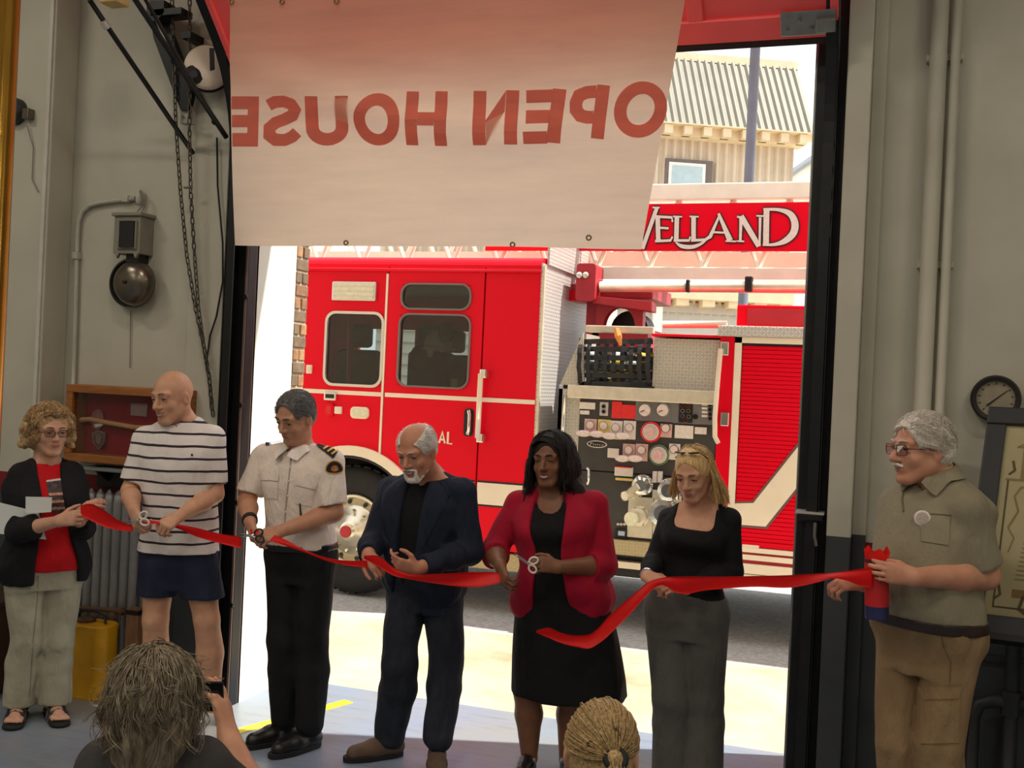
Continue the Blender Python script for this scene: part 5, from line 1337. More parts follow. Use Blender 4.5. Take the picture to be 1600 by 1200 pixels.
        val = np.stack([F[C[:, 0] + o[0], C[:, 1] + o[1], C[:, 2] + o[2]] for o in off], 1)
        pos = np.zeros((len(C), 3)); num = np.zeros(len(C))
        for a in range(8):
            for b in range(a + 1, 8):
                if np.abs(off[a] - off[b]).sum() != 1: continue
                va, vb = val[:, a], val[:, b]; m = (va < 0) != (vb < 0)
                t = np.where(m, va / np.where(m, va - vb, 1), 0)
                pos += np.where(m[:, None], off[a] + t[:, None] * (off[b] - off[a]), 0); num += m
        V = lo + vox * (C + pos / num[:, None])
        idx = np.full(c, -1, np.int32); idx[tuple(C.T)] = np.arange(len(C))
        Fs = []
        for d in range(3):
            e, g = (d + 1) % 3, (d + 2) % 3
            A = [slice(None)] * 3; Bq = [slice(None)] * 3; A[d] = slice(0, -1); Bq[d] = slice(1, None)
            ia, ib = ins[tuple(A)], ins[tuple(Bq)]; E = np.array(np.nonzero(ia != ib)).T
            fl = ia[tuple(E.T)]
            def cell(de, dg): q = E.copy(); q[:, e] -= de; q[:, g] -= dg; return idx[tuple(q.T)]
            Q = np.stack([cell(1, 1), cell(0, 1), cell(0, 0), cell(1, 0)], 1)
            Q[~fl] = Q[~fl][:, ::-1]; Fs.append(Q)
        Fq = np.concatenate(Fs); Fq = Fq[(Fq >= 0).all(1)]
        for _ in range(smooth):
            acc = np.zeros_like(V); w = np.zeros(len(V))
            for i in range(4):
                a, b = Fq[:, i], Fq[:, (i + 1) % 4]
                for j in range(3): acc[:, j] += np.bincount(a, V[b, j], len(V)) + np.bincount(b, V[a, j], len(V))
                w += np.bincount(a, minlength=len(V)) + np.bincount(b, minlength=len(V))
            V = .4 * V + .6 * acc / np.maximum(w, 1)[:, None]
        return V, Fq
def folds(amp, sx, sy, sz, seed=0):
    "soft cloth folds as a displacement of the surface"
    r = np.random.default_rng(seed); W = r.normal(size=(7, 3)) * np.array([sx, sy, sz]); ph = r.uniform(0, 6.28, 7); a = r.uniform(.4, 1, 7); a = a / a.sum()
    def fn(x, y, z):
        o = 0
        for i in range(7):
            q = W[i, 0] * x + W[i, 1] * y + W[i, 2] * z + ph[i]
            o = o + a[i] * (1 - 2 * np.abs(np.sin(q)) if i % 2 else np.sin(q))
        return amp * o
    return fn
def soft(name, sh, m, parent, vox=.0065, smooth=1, bvh=False):
    V, Fq = sh.mesh(vox, smooth); o = put(name, V, Fq, m, parent, True)
    if bvh: return o, BVHTree.FromPolygons(V.tolist(), Fq.tolist())
    return o
def hit(bvh, px, py, off=.0, d0=1.0):
    "point of a surface seen at a pixel, lifted by off along the surface normal"
    for k in range(16):          # just outside the outline: slide down to the edge
        dn_ = nrm(ray(px, py + k)); loc, no, _, _ = bvh.ray_cast(Vector(CAM), Vector(dn_), 50)
        if loc is not None: break
    if loc is None: return None
    no = np.array(no); no = no if no @ dn_ < 0 else -no
    return np.array(loc) + off * no
def patch(name, bvh, poly, m, parent, off=.003, n=8, m2=8, thick=.002):
    "cloth patch laid on a surface: a quad of pixels (tl,tr,br,bl) sampled onto it"
    tl, tr, br, bl = [np.array(p, float) for p in poly]; V = []; ok = True
    for j in range(m2 + 1):
        for i in range(n + 1):
            u, v = i / n, j / m2; q = (tl * (1 - u) + tr * u) * (1 - v) + (bl * (1 - u) + br * u) * v
            p = hit(bvh, q[0], q[1], off)
            if p is None: p = V[-1] if V else P(q[0], q[1], 5)
            V.append(p)
    N = len(V); d = nrm(np.array(V[N // 2]) - CAM) * thick
    F = []
    for j in range(m2):
        for i in range(n):
            a = j * (n + 1) + i; F += [(a, a + n + 1, a + n + 2, a + 1)]
    F2 = [tuple(q + N for q in f[::-1]) for f in F]
    ring = [i for i in range(n + 1)] + [(j + 1) * (n + 1) - 1 for j in range(1, m2 + 1)] + [m2 * (n + 1) + i for i in range(n - 1, -1, -1)] + [j * (n + 1) for j in range(m2 - 1, 0, -1)]
    F3 = [(ring[i], ring[(i + 1) % len(ring)], ring[(i + 1) % len(ring)] + N, ring[i] + N) for i in range(len(ring))]
    return put(name, np.array(V + [p + d for p in V]), F + F2 + F3, m, parent, False)
def seam(name, bvh, pts, r, m, parent, off=.001, n=6):
    "piping or seam following pixels over a surface"
    out = []
    for i in range(len(pts) - 1):
        for k in range(n):
            t = k / n; q = (pts[i][0] + (pts[i + 1][0] - pts[i][0]) * t, pts[i][1] + (pts[i + 1][1] - pts[i][1]) * t); p = hit(bvh, q[0], q[1], off)
            if p is not None and (not out or np.linalg.norm(p - out[-1]) < .12): out.append(p)
    p = hit(bvh, *pts[-1], off)
    if p is not None and out and np.linalg.norm(p - out[-1]) < .12: out.append(p)
    return MB().tube(out, r, 6).build(name, m, parent, smooth=True) if len(out) > 1 else None
def strand_mesh(paths, r0, r1):
    "many hair strands as thin three-sided tubes (arrays of shape (n, m, 3))"
    Pn = np.asarray(paths, float); n, m, _ = Pn.shape
    T = np.gradient(Pn, axis=1); T /= np.linalg.norm(T, axis=2, keepdims=True) + 1e-9
    ref = np.where(np.abs(T[..., 2:3]) < .8, np.array([0, 0, 1.0]), np.array([1.0, 0, 0])); A = np.cross(T, ref); A /= np.linalg.norm(A, axis=2, keepdims=True) + 1e-9; Bv = np.cross(A, T)
    rr = (np.linspace(1, 0, m) * (r0 - r1) + r1)[None, :, None]
    V = np.stack([Pn + rr * (math.cos(q) * A + math.sin(q) * Bv) for q in (0, 2.094, 4.189)], 2).reshape(-1, 3)
    i = np.arange(n)[:, None] * m * 3 + np.arange(m - 1)[None, :] * 3; F = []
    for k in range(3):
        l = (k + 1) % 3; F.append(np.stack([i + k, i + l, i + 3 + l, i + 3 + k], -1).reshape(-1, 4))
    return V, np.concatenate(F)

# ---------------------------------------------------------------- people
def skin_mat(name, rgb):
    t = NT(name); co = t.co('Object'); c = lin(*rgb)
    a = (c[0] * .88, c[1] * .80, c[2] * .78, 1); n = t.noise(co, 18, 5)
    t.l(t.ramp(n, [(.35, a), (.65, c)]), t.b.inputs['Base Color']); t.bump(t.noise(co, 260, 3), .12, .002)
    t.set(Roughness=.48); t.b.inputs['Specular IOR Level'].default_value = .35; return t.m
def hair_mat(name, rgb, rough=.5, var=.45, sc=(60, 60, 9)):
    t = NT(name); c = lin(*rgb); n = t.noise(t.co('Object', sc), 3, 4); dk = tuple(q * (1 - var) for q in c[:3]) + (1,); br = tuple(min(1, q * (1 + var)) for q in c[:3]) + (1,)
    t.l(t.ramp(n, [(.3, dk), (.7, br)]), t.b.inputs['Base Color']); t.bump(n, .25, .006); t.set(Roughness=rough); t.b.inputs['Specular IOR Level'].default_value = .3; return t.m
def fabric(name, rgb, var=.12, bump=.25, rough=.85):
    t = NT(name); c = lin(*rgb); co = t.co('Object'); n = t.noise(co, 9, 4)
    t.l(t.ramp(n, [(.3, tuple(q * (1 - var) for q in c[:3]) + (1,)), (.7, tuple(min(1, q * (1 + var)) for q in c[:3]) + (1,))]), t.b.inputs['Base Color'])
    w = t.noise(t.co('Object', (1.0, 1.0, .45)), 11, 4, .6); h = t.math('ADD', t.math('ABSOLUTE', t.math('SUBTRACT', w, .5)), t.math('MULTIPLY', t.noise(co, 420, 2), .03)); t.bump(h, bump * 2.2, .035)
    t.set(Roughness=rough); t.b.inputs['Specular IOR Level'].default_value = .25; return t.m

class Person:
    def __init__(s, label, d, yaw, J, skin, build='m', head_yaw=0.0, head_pitch=0.0, head_roll=0.0, hs=1.0, group=None, lean=None, wide=1.0, belly=0.0, bust=0.0, hipw=1.0):
        s.d = d; s.J = {k: P(v[0], v[1], d + v[2]) for k, v in J.items()}; s.px = J
        a = math.radians(yaw); s.front = -FW * math.cos(a) + R0 * math.sin(a); s.side = R0 * math.cos(a) + FW * math.sin(a)
        s.up = nrm(s.J['N'] - s.J['PV']); s.front = nrm(s.front - s.up * (s.front @ s.up)); s.side = nrm(np.cross(s.front, s.up)); 
        if s.side @ R0 < 0 and abs(yaw) < 90: s.side = -s.side
        foot = (s.J['PV'] * (1, 1, 0)); s.t = thing('person', foot, label, 'person', group)
        s.skin = skin; s.hs = hs; s.wide = wide; s.belly = belly; s.bust = bust; s.hipw = hipw; s.build = build
        b = math.radians(head_yaw); f = -FW * math.cos(b) + R0 * math.sin(b); sd = R0 * math.cos(b) + FW * math.sin(b)
        p = math.radians(head_pitch); f2 = f * math.cos(p) - U0 * math.sin(p); u2 = U0 * math.cos(p) + f * math.sin(p)
        r = math.radians(head_roll); s.hf = f2; s.hu = u2 * math.cos(r) + sd * math.sin(r); s.hsd = sd * math.cos(r) - u2 * math.sin(r)
        s.B = Shape()
    def h(s, a, f, u): return s.J['H'] + s.hs * (a * s.hsd + f * s.hf + u * s.hu)
    def axes(s): return (s.hsd, s.hf, s.hu)
    def table(s, extra=0.0):
        L = np.linalg.norm(s.J['N'] - s.J['PV']); w, b, bu, hw = s.wide, s.belly, s.bust, s.hipw
        if s.build == 'm': rows = [(-.22, .135, .085, .10), (-.08, .165, .105, .125), (.10, .162, .108 + b * .7, .105), (.30, .152, .110 + b, .095), (.50, .158, .115 + b * .8, .10), (.72, .176, .118 + b * .2, .112), (.86, .172, .098, .11), (.95, .12, .075, .09), (1.03, .06, .055, .065)]
        else: rows = [(-.22, .150, .09, .115), (-.08, .178, .10, .135), (.10, .165, .10 + b * .8, .11), (.32, .130, .092 + b, .085), (.50, .138, .10 + b * .8, .088), (.68, .150, .115 + bu, .095), (.84, .148, .088 + bu * .3, .095), (.94, .105, .068, .08), (1.03, .052, .05, .058)]
        out = []
        for t, hwid, df, db in rows:
            k = w * (hw if t < .2 else 1.0); out.append((t * L, 0, 0, hwid * k, df * w, db * w))
        return out
    def torso(s, sh, off=0.0, k=.03, h0=None, h1=None, power=2.4):
        return sh.loft(s.J['PV'], s.up, s.side, s.front, s.table(), k, 'u', power, off, h0, h1)
    def arm(s, sh, c, ra=.050, re=.040, rw=.027, off=0.0, upto=2.0, k=.022, trap=.046):
        S, E, Wr = s.J['S' + c], s.J['E' + c], s.J['W' + c]; N = s.J['N']
        sh.cone(N + s.up * .030 - s.front * .012, N * .45 + S * .55 + s.up * .012, trap + off * .6, .040 + off * .7, k)
        sh.cone(N * .6 + S * .4 - s.up * .012, S, .044 + off * .8, ra + .002 + off, k)
        fl = sh.fcone if upto < 1.95 else sh.cone
        f = min(1, upto); (fl if upto <= 1 else sh.cone)(S, S + (E - S) * f, ra + .004 + off, ra + (re - ra) * f + off, k)
        if upto > 1:
            f = upto - 1; m = E + (Wr - E) * min(f, .35); (fl if f <= .35 else sh.cone)(E, m, re + off, re + .003 + off, k)
            if f > .35: fl(m, E + (Wr - E) * f, re + .003 + off, re + .003 + (rw - re - .003) * (f - .35) / .65 + off, k)
        return sh
    def leg(s, sh, c, rt=.085, rk=.056, ra=.038, off=0.0, upto=2.0, k=.018):
        sg = -1 if c == 'A' else 1
        Hp = s.J['PV'] + s.side * sg * .092 * s.hipw * s.wide - s.up * .02; K, A = s.J['K' + c], s.J['A' + c]
        f = min(1, upto); sh.cone(Hp, Hp + (K - Hp) * f, rt + off, rt + (rk - rt) * f + off, k)
        if upto > 1:
            f = upto - 1; m = K + (A - K) * min(f, .35) - s.front * .015; sh.cone(K, m, rk + off, rk + .002 + off, k)
            if f > .35: sh.cone(m, K + (A - K) * f, rk + .002 + off, rk + (ra - rk) * (f - .1) / .9 + off, k)
        return sh
    def hand(s, c, d, n, thumb, curl=(40, 50, 30), spread=.10, tcurl=.4, size=1.0, tdir=None):
        "c wrist side, d finger direction, n back of the hand, thumb = sign of the thumb side"
        sh = s.B; w = s.J['W' + c]; d = nrm(d); n = nrm(np.asarray(n, float) - d * np.dot(n, d)); sd = np.cross(d, n) * thumb; q = size * .93
        for i, (o, L, rr, ext) in enumerate(((.030, (.045, .026, .021), .0092, .088), (.010, (.048, .030, .022), .0096, .092), (-.011, (.045, .028, .021), .0092, .088), (-.030, (.036, .021, .018), .0082, .080))):
            b0 = w + sd * o * .55 * q; kn = w + d * ext * q + sd * o * q + n * (.004 if i in (1, 2) else 0)
            sh.cone(b0, kn, .0150 * q, .0115 * q, .014)
            p = kn; ang = 0.0; fd = nrm(d + sd * o * spread * 10)
            cc = curl[i] if hasattr(curl[0], '__len__') else curl
            for L_, cv, r_ in zip(L, cc, (1.0, .95, .85)):
                ang += math.radians(cv); e = p + (fd * math.cos(ang) - n * math.sin(ang)) * L_ * q
                sh.cone(p, e, rr * q * r_, rr * q * r_ * .93, .003); p = e
        tb = w + d * .018 * q + sd * .020 * q - n * .004
        t1 = tdir if tdir is not None else (d * .62 + sd * .72 - n * .35); t1 = nrm(t1)
        p1 = tb + t1 * .045 * q; t2 = nrm(t1 + (d * .5 - sd * .5 * tcurl - n * .3 * tcurl)); p2 = p1 + t2 * .032 * q; p3 = p2 + nrm(t2 + d * .2 - sd * .4 * tcurl) * .026 * q
        sh.cone(tb, p1, .0155 * q, .0125 * q, .012); sh.cone(p1, p2, .0115 * q, .0105 * q, .004); sh.cone(p2, p3, .0105 * q, .0088 * q, .003)
        return w + d * .095 * q - n * .03
    def head(s, jaw=1.0, smile=0.0, nose=1.0, full=0.0):
        sh, h, k, ax = s.B, s.h, s.hs, s.axes()
        R = lambda *r: tuple(q * k for q in r)
        sh.ell(h(0, -.012, .034), R(.076, .097, .090), ax, .02)
        sh.ell(h(0, .030, -.026), R(.061 + full, .063, .082), ax, .02)
        for g in (-1, 1):
            sh.cone(h(g * .050, .000, -.045), h(g * .020, .066, -.094), .021 * k * jaw + full, .020 * k * jaw, .018)
            sh.ell(h(g * .037, .062, -.026 + .004 * smile), R(.022 + full * .5, .020, .021), ax, .016)
            sh.cone(h(g * .046, .070, .031), h(g * .012, .084, .030), .0125 * k, .0125 * k, .012)
            sh.ell(h(g * .0325, .094, .010), R(.017, .011, .0085), ax, .009, 'cut')
            sh.ell(h(g * .0325, .0755, .016), R(.018, .0135, .009), ax, .003)
            sh.ell(h(g * .0325, .0755, .003), R(.017, .0130, .006), ax, .003)
            sh.ell(h(g * .0765, -.008, -.006), R(.009, .019, .031), (s.hsd + s.hf * .3 * g, s.hf - s.hsd * .3 * g, s.hu), .006)
            sh.ell(h(g * .085, .000, -.004), R(.006, .010, .018), ax, .004, 'cut')
            sh.ell(h(g * .0125, .099, -.027), R(.0088 * nose, .011, .0078), ax, .006)
        sh.ell(h(0, .072, -.094), R(.021 * jaw, .019, .017), ax, .016)
        sh.cone(h(0, .088, .020), h(0, .111 * (1 if nose <= 1 else 1.02), -.022), .0075 * k, .0115 * k * nose, .010)
        sh.ell(h(0, .084, -.058), R(.027, .012, .017), ax, .014)
        sh.ell(h(0, .099, -.0585), R(.021 + .006 * smile, .006, .0022), ax, .003, 'cut')
        sh.cone(h(0, -.018, -.050), s.J['N'] + s.up * .01, .056 * k + full * .5, .062 * k, .03)
        return s
    def face(s, brow, lip, smile=0.0, lash=(30, 22, 20), open_=.0, teeth=False, gaze=(0, 0)):
        h = s.h; t = s.t; k = s.hs
        for g in (-1, 1):
            ey = MB().sphere(h(g * .0325, .0735, .009), .0125 * k, 14, 10).build('eye', mat('eye_white', (205, 196, 188), .25, var=.02), t, smooth=True)
            ic = h(g * .0325 + .003 * gaze[0], .0735, .0085 + .003 * gaze[1]); MB().sphere(ic + s.hf * .0072 * k, .0066 * k, 10, 8).build('iris', mat('dark_iris', (40, 28, 22), .15, var=.05), ey, smooth=True)
            MB().tube([h(g * (.0325 + q), .0895 - 9 * q * q - .004 * abs(q) / .015, .0118 - 14 * q * q) for q in np.linspace(-.015, .015, 7)], [.0009, .0016, .002, .0022, .002, .0018, .0012], 5).build('lash_line', mat('lash_%d_%d' % lash[:2], lash, .7, var=.05), t, smooth=True)
            MB().tube([h(g * (.012 + q), .0975 - 7.5 * (q * q), .034 + .5 * q - 12 * q * q) for q in np.linspace(0, .036, 7)], [.0022, .0036, .0042, .004, .0036, .0028, .0014], 6).build('eyebrow', brow, t, smooth=True)
        sm = .010 * smile; w_ = .023 + .006 * smile
        lp = [(q * w_, .0955 - .012 * q * q, -.0585 + sm * q * q) for q in np.linspace(-1, 1, 11)]
        MB().tube([h(a, f + .001, u + .0028 + open_ * .3) for a, f, u in lp], [.0008] + [.0034 - .0006 * abs(q) for q in np.linspace(-1, 1, 9)] + [.0008], 6).build('upper_lip', lip, t, smooth=True)
        MB().tube([h(a * .95, f + .0005, u - .0042 - open_ * (1 - (i / 5 - 1) ** 2)) for i, (a, f, u) in enumerate(lp)], [.0008] + [.0042 - .001 * abs(q) for q in np.linspace(-1, 1, 9)] + [.0008], 6).build('lower_lip', lip, t, smooth=True)
        if teeth:
            MB().tube([h(a * .86, f - .001, u - .0005 - open_ * .4 * (1 - (i / 5 - 1) ** 2)) for i, (a, f, u) in enumerate(lp)], .0042, 6).build('teeth', mat('teeth', (226, 218, 204), .3, var=.02), t, smooth=True)
    def cap_hair(s, m, grow=.010, hair_line=.055, vox=.005, amp=.003, seed=1, cuts=(), name='hair', side=.0, freq=90, n=1500, slen=.03, lift=.007):
        "close hair over the skull with a hair line above the face, plus short strands"
        q = Shape(); h, k, ax = s.h, s.hs, s.axes()
        q.ell(h(0, -.012, .034), tuple((r + grow) * k for r in (.076, .097, .090)), ax, .01)
        q.ell(h(0, -.052, -.008), tuple((r + grow) * k for r in (.060, .048, .056)), ax, .02)
        C = [((0, .105, -.035), (.082, .105, .035 + hair_line)), ((.088, .032, -.034), (.05, .047, .056 + side)), ((-.088, .032, -.034), (.05, .047, .056 + side)), ((0, .02, -.13), (.12, .10, .075))] + list(cuts)
        for c, r in C: q.ell(h(*c), tuple(v * k for v in r), ax, .006, 'cut')
        q.noise(folds(amp, freq, freq, freq, seed)); r_ = np.random.default_rng(seed); out = []
        while len(out) < n:
            v = r_.normal(size=3); v /= np.linalg.norm(v); pt = np.array([0, -.012, .034]) + v * (np.array([.076, .097, .090]) + grow * .8)
            if v[2] < -.75 or any((((pt - c) / np.array(r)) ** 2).sum() < 1.0 for c, r in C): continue
            g = np.array([v[0] * .6, -1.0 + .4 * v[1], -.35]) + r_.normal(size=3) * .25; g -= v * (g @ v); g /= np.linalg.norm(g) + 1e-9; L_ = slen * r_.uniform(.6, 1.2)
            out.append(np.array([h(*(pt + g * L_ * u + v * (lift * math.sin(u * 2.2) - 4 * (L_ * u) ** 2 * 1.0))) for u in np.linspace(0, 1, 5)]))
        V, F = q.mesh(vox, 0); Vs, Fs = strand_mesh(out, .0013 * k, .0005 * k)
        return put(name, np.concatenate([V, Vs]), np.concatenate([F, Fs + len(V)]), m, s.t, True)
    def finish(s, vox=.0055): return soft('body', s.B, s.skin, s.t, vox, 1)
    def shoe(s, c, toe_dir, m, sole, L=.27, w=.046, h=.085, name='shoe', z0=0.0, high=.0, laces=None):
        a = s.J['A' + c].copy(); d = nrm(np.array([toe_dir[0], toe_dir[1], 0])); sd = np.cross(d, U0); heel = np.array([a[0], a[1], z0]) - d * .065; toe = heel + d * L
        q = Shape()
        q.cone(heel + U0 * .05 + d * .03, heel + d * L * .5 + U0 * .048, w * .80, w * .92, .02); q.cone(heel + d * L * .5 + U0 * .045, toe - d * .05 + U0 * .036, w * .94, w * .78, .02)
        q.cone(heel + d * .055 + U0 * .06, heel + d * .06 + U0 * (h + high), w * .82, w * .80, .02)
        q.plane((0, 0, z0 + .022), -U0, heel - .3, heel + .35, .002)
        so = soft(name, q, m, s.t, .006, 1)
        pts = []; n = 22
        for i in range(n):
            t_ = 2 * math.pi * i / n; u = math.cos(t_); v = math.sin(t_); ww = w * (1.04 if u > 0 else .88) * (1 - .10 * abs(u)); pts.append(heel + d * (L * .5 + (L * .5 + .004) * math.copysign(abs(u) ** .8, u)) + sd * ww * math.copysign(abs(v) ** .7, v) + U0 * .002)
        MB().prism(pts, U0 * .024).build('sole', sole, so, bevel=.003)
        if laces is not None:
            for k_ in range(4):
                f = .30 + .085 * k_; z = .098 - .016 * k_ + high * .3 * (1 - k_ / 3)
                c0 = heel + d * L * f + U0 * (z + .004); MB().tube([c0 - sd * .022 - U0 * .006, c0 + U0 * .004, c0 + sd * .022 - U0 * .006], .0032, 5).build('lace', laces, so)
        return so
# ================================================================ PEOPLE
M_LIP = mat('lip_rose', (168, 96, 86), .45, var=.06); M_LIPD = mat('lip_plum', (120, 50, 48), .4, var=.06); M_LIPP = mat('lip_pale', (158, 104, 90), .5, var=.06)
SK_W1, SK_ST, SK_OF, SK_JE, SK_RD, SK_BL, SK_RM, SK_GR = [skin_mat(*q) for q in (('skin_woman_cardigan', (206, 160, 134)), ('skin_man_stripes', (206, 158, 128)), ('skin_officer', (190, 140, 112)), ('skin_man_jacket', (196, 138, 110)), ('skin_woman_blazer', (128, 86, 62)), ('skin_woman_black_top', (206, 156, 126)), ('skin_man_polo', (204, 148, 120)), ('skin_photographer', (196, 146, 116)))]
M_BLKLEA = mat('black_leather', (22, 22, 24), .35, var=.2, vscale=30, bump=.15); M_BLKRUB = mat('black_rubber_sole', (18, 18, 18), .7)
M_BRLEA = mat('brown_suede', (92, 72, 56), .8, var=.2, vscale=20, bump=.2)
LO, HI = np.array([-9., -9., -1.]), np.array([9., 12., 4.])
def dirpx(px0, px1, dd=0.0, d=5.0):
    "direction in space of a step between two pixels with a depth change dd (metres)"
    return nrm(P(px1[0], px1[1], d + dd) - P(px0[0], px0[1], d))
def fall(p, n, R, phis, th0, th1, length, wig=.004, wfreq=9.0, m=14, inward=.0, seed=3, center=(0, -.012, .034), jit=.05, flare=0.0, down=None, clump=1, crad=.008):
    "hair strands: over the skull from polar angle th0 to th1, then hanging"
    r = np.random.default_rng(seed); out = []; k = p.hs; dn = -U0 if down is None else nrm(down)
    for _ in range(n // clump):
        ph = math.radians(r.uniform(*phis[r.integers(len(phis))])); t0 = math.radians(r.uniform(*th0)); t1 = math.radians(r.uniform(*th1)); L = r.uniform(*length); s_ = 1 + r.uniform(-jit, jit * .8)
        pts = []; na = m // 2
        for i in range(na):
            t = t0 + (t1 - t0) * i / (na - 1); pts.append(p.h(center[0] + R[0] * s_ * math.sin(t) * math.sin(ph), center[1] + R[1] * s_ * math.sin(t) * math.cos(ph), center[2] + R[2] * s_ * math.cos(t)))
        rad = p.hsd * math.sin(ph) + p.hf * math.cos(ph); rad = nrm(rad - dn * (rad @ dn)); nb_ = m - na
        for i in range(1, nb_ + 1):
            u = i / nb_; pts.append(pts[na - 1] + dn * L * u + rad * (flare * u - inward * u * u))
        pts = np.array(pts); ph1, ph2 = r.uniform(0, 6.28, 2); u = np.linspace(0, 1, m); a = wig * k * u
        tang = np.cross(rad, dn); pts += np.outer(a * np.sin(wfreq * u + ph1), tang) + np.outer(a * np.cos(wfreq * u * .8 + ph2), rad)
        for _c in range(clump):
            o_ = (r.normal(size=3) * crad * .5)[None, :] * (1 - .55 * u)[:, None] if clump > 1 else 0; out.append(pts + o_ + (np.outer(np.sin(u * 5 + r.uniform(0, 6)) * .0025, r.normal(size=3)) if clump > 1 else 0))
    return out
def merged_hair(name, sh, paths, m, parent, vox=.006, r0=.0016, r1=.0005):
    V, F = sh.mesh(vox, 1); Vs, Fs = strand_mesh(paths, r0, r1)
    return put(name, np.concatenate([V, Vs]), np.concatenate([F, Fs + len(V)]), m, parent, True)
def glasses(p, m, w=.021, hgt=.017, y=.107, tint=None, lens_r=.0017, up=.008):
    o = None
    for g in (-1, 1):
        ring_ = [p.h(g * .034 + q[0], y - abs(q[0] + g * .01) * .25, up + q[1]) for q in rrect(-w - .004, w + .004, -hgt, hgt, .011, 4)]
        fr_ = MB().tube(ring_, lens_r, 6, closed=True)
        fr_.tube([p.h(g * (.034 + w + .004), y - .010, up + .006), p.h(g * .072, .07, up + .004), p.h(g * .082, -.005, up - .002)], lens_r * .9, 6)
        if g == -1: fr_.tube([p.h(-.010, y, up + .004), p.h(0, y + .003, up + .006), p.h(.010, y, up + .004)], lens_r, 6)
        o2 = fr_.build('glasses_frame', m, p.t, smooth=True)
        MB().prism(ring_, p.hf * .001).build('lens', glassm('spectacle_lens', (.9, .9, .9, 1), .0, .3) if tint is None else tint, o2)

# ---------------------------------------------------------------- 1 woman with cardigan
p = Person('curly-haired person in black cardigan and red shirt holding the ribbon start', 5.42, 32,
    dict(H=(78, 676, -.02), N=(72, 727, .0), PV=(70, 878, 0), SA=(34, 743, -.09), SB=(112, 741, .08), EA=(27, 830, -.19), WA=(92, 814, -.30), EB=(131, 826, .0), WB=(120, 806, -.20),
         KA=(44, 1000, -.03), KB=(88, 1000, .03), AA=(29, 1106, .0), AB=(84, 1106, .05)), SK_W1, 'f', 42, 4, 0, .96, belly=.03, wide=1.02, bust=.03)
W1 = p
p.head(smile=1, full=.004).torso(p.B); [p.arm(p.B, c, .044, .036, .025) for c in 'AB']; [p.leg(p.B, c) for c in 'AB']
p.hand('A', dirpx((92, 814), (130, 806), -.02), -FW + U0 * .3, -1, ((35, 40, 20), (40, 45, 25), (44, 50, 25), (48, 50, 30)), .05)
p.hand('B', dirpx((120, 806), (141, 790), -.03), -FW * .4 - R0 * .8, -1, (25, 35, 25), .05, 1.0)
# feet in sandals
for c, td in (('A', dirpx((29, 1120), (20, 1136), -.15)), ('B', dirpx((84, 1120), (96, 1134), -.13))):
    a = p.J['A' + c]; g = np.array([a[0], a[1], 0]); td = nrm(td * (1, 1, 0)); sd = np.cross(td, U0)
    p.B.cone(a, g + U0 * .045 - td * .03, .036, .034, .02); p.B.cone(g + U0 * .055, g + td * .11 + U0 * .040, .036, .030, .02)
    for i in range(5): p.B.cone(g + td * .10 + sd * (i - 2) * .016 + U0 * .036, g + td * (.155 - .006 * abs(i - 1.2)) + sd * (i - 2) * .017 + U0 * .032, .011, .009 if i != (0 if c == 'B' else 4) else .012, .004)
    q = Shape(); q.cone(g - td * .05 + U0 * .012, g + td * .15 + U0 * .012, .042, .050, .01); q.plane((0, 0, .022), U0, LO, HI, .002); q.plane((0, 0, .001), -U0, LO, HI, .001)
    sn = soft('sandal', q, M_BLKRUB, p.t, .006)
    for f, z, w in ((.10, .066, .046), (.055, .082, .044)):
        c0 = g + td * f; MB().tube([c0 + sd * w + U0 * .012, c0 + sd * w * .8 + U0 * z * .75, c0 + U0 * z, c0 - sd * w * .8 + U0 * z * .75, c0 - sd * w + U0 * .012], .010, 6).build('strap', M_BLKLEA, sn, smooth=True)
    c0 = a + U0 * .0; MB().tube([c0 + .042 * (math.cos(t_) * td + math.sin(t_) * sd) for t_ in np.linspace(0, 6.28, 13)[:-1]], .010, 6, closed=True).build('ankle_strap', M_BLKLEA, sn, smooth=True)
p.finish()
L = np.linalg.norm(p.J['N'] - p.J['PV'])
q = Shape(); p.torso(q, .016, h0=-.26 * L, h1=.12 * L)
for c in 'AB': p.leg(q, c, .092, .074, .072, .006, 1.93)
q.noise(folds(.011, 26, 26, 9, 4)); q.plane((0, 0, .075), -U0, LO, HI, .003)
tr_, bv = soft('trousers', q, fabric('grey_olive_cotton', (166, 162, 142)), p.t, .007, 1, True)
seam('trouser_seam', bv, [(60, 900), (58, 940), (52, 1000), (46, 1090)], .0018, fabric('seam_grey', (130, 128, 110)), tr_)
q = Shape(); p.torso(q, .028, h0=-.07 * L); q.cone(p.J['N'] + p.up * .05, p.J['N'] - p.up * .012 + p.front * .02, .074, .064, .008, 'cut'); q.noise(folds(.005, 20, 20, 9, 5))
ts, bv = soft('t_shirt', q, fabric('bright_red_jersey', (196, 20, 28)), p.t, .0065, 1, True)
patch('shirt_print', bv, [(72, 750), (95, 748), (107, 800), (80, 802)], mat('shirt_print', (70, 58, 60), .8, var=.7, vscale=45), ts, .003)
patch('print_band', bv, [(72, 751), (94, 748), (94.5, 751), (72.5, 754)], mat('print_cream', (214, 196, 190), .8), ts, .005, 6, 2)
for k_, (x, y) in enumerate(((76, 771), (78, 782), (80, 792))): patch('print_line', bv, [(x, y), (x + 22, y - 1), (x + 22.5, y + 3), (x + .5, y + 4)], mat('print_rust', (186, 138, 116), .8, var=.5, vscale=90), ts, .005, 6, 2)
q = Shape(); p.torso(q, .042, h0=-.20 * L); [p.arm(q, c, .046, .044, .040, .010, 1.42 if c == 'A' else 1.6) for c in 'AB']
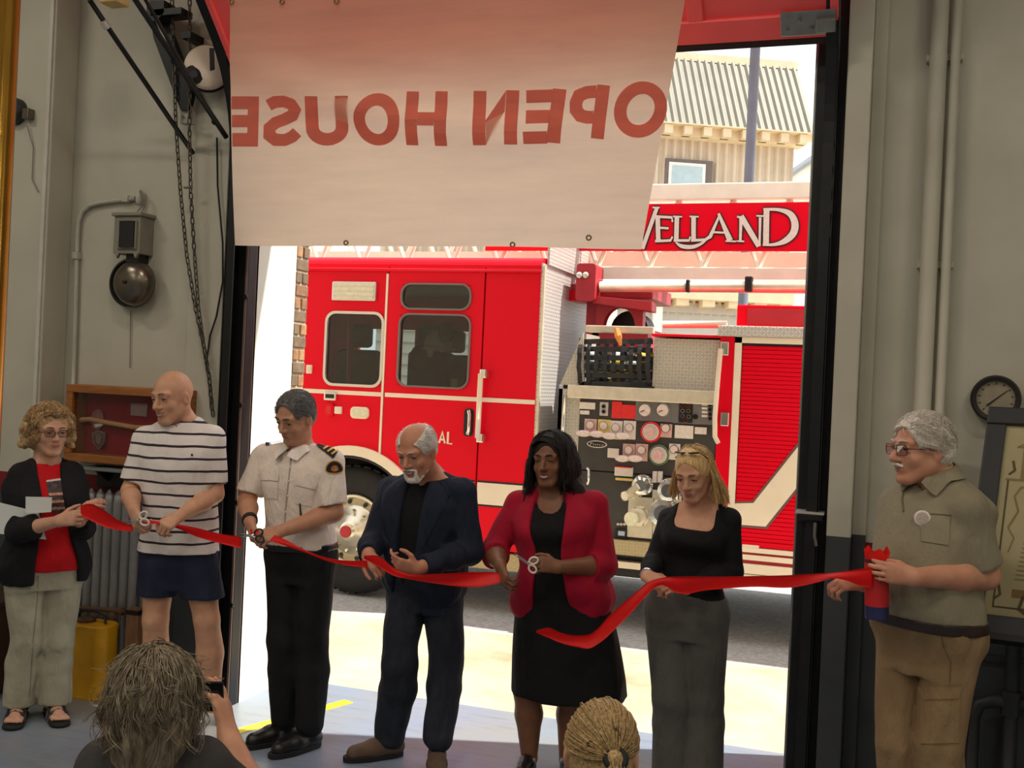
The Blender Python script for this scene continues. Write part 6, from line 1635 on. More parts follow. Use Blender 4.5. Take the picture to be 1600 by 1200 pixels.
T_ = [(-.4 * L, .05, .16, .13, .16, .12), (.0, .035, .16, .10, .16, .11), (.4 * L, .02, .16, .066, .16, .10), (.8 * L, .0, .14, .050, .14, .10), (1.1 * L, .0, .10, .060, .14, .14)]
q.loft(p.J['PV'], p.up, p.side, p.front, T_, .008, 'cut', 2.2); q.cone(p.J['N'] + p.up * .08, p.J['N'] - p.up * .0, .072, .066, .008, 'cut')
q.noise(folds(.006, 24, 24, 8, 6)); soft('cardigan', q, fabric('black_knit', (26, 26, 29), bump=.4), p.t, .007)
p.face(mat('brow_brown', (120, 92, 66), .8), M_LIP, 1.0, gaze=(.6, 0))
q = Shape(); r = np.random.default_rng(11)
q.ell(p.h(0, -.03, .035), (.098, .105, .105), p.axes(), .02); q.ell(p.h(0, -.05, -.04), (.100, .085, .07), p.axes(), .03); q.ell(p.h(0, .12, -.040), (.068, .105, .100), p.axes(), .01, 'cut')
for _ in range(230):
    ph, t_ = r.uniform(0, 6.28), math.acos(r.uniform(-.55, 1)); a, f, u = .103 * math.sin(t_) * math.sin(ph), -.03 + .112 * math.sin(t_) * math.cos(ph), .03 + .112 * math.cos(t_)
    if f > .040 and u < .078 and abs(a) < .075: continue
    q.ell(p.h(a, f, u), r.uniform(.012, .024), None, .006)
q.noise(folds(.004, 120, 120, 120, 2))
for _ in range(90):
    g = r.choice((-1, 1)); q.ell(p.h(g * r.uniform(.085, .118), r.uniform(-.09, .02), r.uniform(-.075, .05)), r.uniform(.012, .022), None, .006)
st = fall(p, 1400, (.108, .116, .116), [(60, 180), (-180, -60)], (5, 75), (60, 100), (.02, .09), .022, 15, 18, jit=.10, clump=7, crad=.010, seed=31) + fall(p, 500, (.104, .112, .114), [(-62, 62)], (5, 30), (38, 52), (.0, .02), .016, 14, 18, jit=.07, clump=7, crad=.010, seed=32)
merged_hair('curly_hair', q, st, hair_mat('ash_brown_hair', (176, 144, 102), .5, .5, (30, 30, 30)), p.t, .006, .0019, .0009)
glasses(p, mat('dark_brown_acetate', (60, 40, 34), .3))

# ---------------------------------------------------------------- 2 man in striped shirt
p = Person('bald person in white striped shirt and navy shorts cutting the ribbon', 5.22, -8,
    dict(H=(270, 622, -.05), N=(284, 663, .0), PV=(279, 862, 0), SA=(228, 686, .02), SB=(332, 686, -.02), EA=(203, 768, -.02), WA=(209, 796, -.25), EB=(336, 772, -.04), WB=(281, 806, -.25),
         KA=(243, 968, -.03), KB=(323, 968, -.03), AA=(238, 1122, .03), AB=(331, 1122, .0)), SK_ST, 'm', -28, 12, -3, 1.04)
p.head(1.0, 1, 1.1).torso(p.B); [p.arm(p.B, c, .046, .040, .028) for c in 'AB']; [p.leg(p.B, c, .085, .060, .038) for c in 'AB']
for c in 'AB': p.B.ell(p.J['K' + c] * .66 + p.J['A' + c] * .34 - p.front * .02, (.050, .052, .11), None, .03)
p.hand('A', dirpx((209, 796), (217, 822), -.05), -FW * .7 - R0 * .5, 1, (48, 62, 38), .05, .8)
p.hand('B', dirpx((281, 806), (254, 824), -.06), -FW * .7 + U0 * .6, 1, (50, 62, 40), .05, .8)
p.finish()
t = NT('striped_jersey'); sep = t.node('ShaderNodeSeparateXYZ'); co = t.co('Object'); t.l(co, sep.inputs[0])
z = t.math('ADD', sep.outputs[2], t.math('MULTIPLY', t.noise(co, 5, 2), .022)); fr_ = t.math('FRACT', t.math('DIVIDE', z, .0575))
t.l(t.mix(t.math('LESS_THAN', fr_, .19), lin(226, 218, 214), lin(46, 36, 46)), t.b.inputs['Base Color']); t.bump(t.noise(t.co('Object', (1, 1, .5)), 12, 3), .5, .04); t.set(Roughness=.9)
M_STRIPE = t.m; L = np.linalg.norm(p.J['N'] - p.J['PV'])
q = Shape(); p.torso(q, .026, h0=.0 * L); [p.arm(q, c, .052, .056, .03, .006, .82) for c in 'AB']; q.cone(p.J['N'] + p.up * .06, p.J['N'] - p.up * .028 + p.front * .03, .084, .062, .006, 'cut'); q.noise(folds(.008, 20, 20, 14, 8))
ts, bv = soft('striped_t_shirt', q, M_STRIPE, p.t, .0065, 1, True)
nk = [p.J['N'] - p.up * .005 + .074 * (math.cos(t_) * p.side + math.sin(t_) * p.front) - p.up * .034 * max(0, math.sin(t_)) + p.up * .018 * max(0, -math.sin(t_)) for t_ in np.linspace(0, 6.28, 25)[:-1]]
MB().tube(nk, .008, 6, closed=True).build('neck_band', mat('off_white_rib', (222, 214, 210), .9), ts, smooth=True)
pc = hit(bv, 300, 711, .003); MB().sphere(pc, (.006, .004, .006), 8, 6).build('chest_emblem', mat('navy_thread', (36, 30, 44), .8), ts)
q = Shape(); p.torso(q, .012, h0=-.28 * L, h1=.08 * L); [p.leg(q, c, .102, .098, .06, .0, .66) for c in 'AB']; q.noise(folds(.006, 22, 22, 8, 9))
q.plane((0, 0, P(280, 931, 5.2)[2]), -U0, LO, HI, .003)
soft('navy_shorts', q, fabric('navy_cotton', (36, 42, 62)), p.t, .007)
p.face(mat('brow_grey', (140, 116, 96), .8), M_LIPP, 1.0, teeth=True, open_=.002, gaze=(-.5, -.6))
M_SNK = mat('white_sneaker', (206, 208, 212), .6, var=.06); M_SNS = mat('pale_sole', (190, 196, 206), .6)
for c, td in (('A', (-FW - R0 * .25)), ('B', (-FW + R0 * .25))):
    p.shoe(c, td, M_SNK, M_SNS, name='sneaker', laces=mat('white_lace', (230, 230, 230), .8))
    a = p.J['A' + c]; MB().lathe([(.046, -.03), (.048, .03), (.046, .035)], a, (0, 0, 1), 16).build('sock', mat('white_sock', (220, 220, 220), .9), p.t, smooth=True)

# ---------------------------------------------------------------- 3 officer
p = Person('uniformed person in white officer shirt with epaulettes and black trousers', 5.25, -24,
    dict(H=(462, 653, -.06), N=(468, 706, .0), PV=(470, 862, 0), SA=(412, 716, .08), SB=(517, 722, -.08), EA=(386, 782, .03), WA=(391, 817, -.20), EB=(522, 802, -.12), WB=(438, 830, -.25),
         KA=(443, 1000, -.03), KB=(486, 1003, -.02), AA=(446, 1126, .03), AB=(484, 1136, -.07)), SK_OF, 'm', -32, 24, 4, 1.0, wide=1.0)
OF = p
p.head(1.0, 0, 1.0).torso(p.B); [p.arm(p.B, c, .046, .042, .029) for c in 'AB']; [p.leg(p.B, c) for c in 'AB']
p.hand('A', dirpx((391, 817), (398, 840), -.06), -FW * .6 - R0 * .7, 1, (50, 66, 36), .05, .8)
p.hand('B', dirpx((438, 830), (410, 840), -.05), -FW * .7 + U0 * .6, 1, (48, 62, 36), .05, .8)
p.finish(); L = np.linalg.norm(p.J['N'] - p.J['PV'])
M_SHIRT = fabric('white_uniform_cotton', (228, 214, 202), .05, .45)
q = Shape(); p.torso(q, .022, h0=.06 * L); [p.arm(q, c, .054, .064, .03, .006, .84) for c in 'AB']; q.cone(p.J['N'] + p.up * .06, p.J['N'] - p.up * .02 + p.front * .035, .076, .056, .006, 'cut'); q.noise(folds(.009, 20, 20, 14, 12))
us, bv = soft('uniform_shirt', q, M_SHIRT, p.t, .0065, 1, True)
# collar wings
M_COL = mat('collar_white', (228, 218, 210), .8, var=.04)
def collar2(p, parent, m, drop=.05, r=.066, rise=.072, n=40):
    "fold-down collar, open at the throat"
    vs = []; fs = []
    for i in range(n + 1):
        a_ = math.radians(-168 + 336 * i / n); e = math.sin(a_) * p.side - math.cos(a_) * p.front; fr = abs(a_) / math.radians(168)
        top = p.J['N'] + p.up * (rise - .050 * fr) + e * r + p.front * .012; bot = p.J['N'] + p.up * (rise - .040 - .042 * fr - drop * (1 - abs(fr - .86) / .14 if fr > .72 else 0)) + e * (r + .024 + .020 * fr) + p.front * (.012 + .02 * fr * fr)
        vs += [top, bot, bot - e * .006, top - e * .008]
    for i in range(n):
        for k in range(4): l = (k + 1) % 4; fs.append((4 * i + k, 4 * i + l, 4 * i + 4 + l, 4 * i + 4 + k))
    fs += [(3, 2, 1, 0), tuple(4 * n + k for k in range(4))]
    return MB().add(vs, fs).build('collar', m, parent, smooth=False)
collar2(p, us, M_COL, .034, .064, .074)
M_SEAMW = mat('shirt_seam', (176, 162, 150), .9)
seam('placket', bv, [(455, 716), (450, 760), (446, 800), (444, 836)], .004, M_SEAMW, us)
for y in (730, 752, 775, 800, 822):
    c = hit(bv, 455 - (y - 720) * .1, y, .002)
    if c is not None: MB().sphere(c, .005, 8, 6).build('button', M_COL, us)
for poly in ([(408, 736), (437, 742), (436, 752), (408, 750)], [(461, 742), (497, 752), (493, 765), (460, 758)]): patch('pocket_flap', bv, poly, M_SHIRT, us, .006, 8, 4, .003)
for poly in ([(410, 751), (435, 753), (434, 780), (411, 778)], [(462, 759), (491, 766), (488, 792), (462, 787)]): patch('chest_pocket', bv, poly, M_SHIRT, us, .003, 8, 6, .002)
M_EPB = mat('black_epaulette', (22, 20, 22), .8); M_GOLD = mat('gold_braid', (214, 168, 92), .45, .4, var=.2, vscale=60)
e1 = patch('epaulette', bv, [(494, 697), (503, 691), (527, 707), (520, 717)], M_EPB, us, .008, 8, 5, .004)
for x, y in ((505.5, 704), (511, 707.5), (516.5, 711)): patch('gold_bar', bv, [(x, y - 1), (x + 9, y - 7), (x + 10.5, y - 5), (x + 1.5, y + 1)], M_GOLD, e1, .011, 5, 2, .002)
patch('epaulette_flag', bv, [(498, 695), (504, 692), (508, 695), (502, 698)], mat('flag_red', (200, 60, 66), .7), e1, .011, 3, 2)
patch('epaulette', bv, [(414, 692), (440, 683), (442, 688), (416, 698)], M_EPB, us, .008, 8, 4, .004)
def blob_patch(nm, bv, c, rx, ry, m, par, off, n=18, flat=.0):
    pts = [hit(bv, c[0] + rx * math.cos(t_), c[1] - ry * math.sin(t_) * (1 if math.sin(t_) > 0 else flat), off) for t_ in np.linspace(0, 2 * math.pi, n + 1)[:-1]]
    pts = [q for q in pts if q is not None]; ce = hit(bv, c[0], c[1] - ry * .2, off)
    vs = [ce] + pts; n = len(pts); d_ = nrm(ce - CAM) * .003
    vs = vs + [v + d_ for v in vs]
    return MB().add(vs, [(0, 1 + i, 1 + (i + 1) % n) for i in range(n)] + [(1 + i, n + 2 + i, n + 2 + (i + 1) % n, 1 + (i + 1) % n) for i in range(n)]).build(nm, m, par)
sb = blob_patch('shoulder_badge', bv, (522, 735), 14, 16, M_GOLD, us, .004, 20, .35)
blob_patch('badge_field', bv, (522, 735), 12, 14, M_EPB, sb, .006, 20, .3); blob_patch('badge_crest', bv, (522, 733), 5.5, 6, mat('badge_crest', (176, 110, 50), .6, var=.5, vscale=120), sb, .008, 12, .7)
MB().tube([hit(bv, 469, 786, .006), hit(bv, 472, 818, .008)], [.003, .006], 6).build('radio_antenna', M_BLKRUB, p.t)
q = Shape(); p.torso(q, .018, h0=-.3 * L, h1=.10 * L); [p.leg(q, c, .098, .080, .066, .0, 1.96) for c in 'AB']; q.noise(folds(.010, 22, 22, 8, 13)); q.plane((0, 0, .05), -U0, LO, HI, .003)
bt_, bv2 = soft('black_trousers', q, fabric('black_twill', (25, 26, 29)), p.t, .007, 1, True)
q = Shape(); p.torso(q, .026, h0=.03 * L, h1=.10 * L); blt = soft('belt', q, M_BLKLEA, p.t, .006)
c = hit(bv2, 489, 849, .012)
if c is not None: MB().obox(c, p.side * .018, p.up * .016, p.front * .004).build('buckle', M_CHROME, blt)
for c_, td in (('A', dirpx((440, 1140), (398, 1152), -.10)), ('B', dirpx((470, 1150), (432, 1172), -.10))): p.shoe(c_, td, M_BLKLEA, M_BLKRUB, .29, .048, .085, 'black_boot', high=.02, laces=M_BLKRUB)
p.face(mat('brow_dark', (70, 58, 50), .8), M_LIPP, 0.2, gaze=(-.3, -1))
p.cap_hair(hair_mat('salt_pepper_hair', (104, 102, 102)), .010, .104, .005, .0035, 21, side=.012)
a = p.J['WA'] * .88 + p.J['EA'] * .12; d_ = nrm(p.J['WA'] - p.J['EA'])
w1 = MB().lathe([(.035, -.016), (.037, -.012), (.037, .012), (.035, .016)], a, d_, 18).build('wrist_watch', M_BLKRUB, p.t); 
# ---------------------------------------------------------------- 4 man in navy jacket
p = Person('white-bearded person in navy jacket and dark jeans bending over the ribbon', 5.08, -26,
    dict(H=(652, 706, -.14), N=(670, 749, -.03), PV=(664, 902, .04), SA=(612, 766, .07), SB=(722, 768, -.12), EA=(583, 846, .0), WA=(575, 868, -.22), EB=(735, 862, -.15), WB=(652, 888, -.32),
         KA=(624, 1035, -.03), KB=(697, 1035, .02), AA=(610, 1152, .04), AB=(684, 1155, -.08)), SK_JE, 'm', -26, 22, -2, 1.03, wide=1.06, belly=.02)
JE = p
p.head(1.05, 1, 1.1, .003).torso(p.B); [p.arm(p.B, c, .048, .042, .029) for c in 'AB']; [p.leg(p.B, c) for c in 'AB']
p.hand('A', dirpx((575, 868), (590, 884), -.06), -FW * .5 - R0 * .2 + U0 * .7, 1, (48, 62, 36), .05, .8)
p.hand('B', dirpx((652, 888), (620, 882), -.03), -FW * .75 - U0 * .4, 1, ((28, 40, 25), (48, 60, 40), (52, 62, 40), (56, 66, 40)), .03, .9)
p.finish(); L = np.linalg.norm(p.J['N'] - p.J['PV'])
q = Shape(); p.torso(q, .014, h0=-.05 * L); q.cone(p.J['N'] + p.up * .06, p.J['N'] - p.up * .01 + p.front * .02, .070, .060, .006, 'cut')
soft('black_t_shirt', q, fabric('black_jersey', (22, 22, 25)), p.t, .007)
M_NAVY = fabric('navy_wool', (30, 36, 52), .15, .3)
q = Shape(); p.torso(q, .036, h0=-.30 * L); [p.arm(q, c, .054, .050, .042, .006, 1.88) for c in 'AB']
q.loft(p.J['PV'], p.up, p.side, p.front, [(-.45 * L, -.03, .16, .11, .2, .10), (0, -.02, .16, .07, .2, .10), (.5 * L, -.01, .16, .050, .2, .10), (.8 * L, 0, .14, .055, .2, .10), (1.1 * L, 0, .10, .06, .2, .13)], .008, 'cut', 2.0)
q.cone(p.J['N'] + p.up * .08, p.J['N'], .070, .066, .008, 'cut'); q.noise(folds(.010, 22, 22, 12, 14))
jk, bv = soft('navy_jacket', q, M_NAVY, p.t, .007, 1, True)
for poly in ([(648, 765), (640, 772), (632, 800), (640, 860), (644, 858)], [(690, 752), (704, 772), (690, 800), (664, 850), (668, 800)]):
    pts = [hit(bv, x, y, .007) for x, y in poly]; pts = [q_ for q_ in pts if q_ is not None]
    if len(pts) > 3: MB().prism(pts, nrm(pts[0] - CAM) * .006).build('lapel', M_NAVY, jk, bevel=.002)
q = Shape(); p.torso(q, .016, h0=-.3 * L, h1=.10 * L); [p.leg(q, c, .100, .082, .070, .0, 1.97) for c in 'AB']; q.noise(folds(.012, 24, 24, 11, 15)); q.plane((0, 0, .045), -U0, LO, HI, .003)
soft('dark_jeans', q, fabric('dark_denim', (40, 44, 54), .3, .35), p.t, .007)
for c_, td in (('A', dirpx((590, 1180), (545, 1192), -.06)), ('B', dirpx((684, 1175), (684, 1200), -.2))): p.shoe(c_, td, M_BRLEA, M_BLKRUB, .29, .049, .09, 'suede_boot', high=.03, laces=mat('tan_lace', (150, 124, 96), .8))
WH = hair_mat('white_hair', (222, 216, 208), .5, .2)
p.face(mat('brow_white', (196, 184, 172), .8), M_LIP, 1.0, teeth=True, open_=.004, gaze=(0, -1))
p.cap_hair(WH, .006, .085, .005, .002, 22, cuts=[((0, .06, .135), (.066, .15, .080))], n=900)
q = Shape()
for g in (-1, 1): q.cone(p.h(g * .050, .030, -.066), p.h(g * .022, .072, -.100), .014, .017, .012); q.cone(p.h(g * .030, .086, -.052), p.h(g * .026, .085, -.085), .007, .010, .01); q.cone(p.h(g * .026, .095, -.046), p.h(0, .103, -.041), .005, .006, .006)
q.ell(p.h(0, .080, -.100), (.030, .020, .018), p.axes(), .012); q.noise(folds(.002, 160, 160, 160, 3)); soft('white_beard', q, WH, p.t, .0045)

# ---------------------------------------------------------------- 5 woman in red blazer
p = Person('smiling person with long dark hair in red blazer over black dress', 5.03, -16,
    dict(H=(862, 722, -.03), N=(866, 770, .0), PV=(878, 930, 0), SA=(812, 788, .05), SB=(928, 788, -.05), EA=(772, 862, -.02), WA=(782, 884, -.20), EB=(944, 884, -.08), WB=(872, 886, -.27),
         KA=(824, 1082, -.02), KB=(892, 1082, .02), AA=(827, 1183, .0), AB=(886, 1186, .02)), SK_RD, 'f', -26, 2, -4, 1.0, wide=1.16, belly=.045, bust=.035, hipw=1.05)
RD = p
p.head(1.0, 1, 1.1, .006).torso(p.B); [p.arm(p.B, c, .050, .042, .028) for c in 'AB']; [p.leg(p.B, c, .095, .062, .038) for c in 'AB']
p.hand('A', dirpx((782, 884), (788, 906), -.05), -FW * .5 - R0 * .8, 1, (48, 62, 36), .05, .8)
p.hand('B', dirpx((872, 886), (840, 880), -.04), -FW * .8 + U0 * .4, 1, (55, 70, 40), .03, .9)
p.finish(); L = np.linalg.norm(p.J['N'] - p.J['PV'])
zh = P(880, 1084, 5.03)[2]; hz = zh - p.J['PV'][2]
q = Shape(); p.torso(q, .014, h0=-.1 * L); q.loft(p.J['PV'], U0, p.side, p.front, [(hz, 0, 0, .275, .21, .21), (hz * .55, 0, 0, .255, .185, .19), (-.05, 0, 0, .225, .16, .17), (.12, 0, 0, .19, .15, .13)], .02, 'u', 2.1)
q.cone(p.J['N'] + p.up * .06, p.J['N'] - p.up * .065 + p.front * .06, .085, .070, .008, 'cut'); q.noise(folds(.008, 16, 16, 2, 16))
soft('black_dress', q, fabric('black_crepe', (18, 18, 20)), p.t, .0075)
M_BLZ = fabric('crimson_wool', (158, 16, 44), .08, .15)
q = Shape(); p.torso(q, .032, h0=-.22 * L); [p.arm(q, c, .056, .056, .054, .004, 1.32) for c in 'AB']
q.loft(p.J['PV'], p.up, p.side, p.front, [(-.5 * L, -.03, .18, .13, .25, .12), (0, -.02, .18, .085, .25, .12), (.45 * L, -.005, .2, .062, .25, .12), (.8 * L, 0, .17, .085, .25, .10), (1.1 * L, 0, .10, .08, .2, .12)], .008, 'cut', 2.0)
q.cone(p.J['N'] + p.up * .08, p.J['N'], .078, .070, .008, 'cut'); q.noise(folds(.009, 20, 20, 9, 17))
bz, bv = soft('red_blazer', q, M_BLZ, p.t, .007, 1, True)
p.face(mat('brow_black', (26, 20, 18), .8), M_LIPD, 1.0, teeth=True, open_=.006, gaze=(-.5, 0))
q = Shape(); ax = p.axes()
q.ell(p.h(0, -.022, .040), (.093, .108, .100), ax, .02)
q.loft(p.h(0, -.045, 0), U0, p.hsd, p.hf, [(-.235, .03, -.005, .120, .040, .060), (-.15, .02, 0, .128, .055, .075), (-.05, .01, 0, .108, .060, .080), (.05, 0, 0, .088, .05, .07)], .03, 'u', 2.2)
q.ell(p.h(.006, .125, -.03), (.068, .118, .122), ax, .012, 'cut'); q.ell(p.h(-.005, .06, -.15), (.062, .07, .09), ax, .012, 'cut'); q.noise(folds(.006, 45, 45, 14, 18))
def parted(p, n, R, f0, f1, L, seed, part=-.018, m=18):
    "hair combed from a parting on top over both sides of the head, then hanging"
    r = np.random.default_rng(seed); out = []
    for _ in range(n // 8):
        f = r.uniform(f0, f1); g = r.choice((-1, 1)); k = math.sqrt(max(.05, 1 - ((f + .012) / R[1]) ** 2)); s_ = r.uniform(.99, 1.05); Lh = r.uniform(*L); ph = r.uniform(0, 6)
        for _c in range(8):
            ff = f + r.normal() * .005; pts = []
            for i in range(m):
                u = i / (m - 1)
                if u < .5: t_ = g * math.radians(92) * (u / .5); pts.append(p.h(R[0] * k * s_ * math.sin(t_) + part * math.cos(t_), ff - .03 * (u / .5) ** 2, .034 + R[2] * k * s_ * math.cos(t_)))
                else: v = (u - .5) / .5; pts.append(pts[m // 2 - 1] - U0 * Lh * v + p.hsd * g * (.02 * math.sin(v * 2.4)) + p.hsd * .008 * math.sin(v * 5 + ph))
            out.append(np.array(pts) + r.normal(size=3) * .002)
    return out
merged_hair('long_dark_hair', q, parted(p, 1000, (.098, .112, .100), -.05, .070, (.10, .18), 41) + fall(p, 1500, (.097, .111, .103), [(55, 180), (-180, -55)], (3, 45), (85, 105), (.10, .20), .016, 8, 18, inward=.02, flare=.035, jit=.04, seed=5, clump=10, crad=.012) + fall(p, 500, (.094, .110, .102), [(50, 66), (-66, -50)], (8, 40), (78, 92), (.12, .19), .010, 7, 18, inward=.02, flare=.03, jit=.02, seed=15, clump=10, crad=.008), hair_mat('black_brown_hair', (34, 26, 23), .5, .4), p.t, .0065, .0017, .0007)
for c_, td in (('A', -FW - R0 * .3), ('B', -FW + R0 * .1)):
    p.shoe(c_, td, M_BLKLEA, M_BLKRUB, .24, .040, .05, 'black_flat_shoe')

# ---------------------------------------------------------------- 6 blonde woman
p = Person('blonde person in black square-neck top and grey wide trousers looking down', 4.94, -20,
    dict(H=(1084, 742, -.06), N=(1092, 791, .0), PV=(1074, 948, 0), SA=(1046, 811, .06), SB=(1140, 812, -.06), EA=(1022, 876, .0), WA=(1010, 900, -.22), EB=(1146, 894, -.06), WB=(1072, 920, -.26),
         KA=(1052, 1090, .0), KB=(1098, 1090, .0), AA=(1052, 1208, .02), AB=(1096, 1208, -.02)), SK_BL, 'f', -30, 20, -3, .98, wide=.98, bust=.035)
BLD = p
p.head(.95, 0, 1.0).torso(p.B); [p.arm(p.B, c, .042, .034, .024) for c in 'AB']; [p.leg(p.B, c) for c in 'AB']
p.hand('A', dirpx((1010, 900), (1032, 912), -.05), -FW * .7 + U0 * .6, -1, (48, 62, 38), .05, .8)
p.hand('B', dirpx((1072, 920), (1042, 914), -.04), -FW * .5 + U0 * .7, 1, (48, 62, 38), .05, .8)
p.finish(); L = np.linalg.norm(p.J['N'] - p.J['PV'])
q = Shape(); p.torso(q, .009, h0=.02 * L, h1=.97 * L); [p.arm(q, c, .042, .038, .030, .004, 1.93) for c in 'AB']
c0 = p.J['PV'] + p.up * .90 * L + p.front * .12; q.box(c0 + p.up * .045, (.088, .14, .095), (p.side, p.front, p.up), .025, .008, 'cut'); q.cone(p.J['N'] + p.up * .1, p.J['N'] - p.up * .05, .085, .085, .008, 'cut')
q.noise(folds(.003, 20, 20, 12, 19)); soft('black_top', q, fabric('black_rib_knit', (22, 22, 24)), p.t, .006)
q = Shape(); p.torso(q, .014, h0=-.3 * L, h1=.14 * L)
for c in 'AB': p.leg(q, c, .100, .088, .094, .004, 1.98)
q.noise(folds(.006, 18, 18, 2.5, 20)); q.plane((0, 0, .03), -U0, LO, HI, .003)
gt, bv = soft('grey_wide_trousers', q, fabric('charcoal_grey_wool', (92, 90, 86)), p.t, .007, 1, True)
p.face(mat('brow_sand', (120, 90, 64), .8), M_LIP, .5, gaze=(0, -1))
q = Shape(); ax = p.axes()
q.ell(p.h(0, -.020, .038), (.084, .104, .094), ax, .02)
q.loft(p.h(.0, -.05, 0), U0, p.hsd, p.hf, [(-.19, .045, -.01, .060, .035, .045), (-.12, .035, 0, .072, .045, .055), (-.03, .015, 0, .080, .05, .06), (.05, 0, 0, .076, .05, .06)], .03, 'u', 2.2)
q.ell(p.h(0, .120, -.035), (.074, .108, .128), ax, .012, 'cut')
for g in (-1, 1): q.ell(p.h(g * .09, .030, -.04), (.035, .040, .055), ax, .01, 'cut')
q.noise(folds(.004, 40, 40, 10, 21))
merged_hair('blonde_hair', q, fall(p, 1300, (.088, .107, .097), [(80, 180), (-180, -100)], (5, 60), (85, 105), (.09, .16), .010, 6, 16, inward=.01, flare=.05, jit=.03, seed=6, clump=10, crad=.008) + fall(p, 300, (.084, .104, .095), [(100, 150)], (40, 70), (95, 105), (.12, .17), .012, 5, 16, flare=.07, jit=.03, seed=16, clump=10, crad=.010), hair_mat('blonde_hair', (206, 170, 116), .5, .4, (40, 40, 9)), p.t, .006, .0015, .0006)
tint = mat('dark_sunglass_lens', (36, 26, 22), .12, var=.05)
for g in (-1, 1):
    rg = [p.h(g * .034 + q_[0], .050 + q_[1] * .35 - abs(q_[0] + g * .012) * .3, .124 - q_[1] * .25 + .004) + p.hu * q_[1] * .45 for q_ in rrect(-.025, .025, -.02, .02, .014, 4)]
    sg = MB().tube(rg, .003, 6, closed=True).tube([rg[0], p.h(g * .080, .0, .085), p.h(g * .088, -.06, .055)], .0025, 6).build('sunglasses', mat('tortoise_frame', (52, 34, 24), .3), p.t, smooth=True)
    MB().prism(rg, p.hf * .002).build('lens', tint, sg)
c_ = p.J['WA'] * .8 + p.J['EA'] * .2; MB().lathe([(.031, -.006), (.033, 0), (.031, .006)], p.J['WA'] * .93 + p.J['EA'] * .07, nrm(p.J['WA'] - p.J['EA']), 16).build('bracelet', M_CHROME, p.t)
for c_, td in (('A', -FW - R0 * .2), ('B', -FW)): p.shoe(c_, td, M_BLKLEA, M_BLKRUB, .24, .042, .06, 'black_shoe')

# ---------------------------------------------------------------- 7 man in polo shirt
p = Person('white-haired person in khaki polo and cargo trousers holding the ribbon roll', 3.95, -52,
    dict(H=(1440, 704, -.02), N=(1464, 750, .0), PV=(1450, 980, 0), SA=(1424, 792, .15), SB=(1508, 796, -.15), EA=(1402, 890, .05), WA=(1350, 912, -.10), EB=(1540, 900, -.13), WB=(1428, 902, -.27),
         KA=(1408, 1160, .05), KB=(1466, 1162, -.07), AA=(1404, 1352, .08), AB=(1462, 1356, -.08)), SK_RM, 'm', -76, 4, 0, 1.06, wide=1.1, belly=.065)
RM = p
p.head(1.05, 0, 1.2, .006).torso(p.B); [p.arm(p.B, c, .052, .046, .031) for c in 'AB']; [p.leg(p.B, c) for c in 'AB']
p.hand('A', dirpx((1350, 912), (1308, 912), .0, 3.9), -FW * .35 + U0 * .8, 1, (40, 60, 40), .04, .8)
p.hand('B', dirpx((1428, 902), (1376, 892), .03, 3.7), -FW * .95 + R0 * .1, 1, (6, 50, 60), .06, .7, 1.0, tdir=U0 * .45 + FW * .6 - R0 * .6)
p.finish(); L = np.linalg.norm(p.J['N'] - p.J['PV'])
M_POLO = fabric('khaki_pique', (142, 134, 112), .08, .25)
q = Shape(); p.torso(q, .020, h0=.082 * L); [p.arm(q, c, .060, .070, .03, .006, .86) for c in 'AB']; q.cone(p.J['N'] + p.up * .06, p.J['N'] - p.up * .03 + p.front * .035, .080, .060, .006, 'cut'); q.noise(folds(.009, 18, 18, 13, 24))
po, bv = soft('polo_shirt', q, M_POLO, p.t, .007, 1, True)
collar2(p, po, M_POLO, .055, .072, .078)
M_SEAMK = fabric('khaki_seam', (112, 104, 86))
patch('chest_pocket', bv, [(1438, 800), (1486, 802), (1482, 852), (1440, 846)], M_POLO, po, .004, 8, 8, .003)
seam('pocket_hem', bv, [(1438, 803), (1486, 805)], .003, M_SEAMK, po, .004)
seam('placket', bv, [(1412, 765), (1410, 780), (1412, 800)], .004, M_SEAMK, po)
c = hit(bv, 1442, 811, .006)
if c is not None:
    dn_ = nrm(CAM - c); bg = MB().lathe([(.0285, 0), (.0285, .004), (.024, .007), (0, .008)], c, dn_, 24).build('round_pin_badge', mat('white_pin', (226, 216, 206), .4), po)
    MB().lathe([(.021, .0075), (.021, .0088), (.014, .0092), (.014, .0088)], c, dn_, 24).build('pin_print', mat('pin_print', (186, 170, 160), .5, var=.2, vscale=150), bg)
q = Shape(); p.torso(q, .020, h0=-.3 * L, h1=.06 * L); [p.leg(q, c, .098, .086, .080, .0, 1.95, .010) for c in 'AB']; q.noise(folds(.012, 18, 18, 8, 25)); q.plane((0, 0, .04), -U0, LO, HI, .003)
M_CARGO = fabric('tan_ripstop', (146, 120, 88), .1, .3)
cg, bv2 = soft('cargo_trousers', q, M_CARGO, p.t, .007, 1, True)
patch('cargo_flap', bv2, [(1437, 1073), (1503, 1071), (1498, 1090), (1446, 1093)], M_CARGO, cg, .009, 8, 4, .005)
patch('cargo_pocket', bv2, [(1440, 1090), (1500, 1088), (1497, 1160), (1440, 1162)], M_CARGO, cg, .005, 8, 8, .004)
seam('side_seam', bv2, [(1468, 975), (1474, 1010), (1486, 1035), (1484, 1068)], .002, fabric('tan_seam', (120, 98, 70)), cg)
q = Shape(); p.torso(q, .030, h0=.02 * L, h1=.098 * L); bl2 = soft('leather_belt', q, mat('dark_brown_leather', (46, 32, 28), .4, var=.15), p.t, .006)
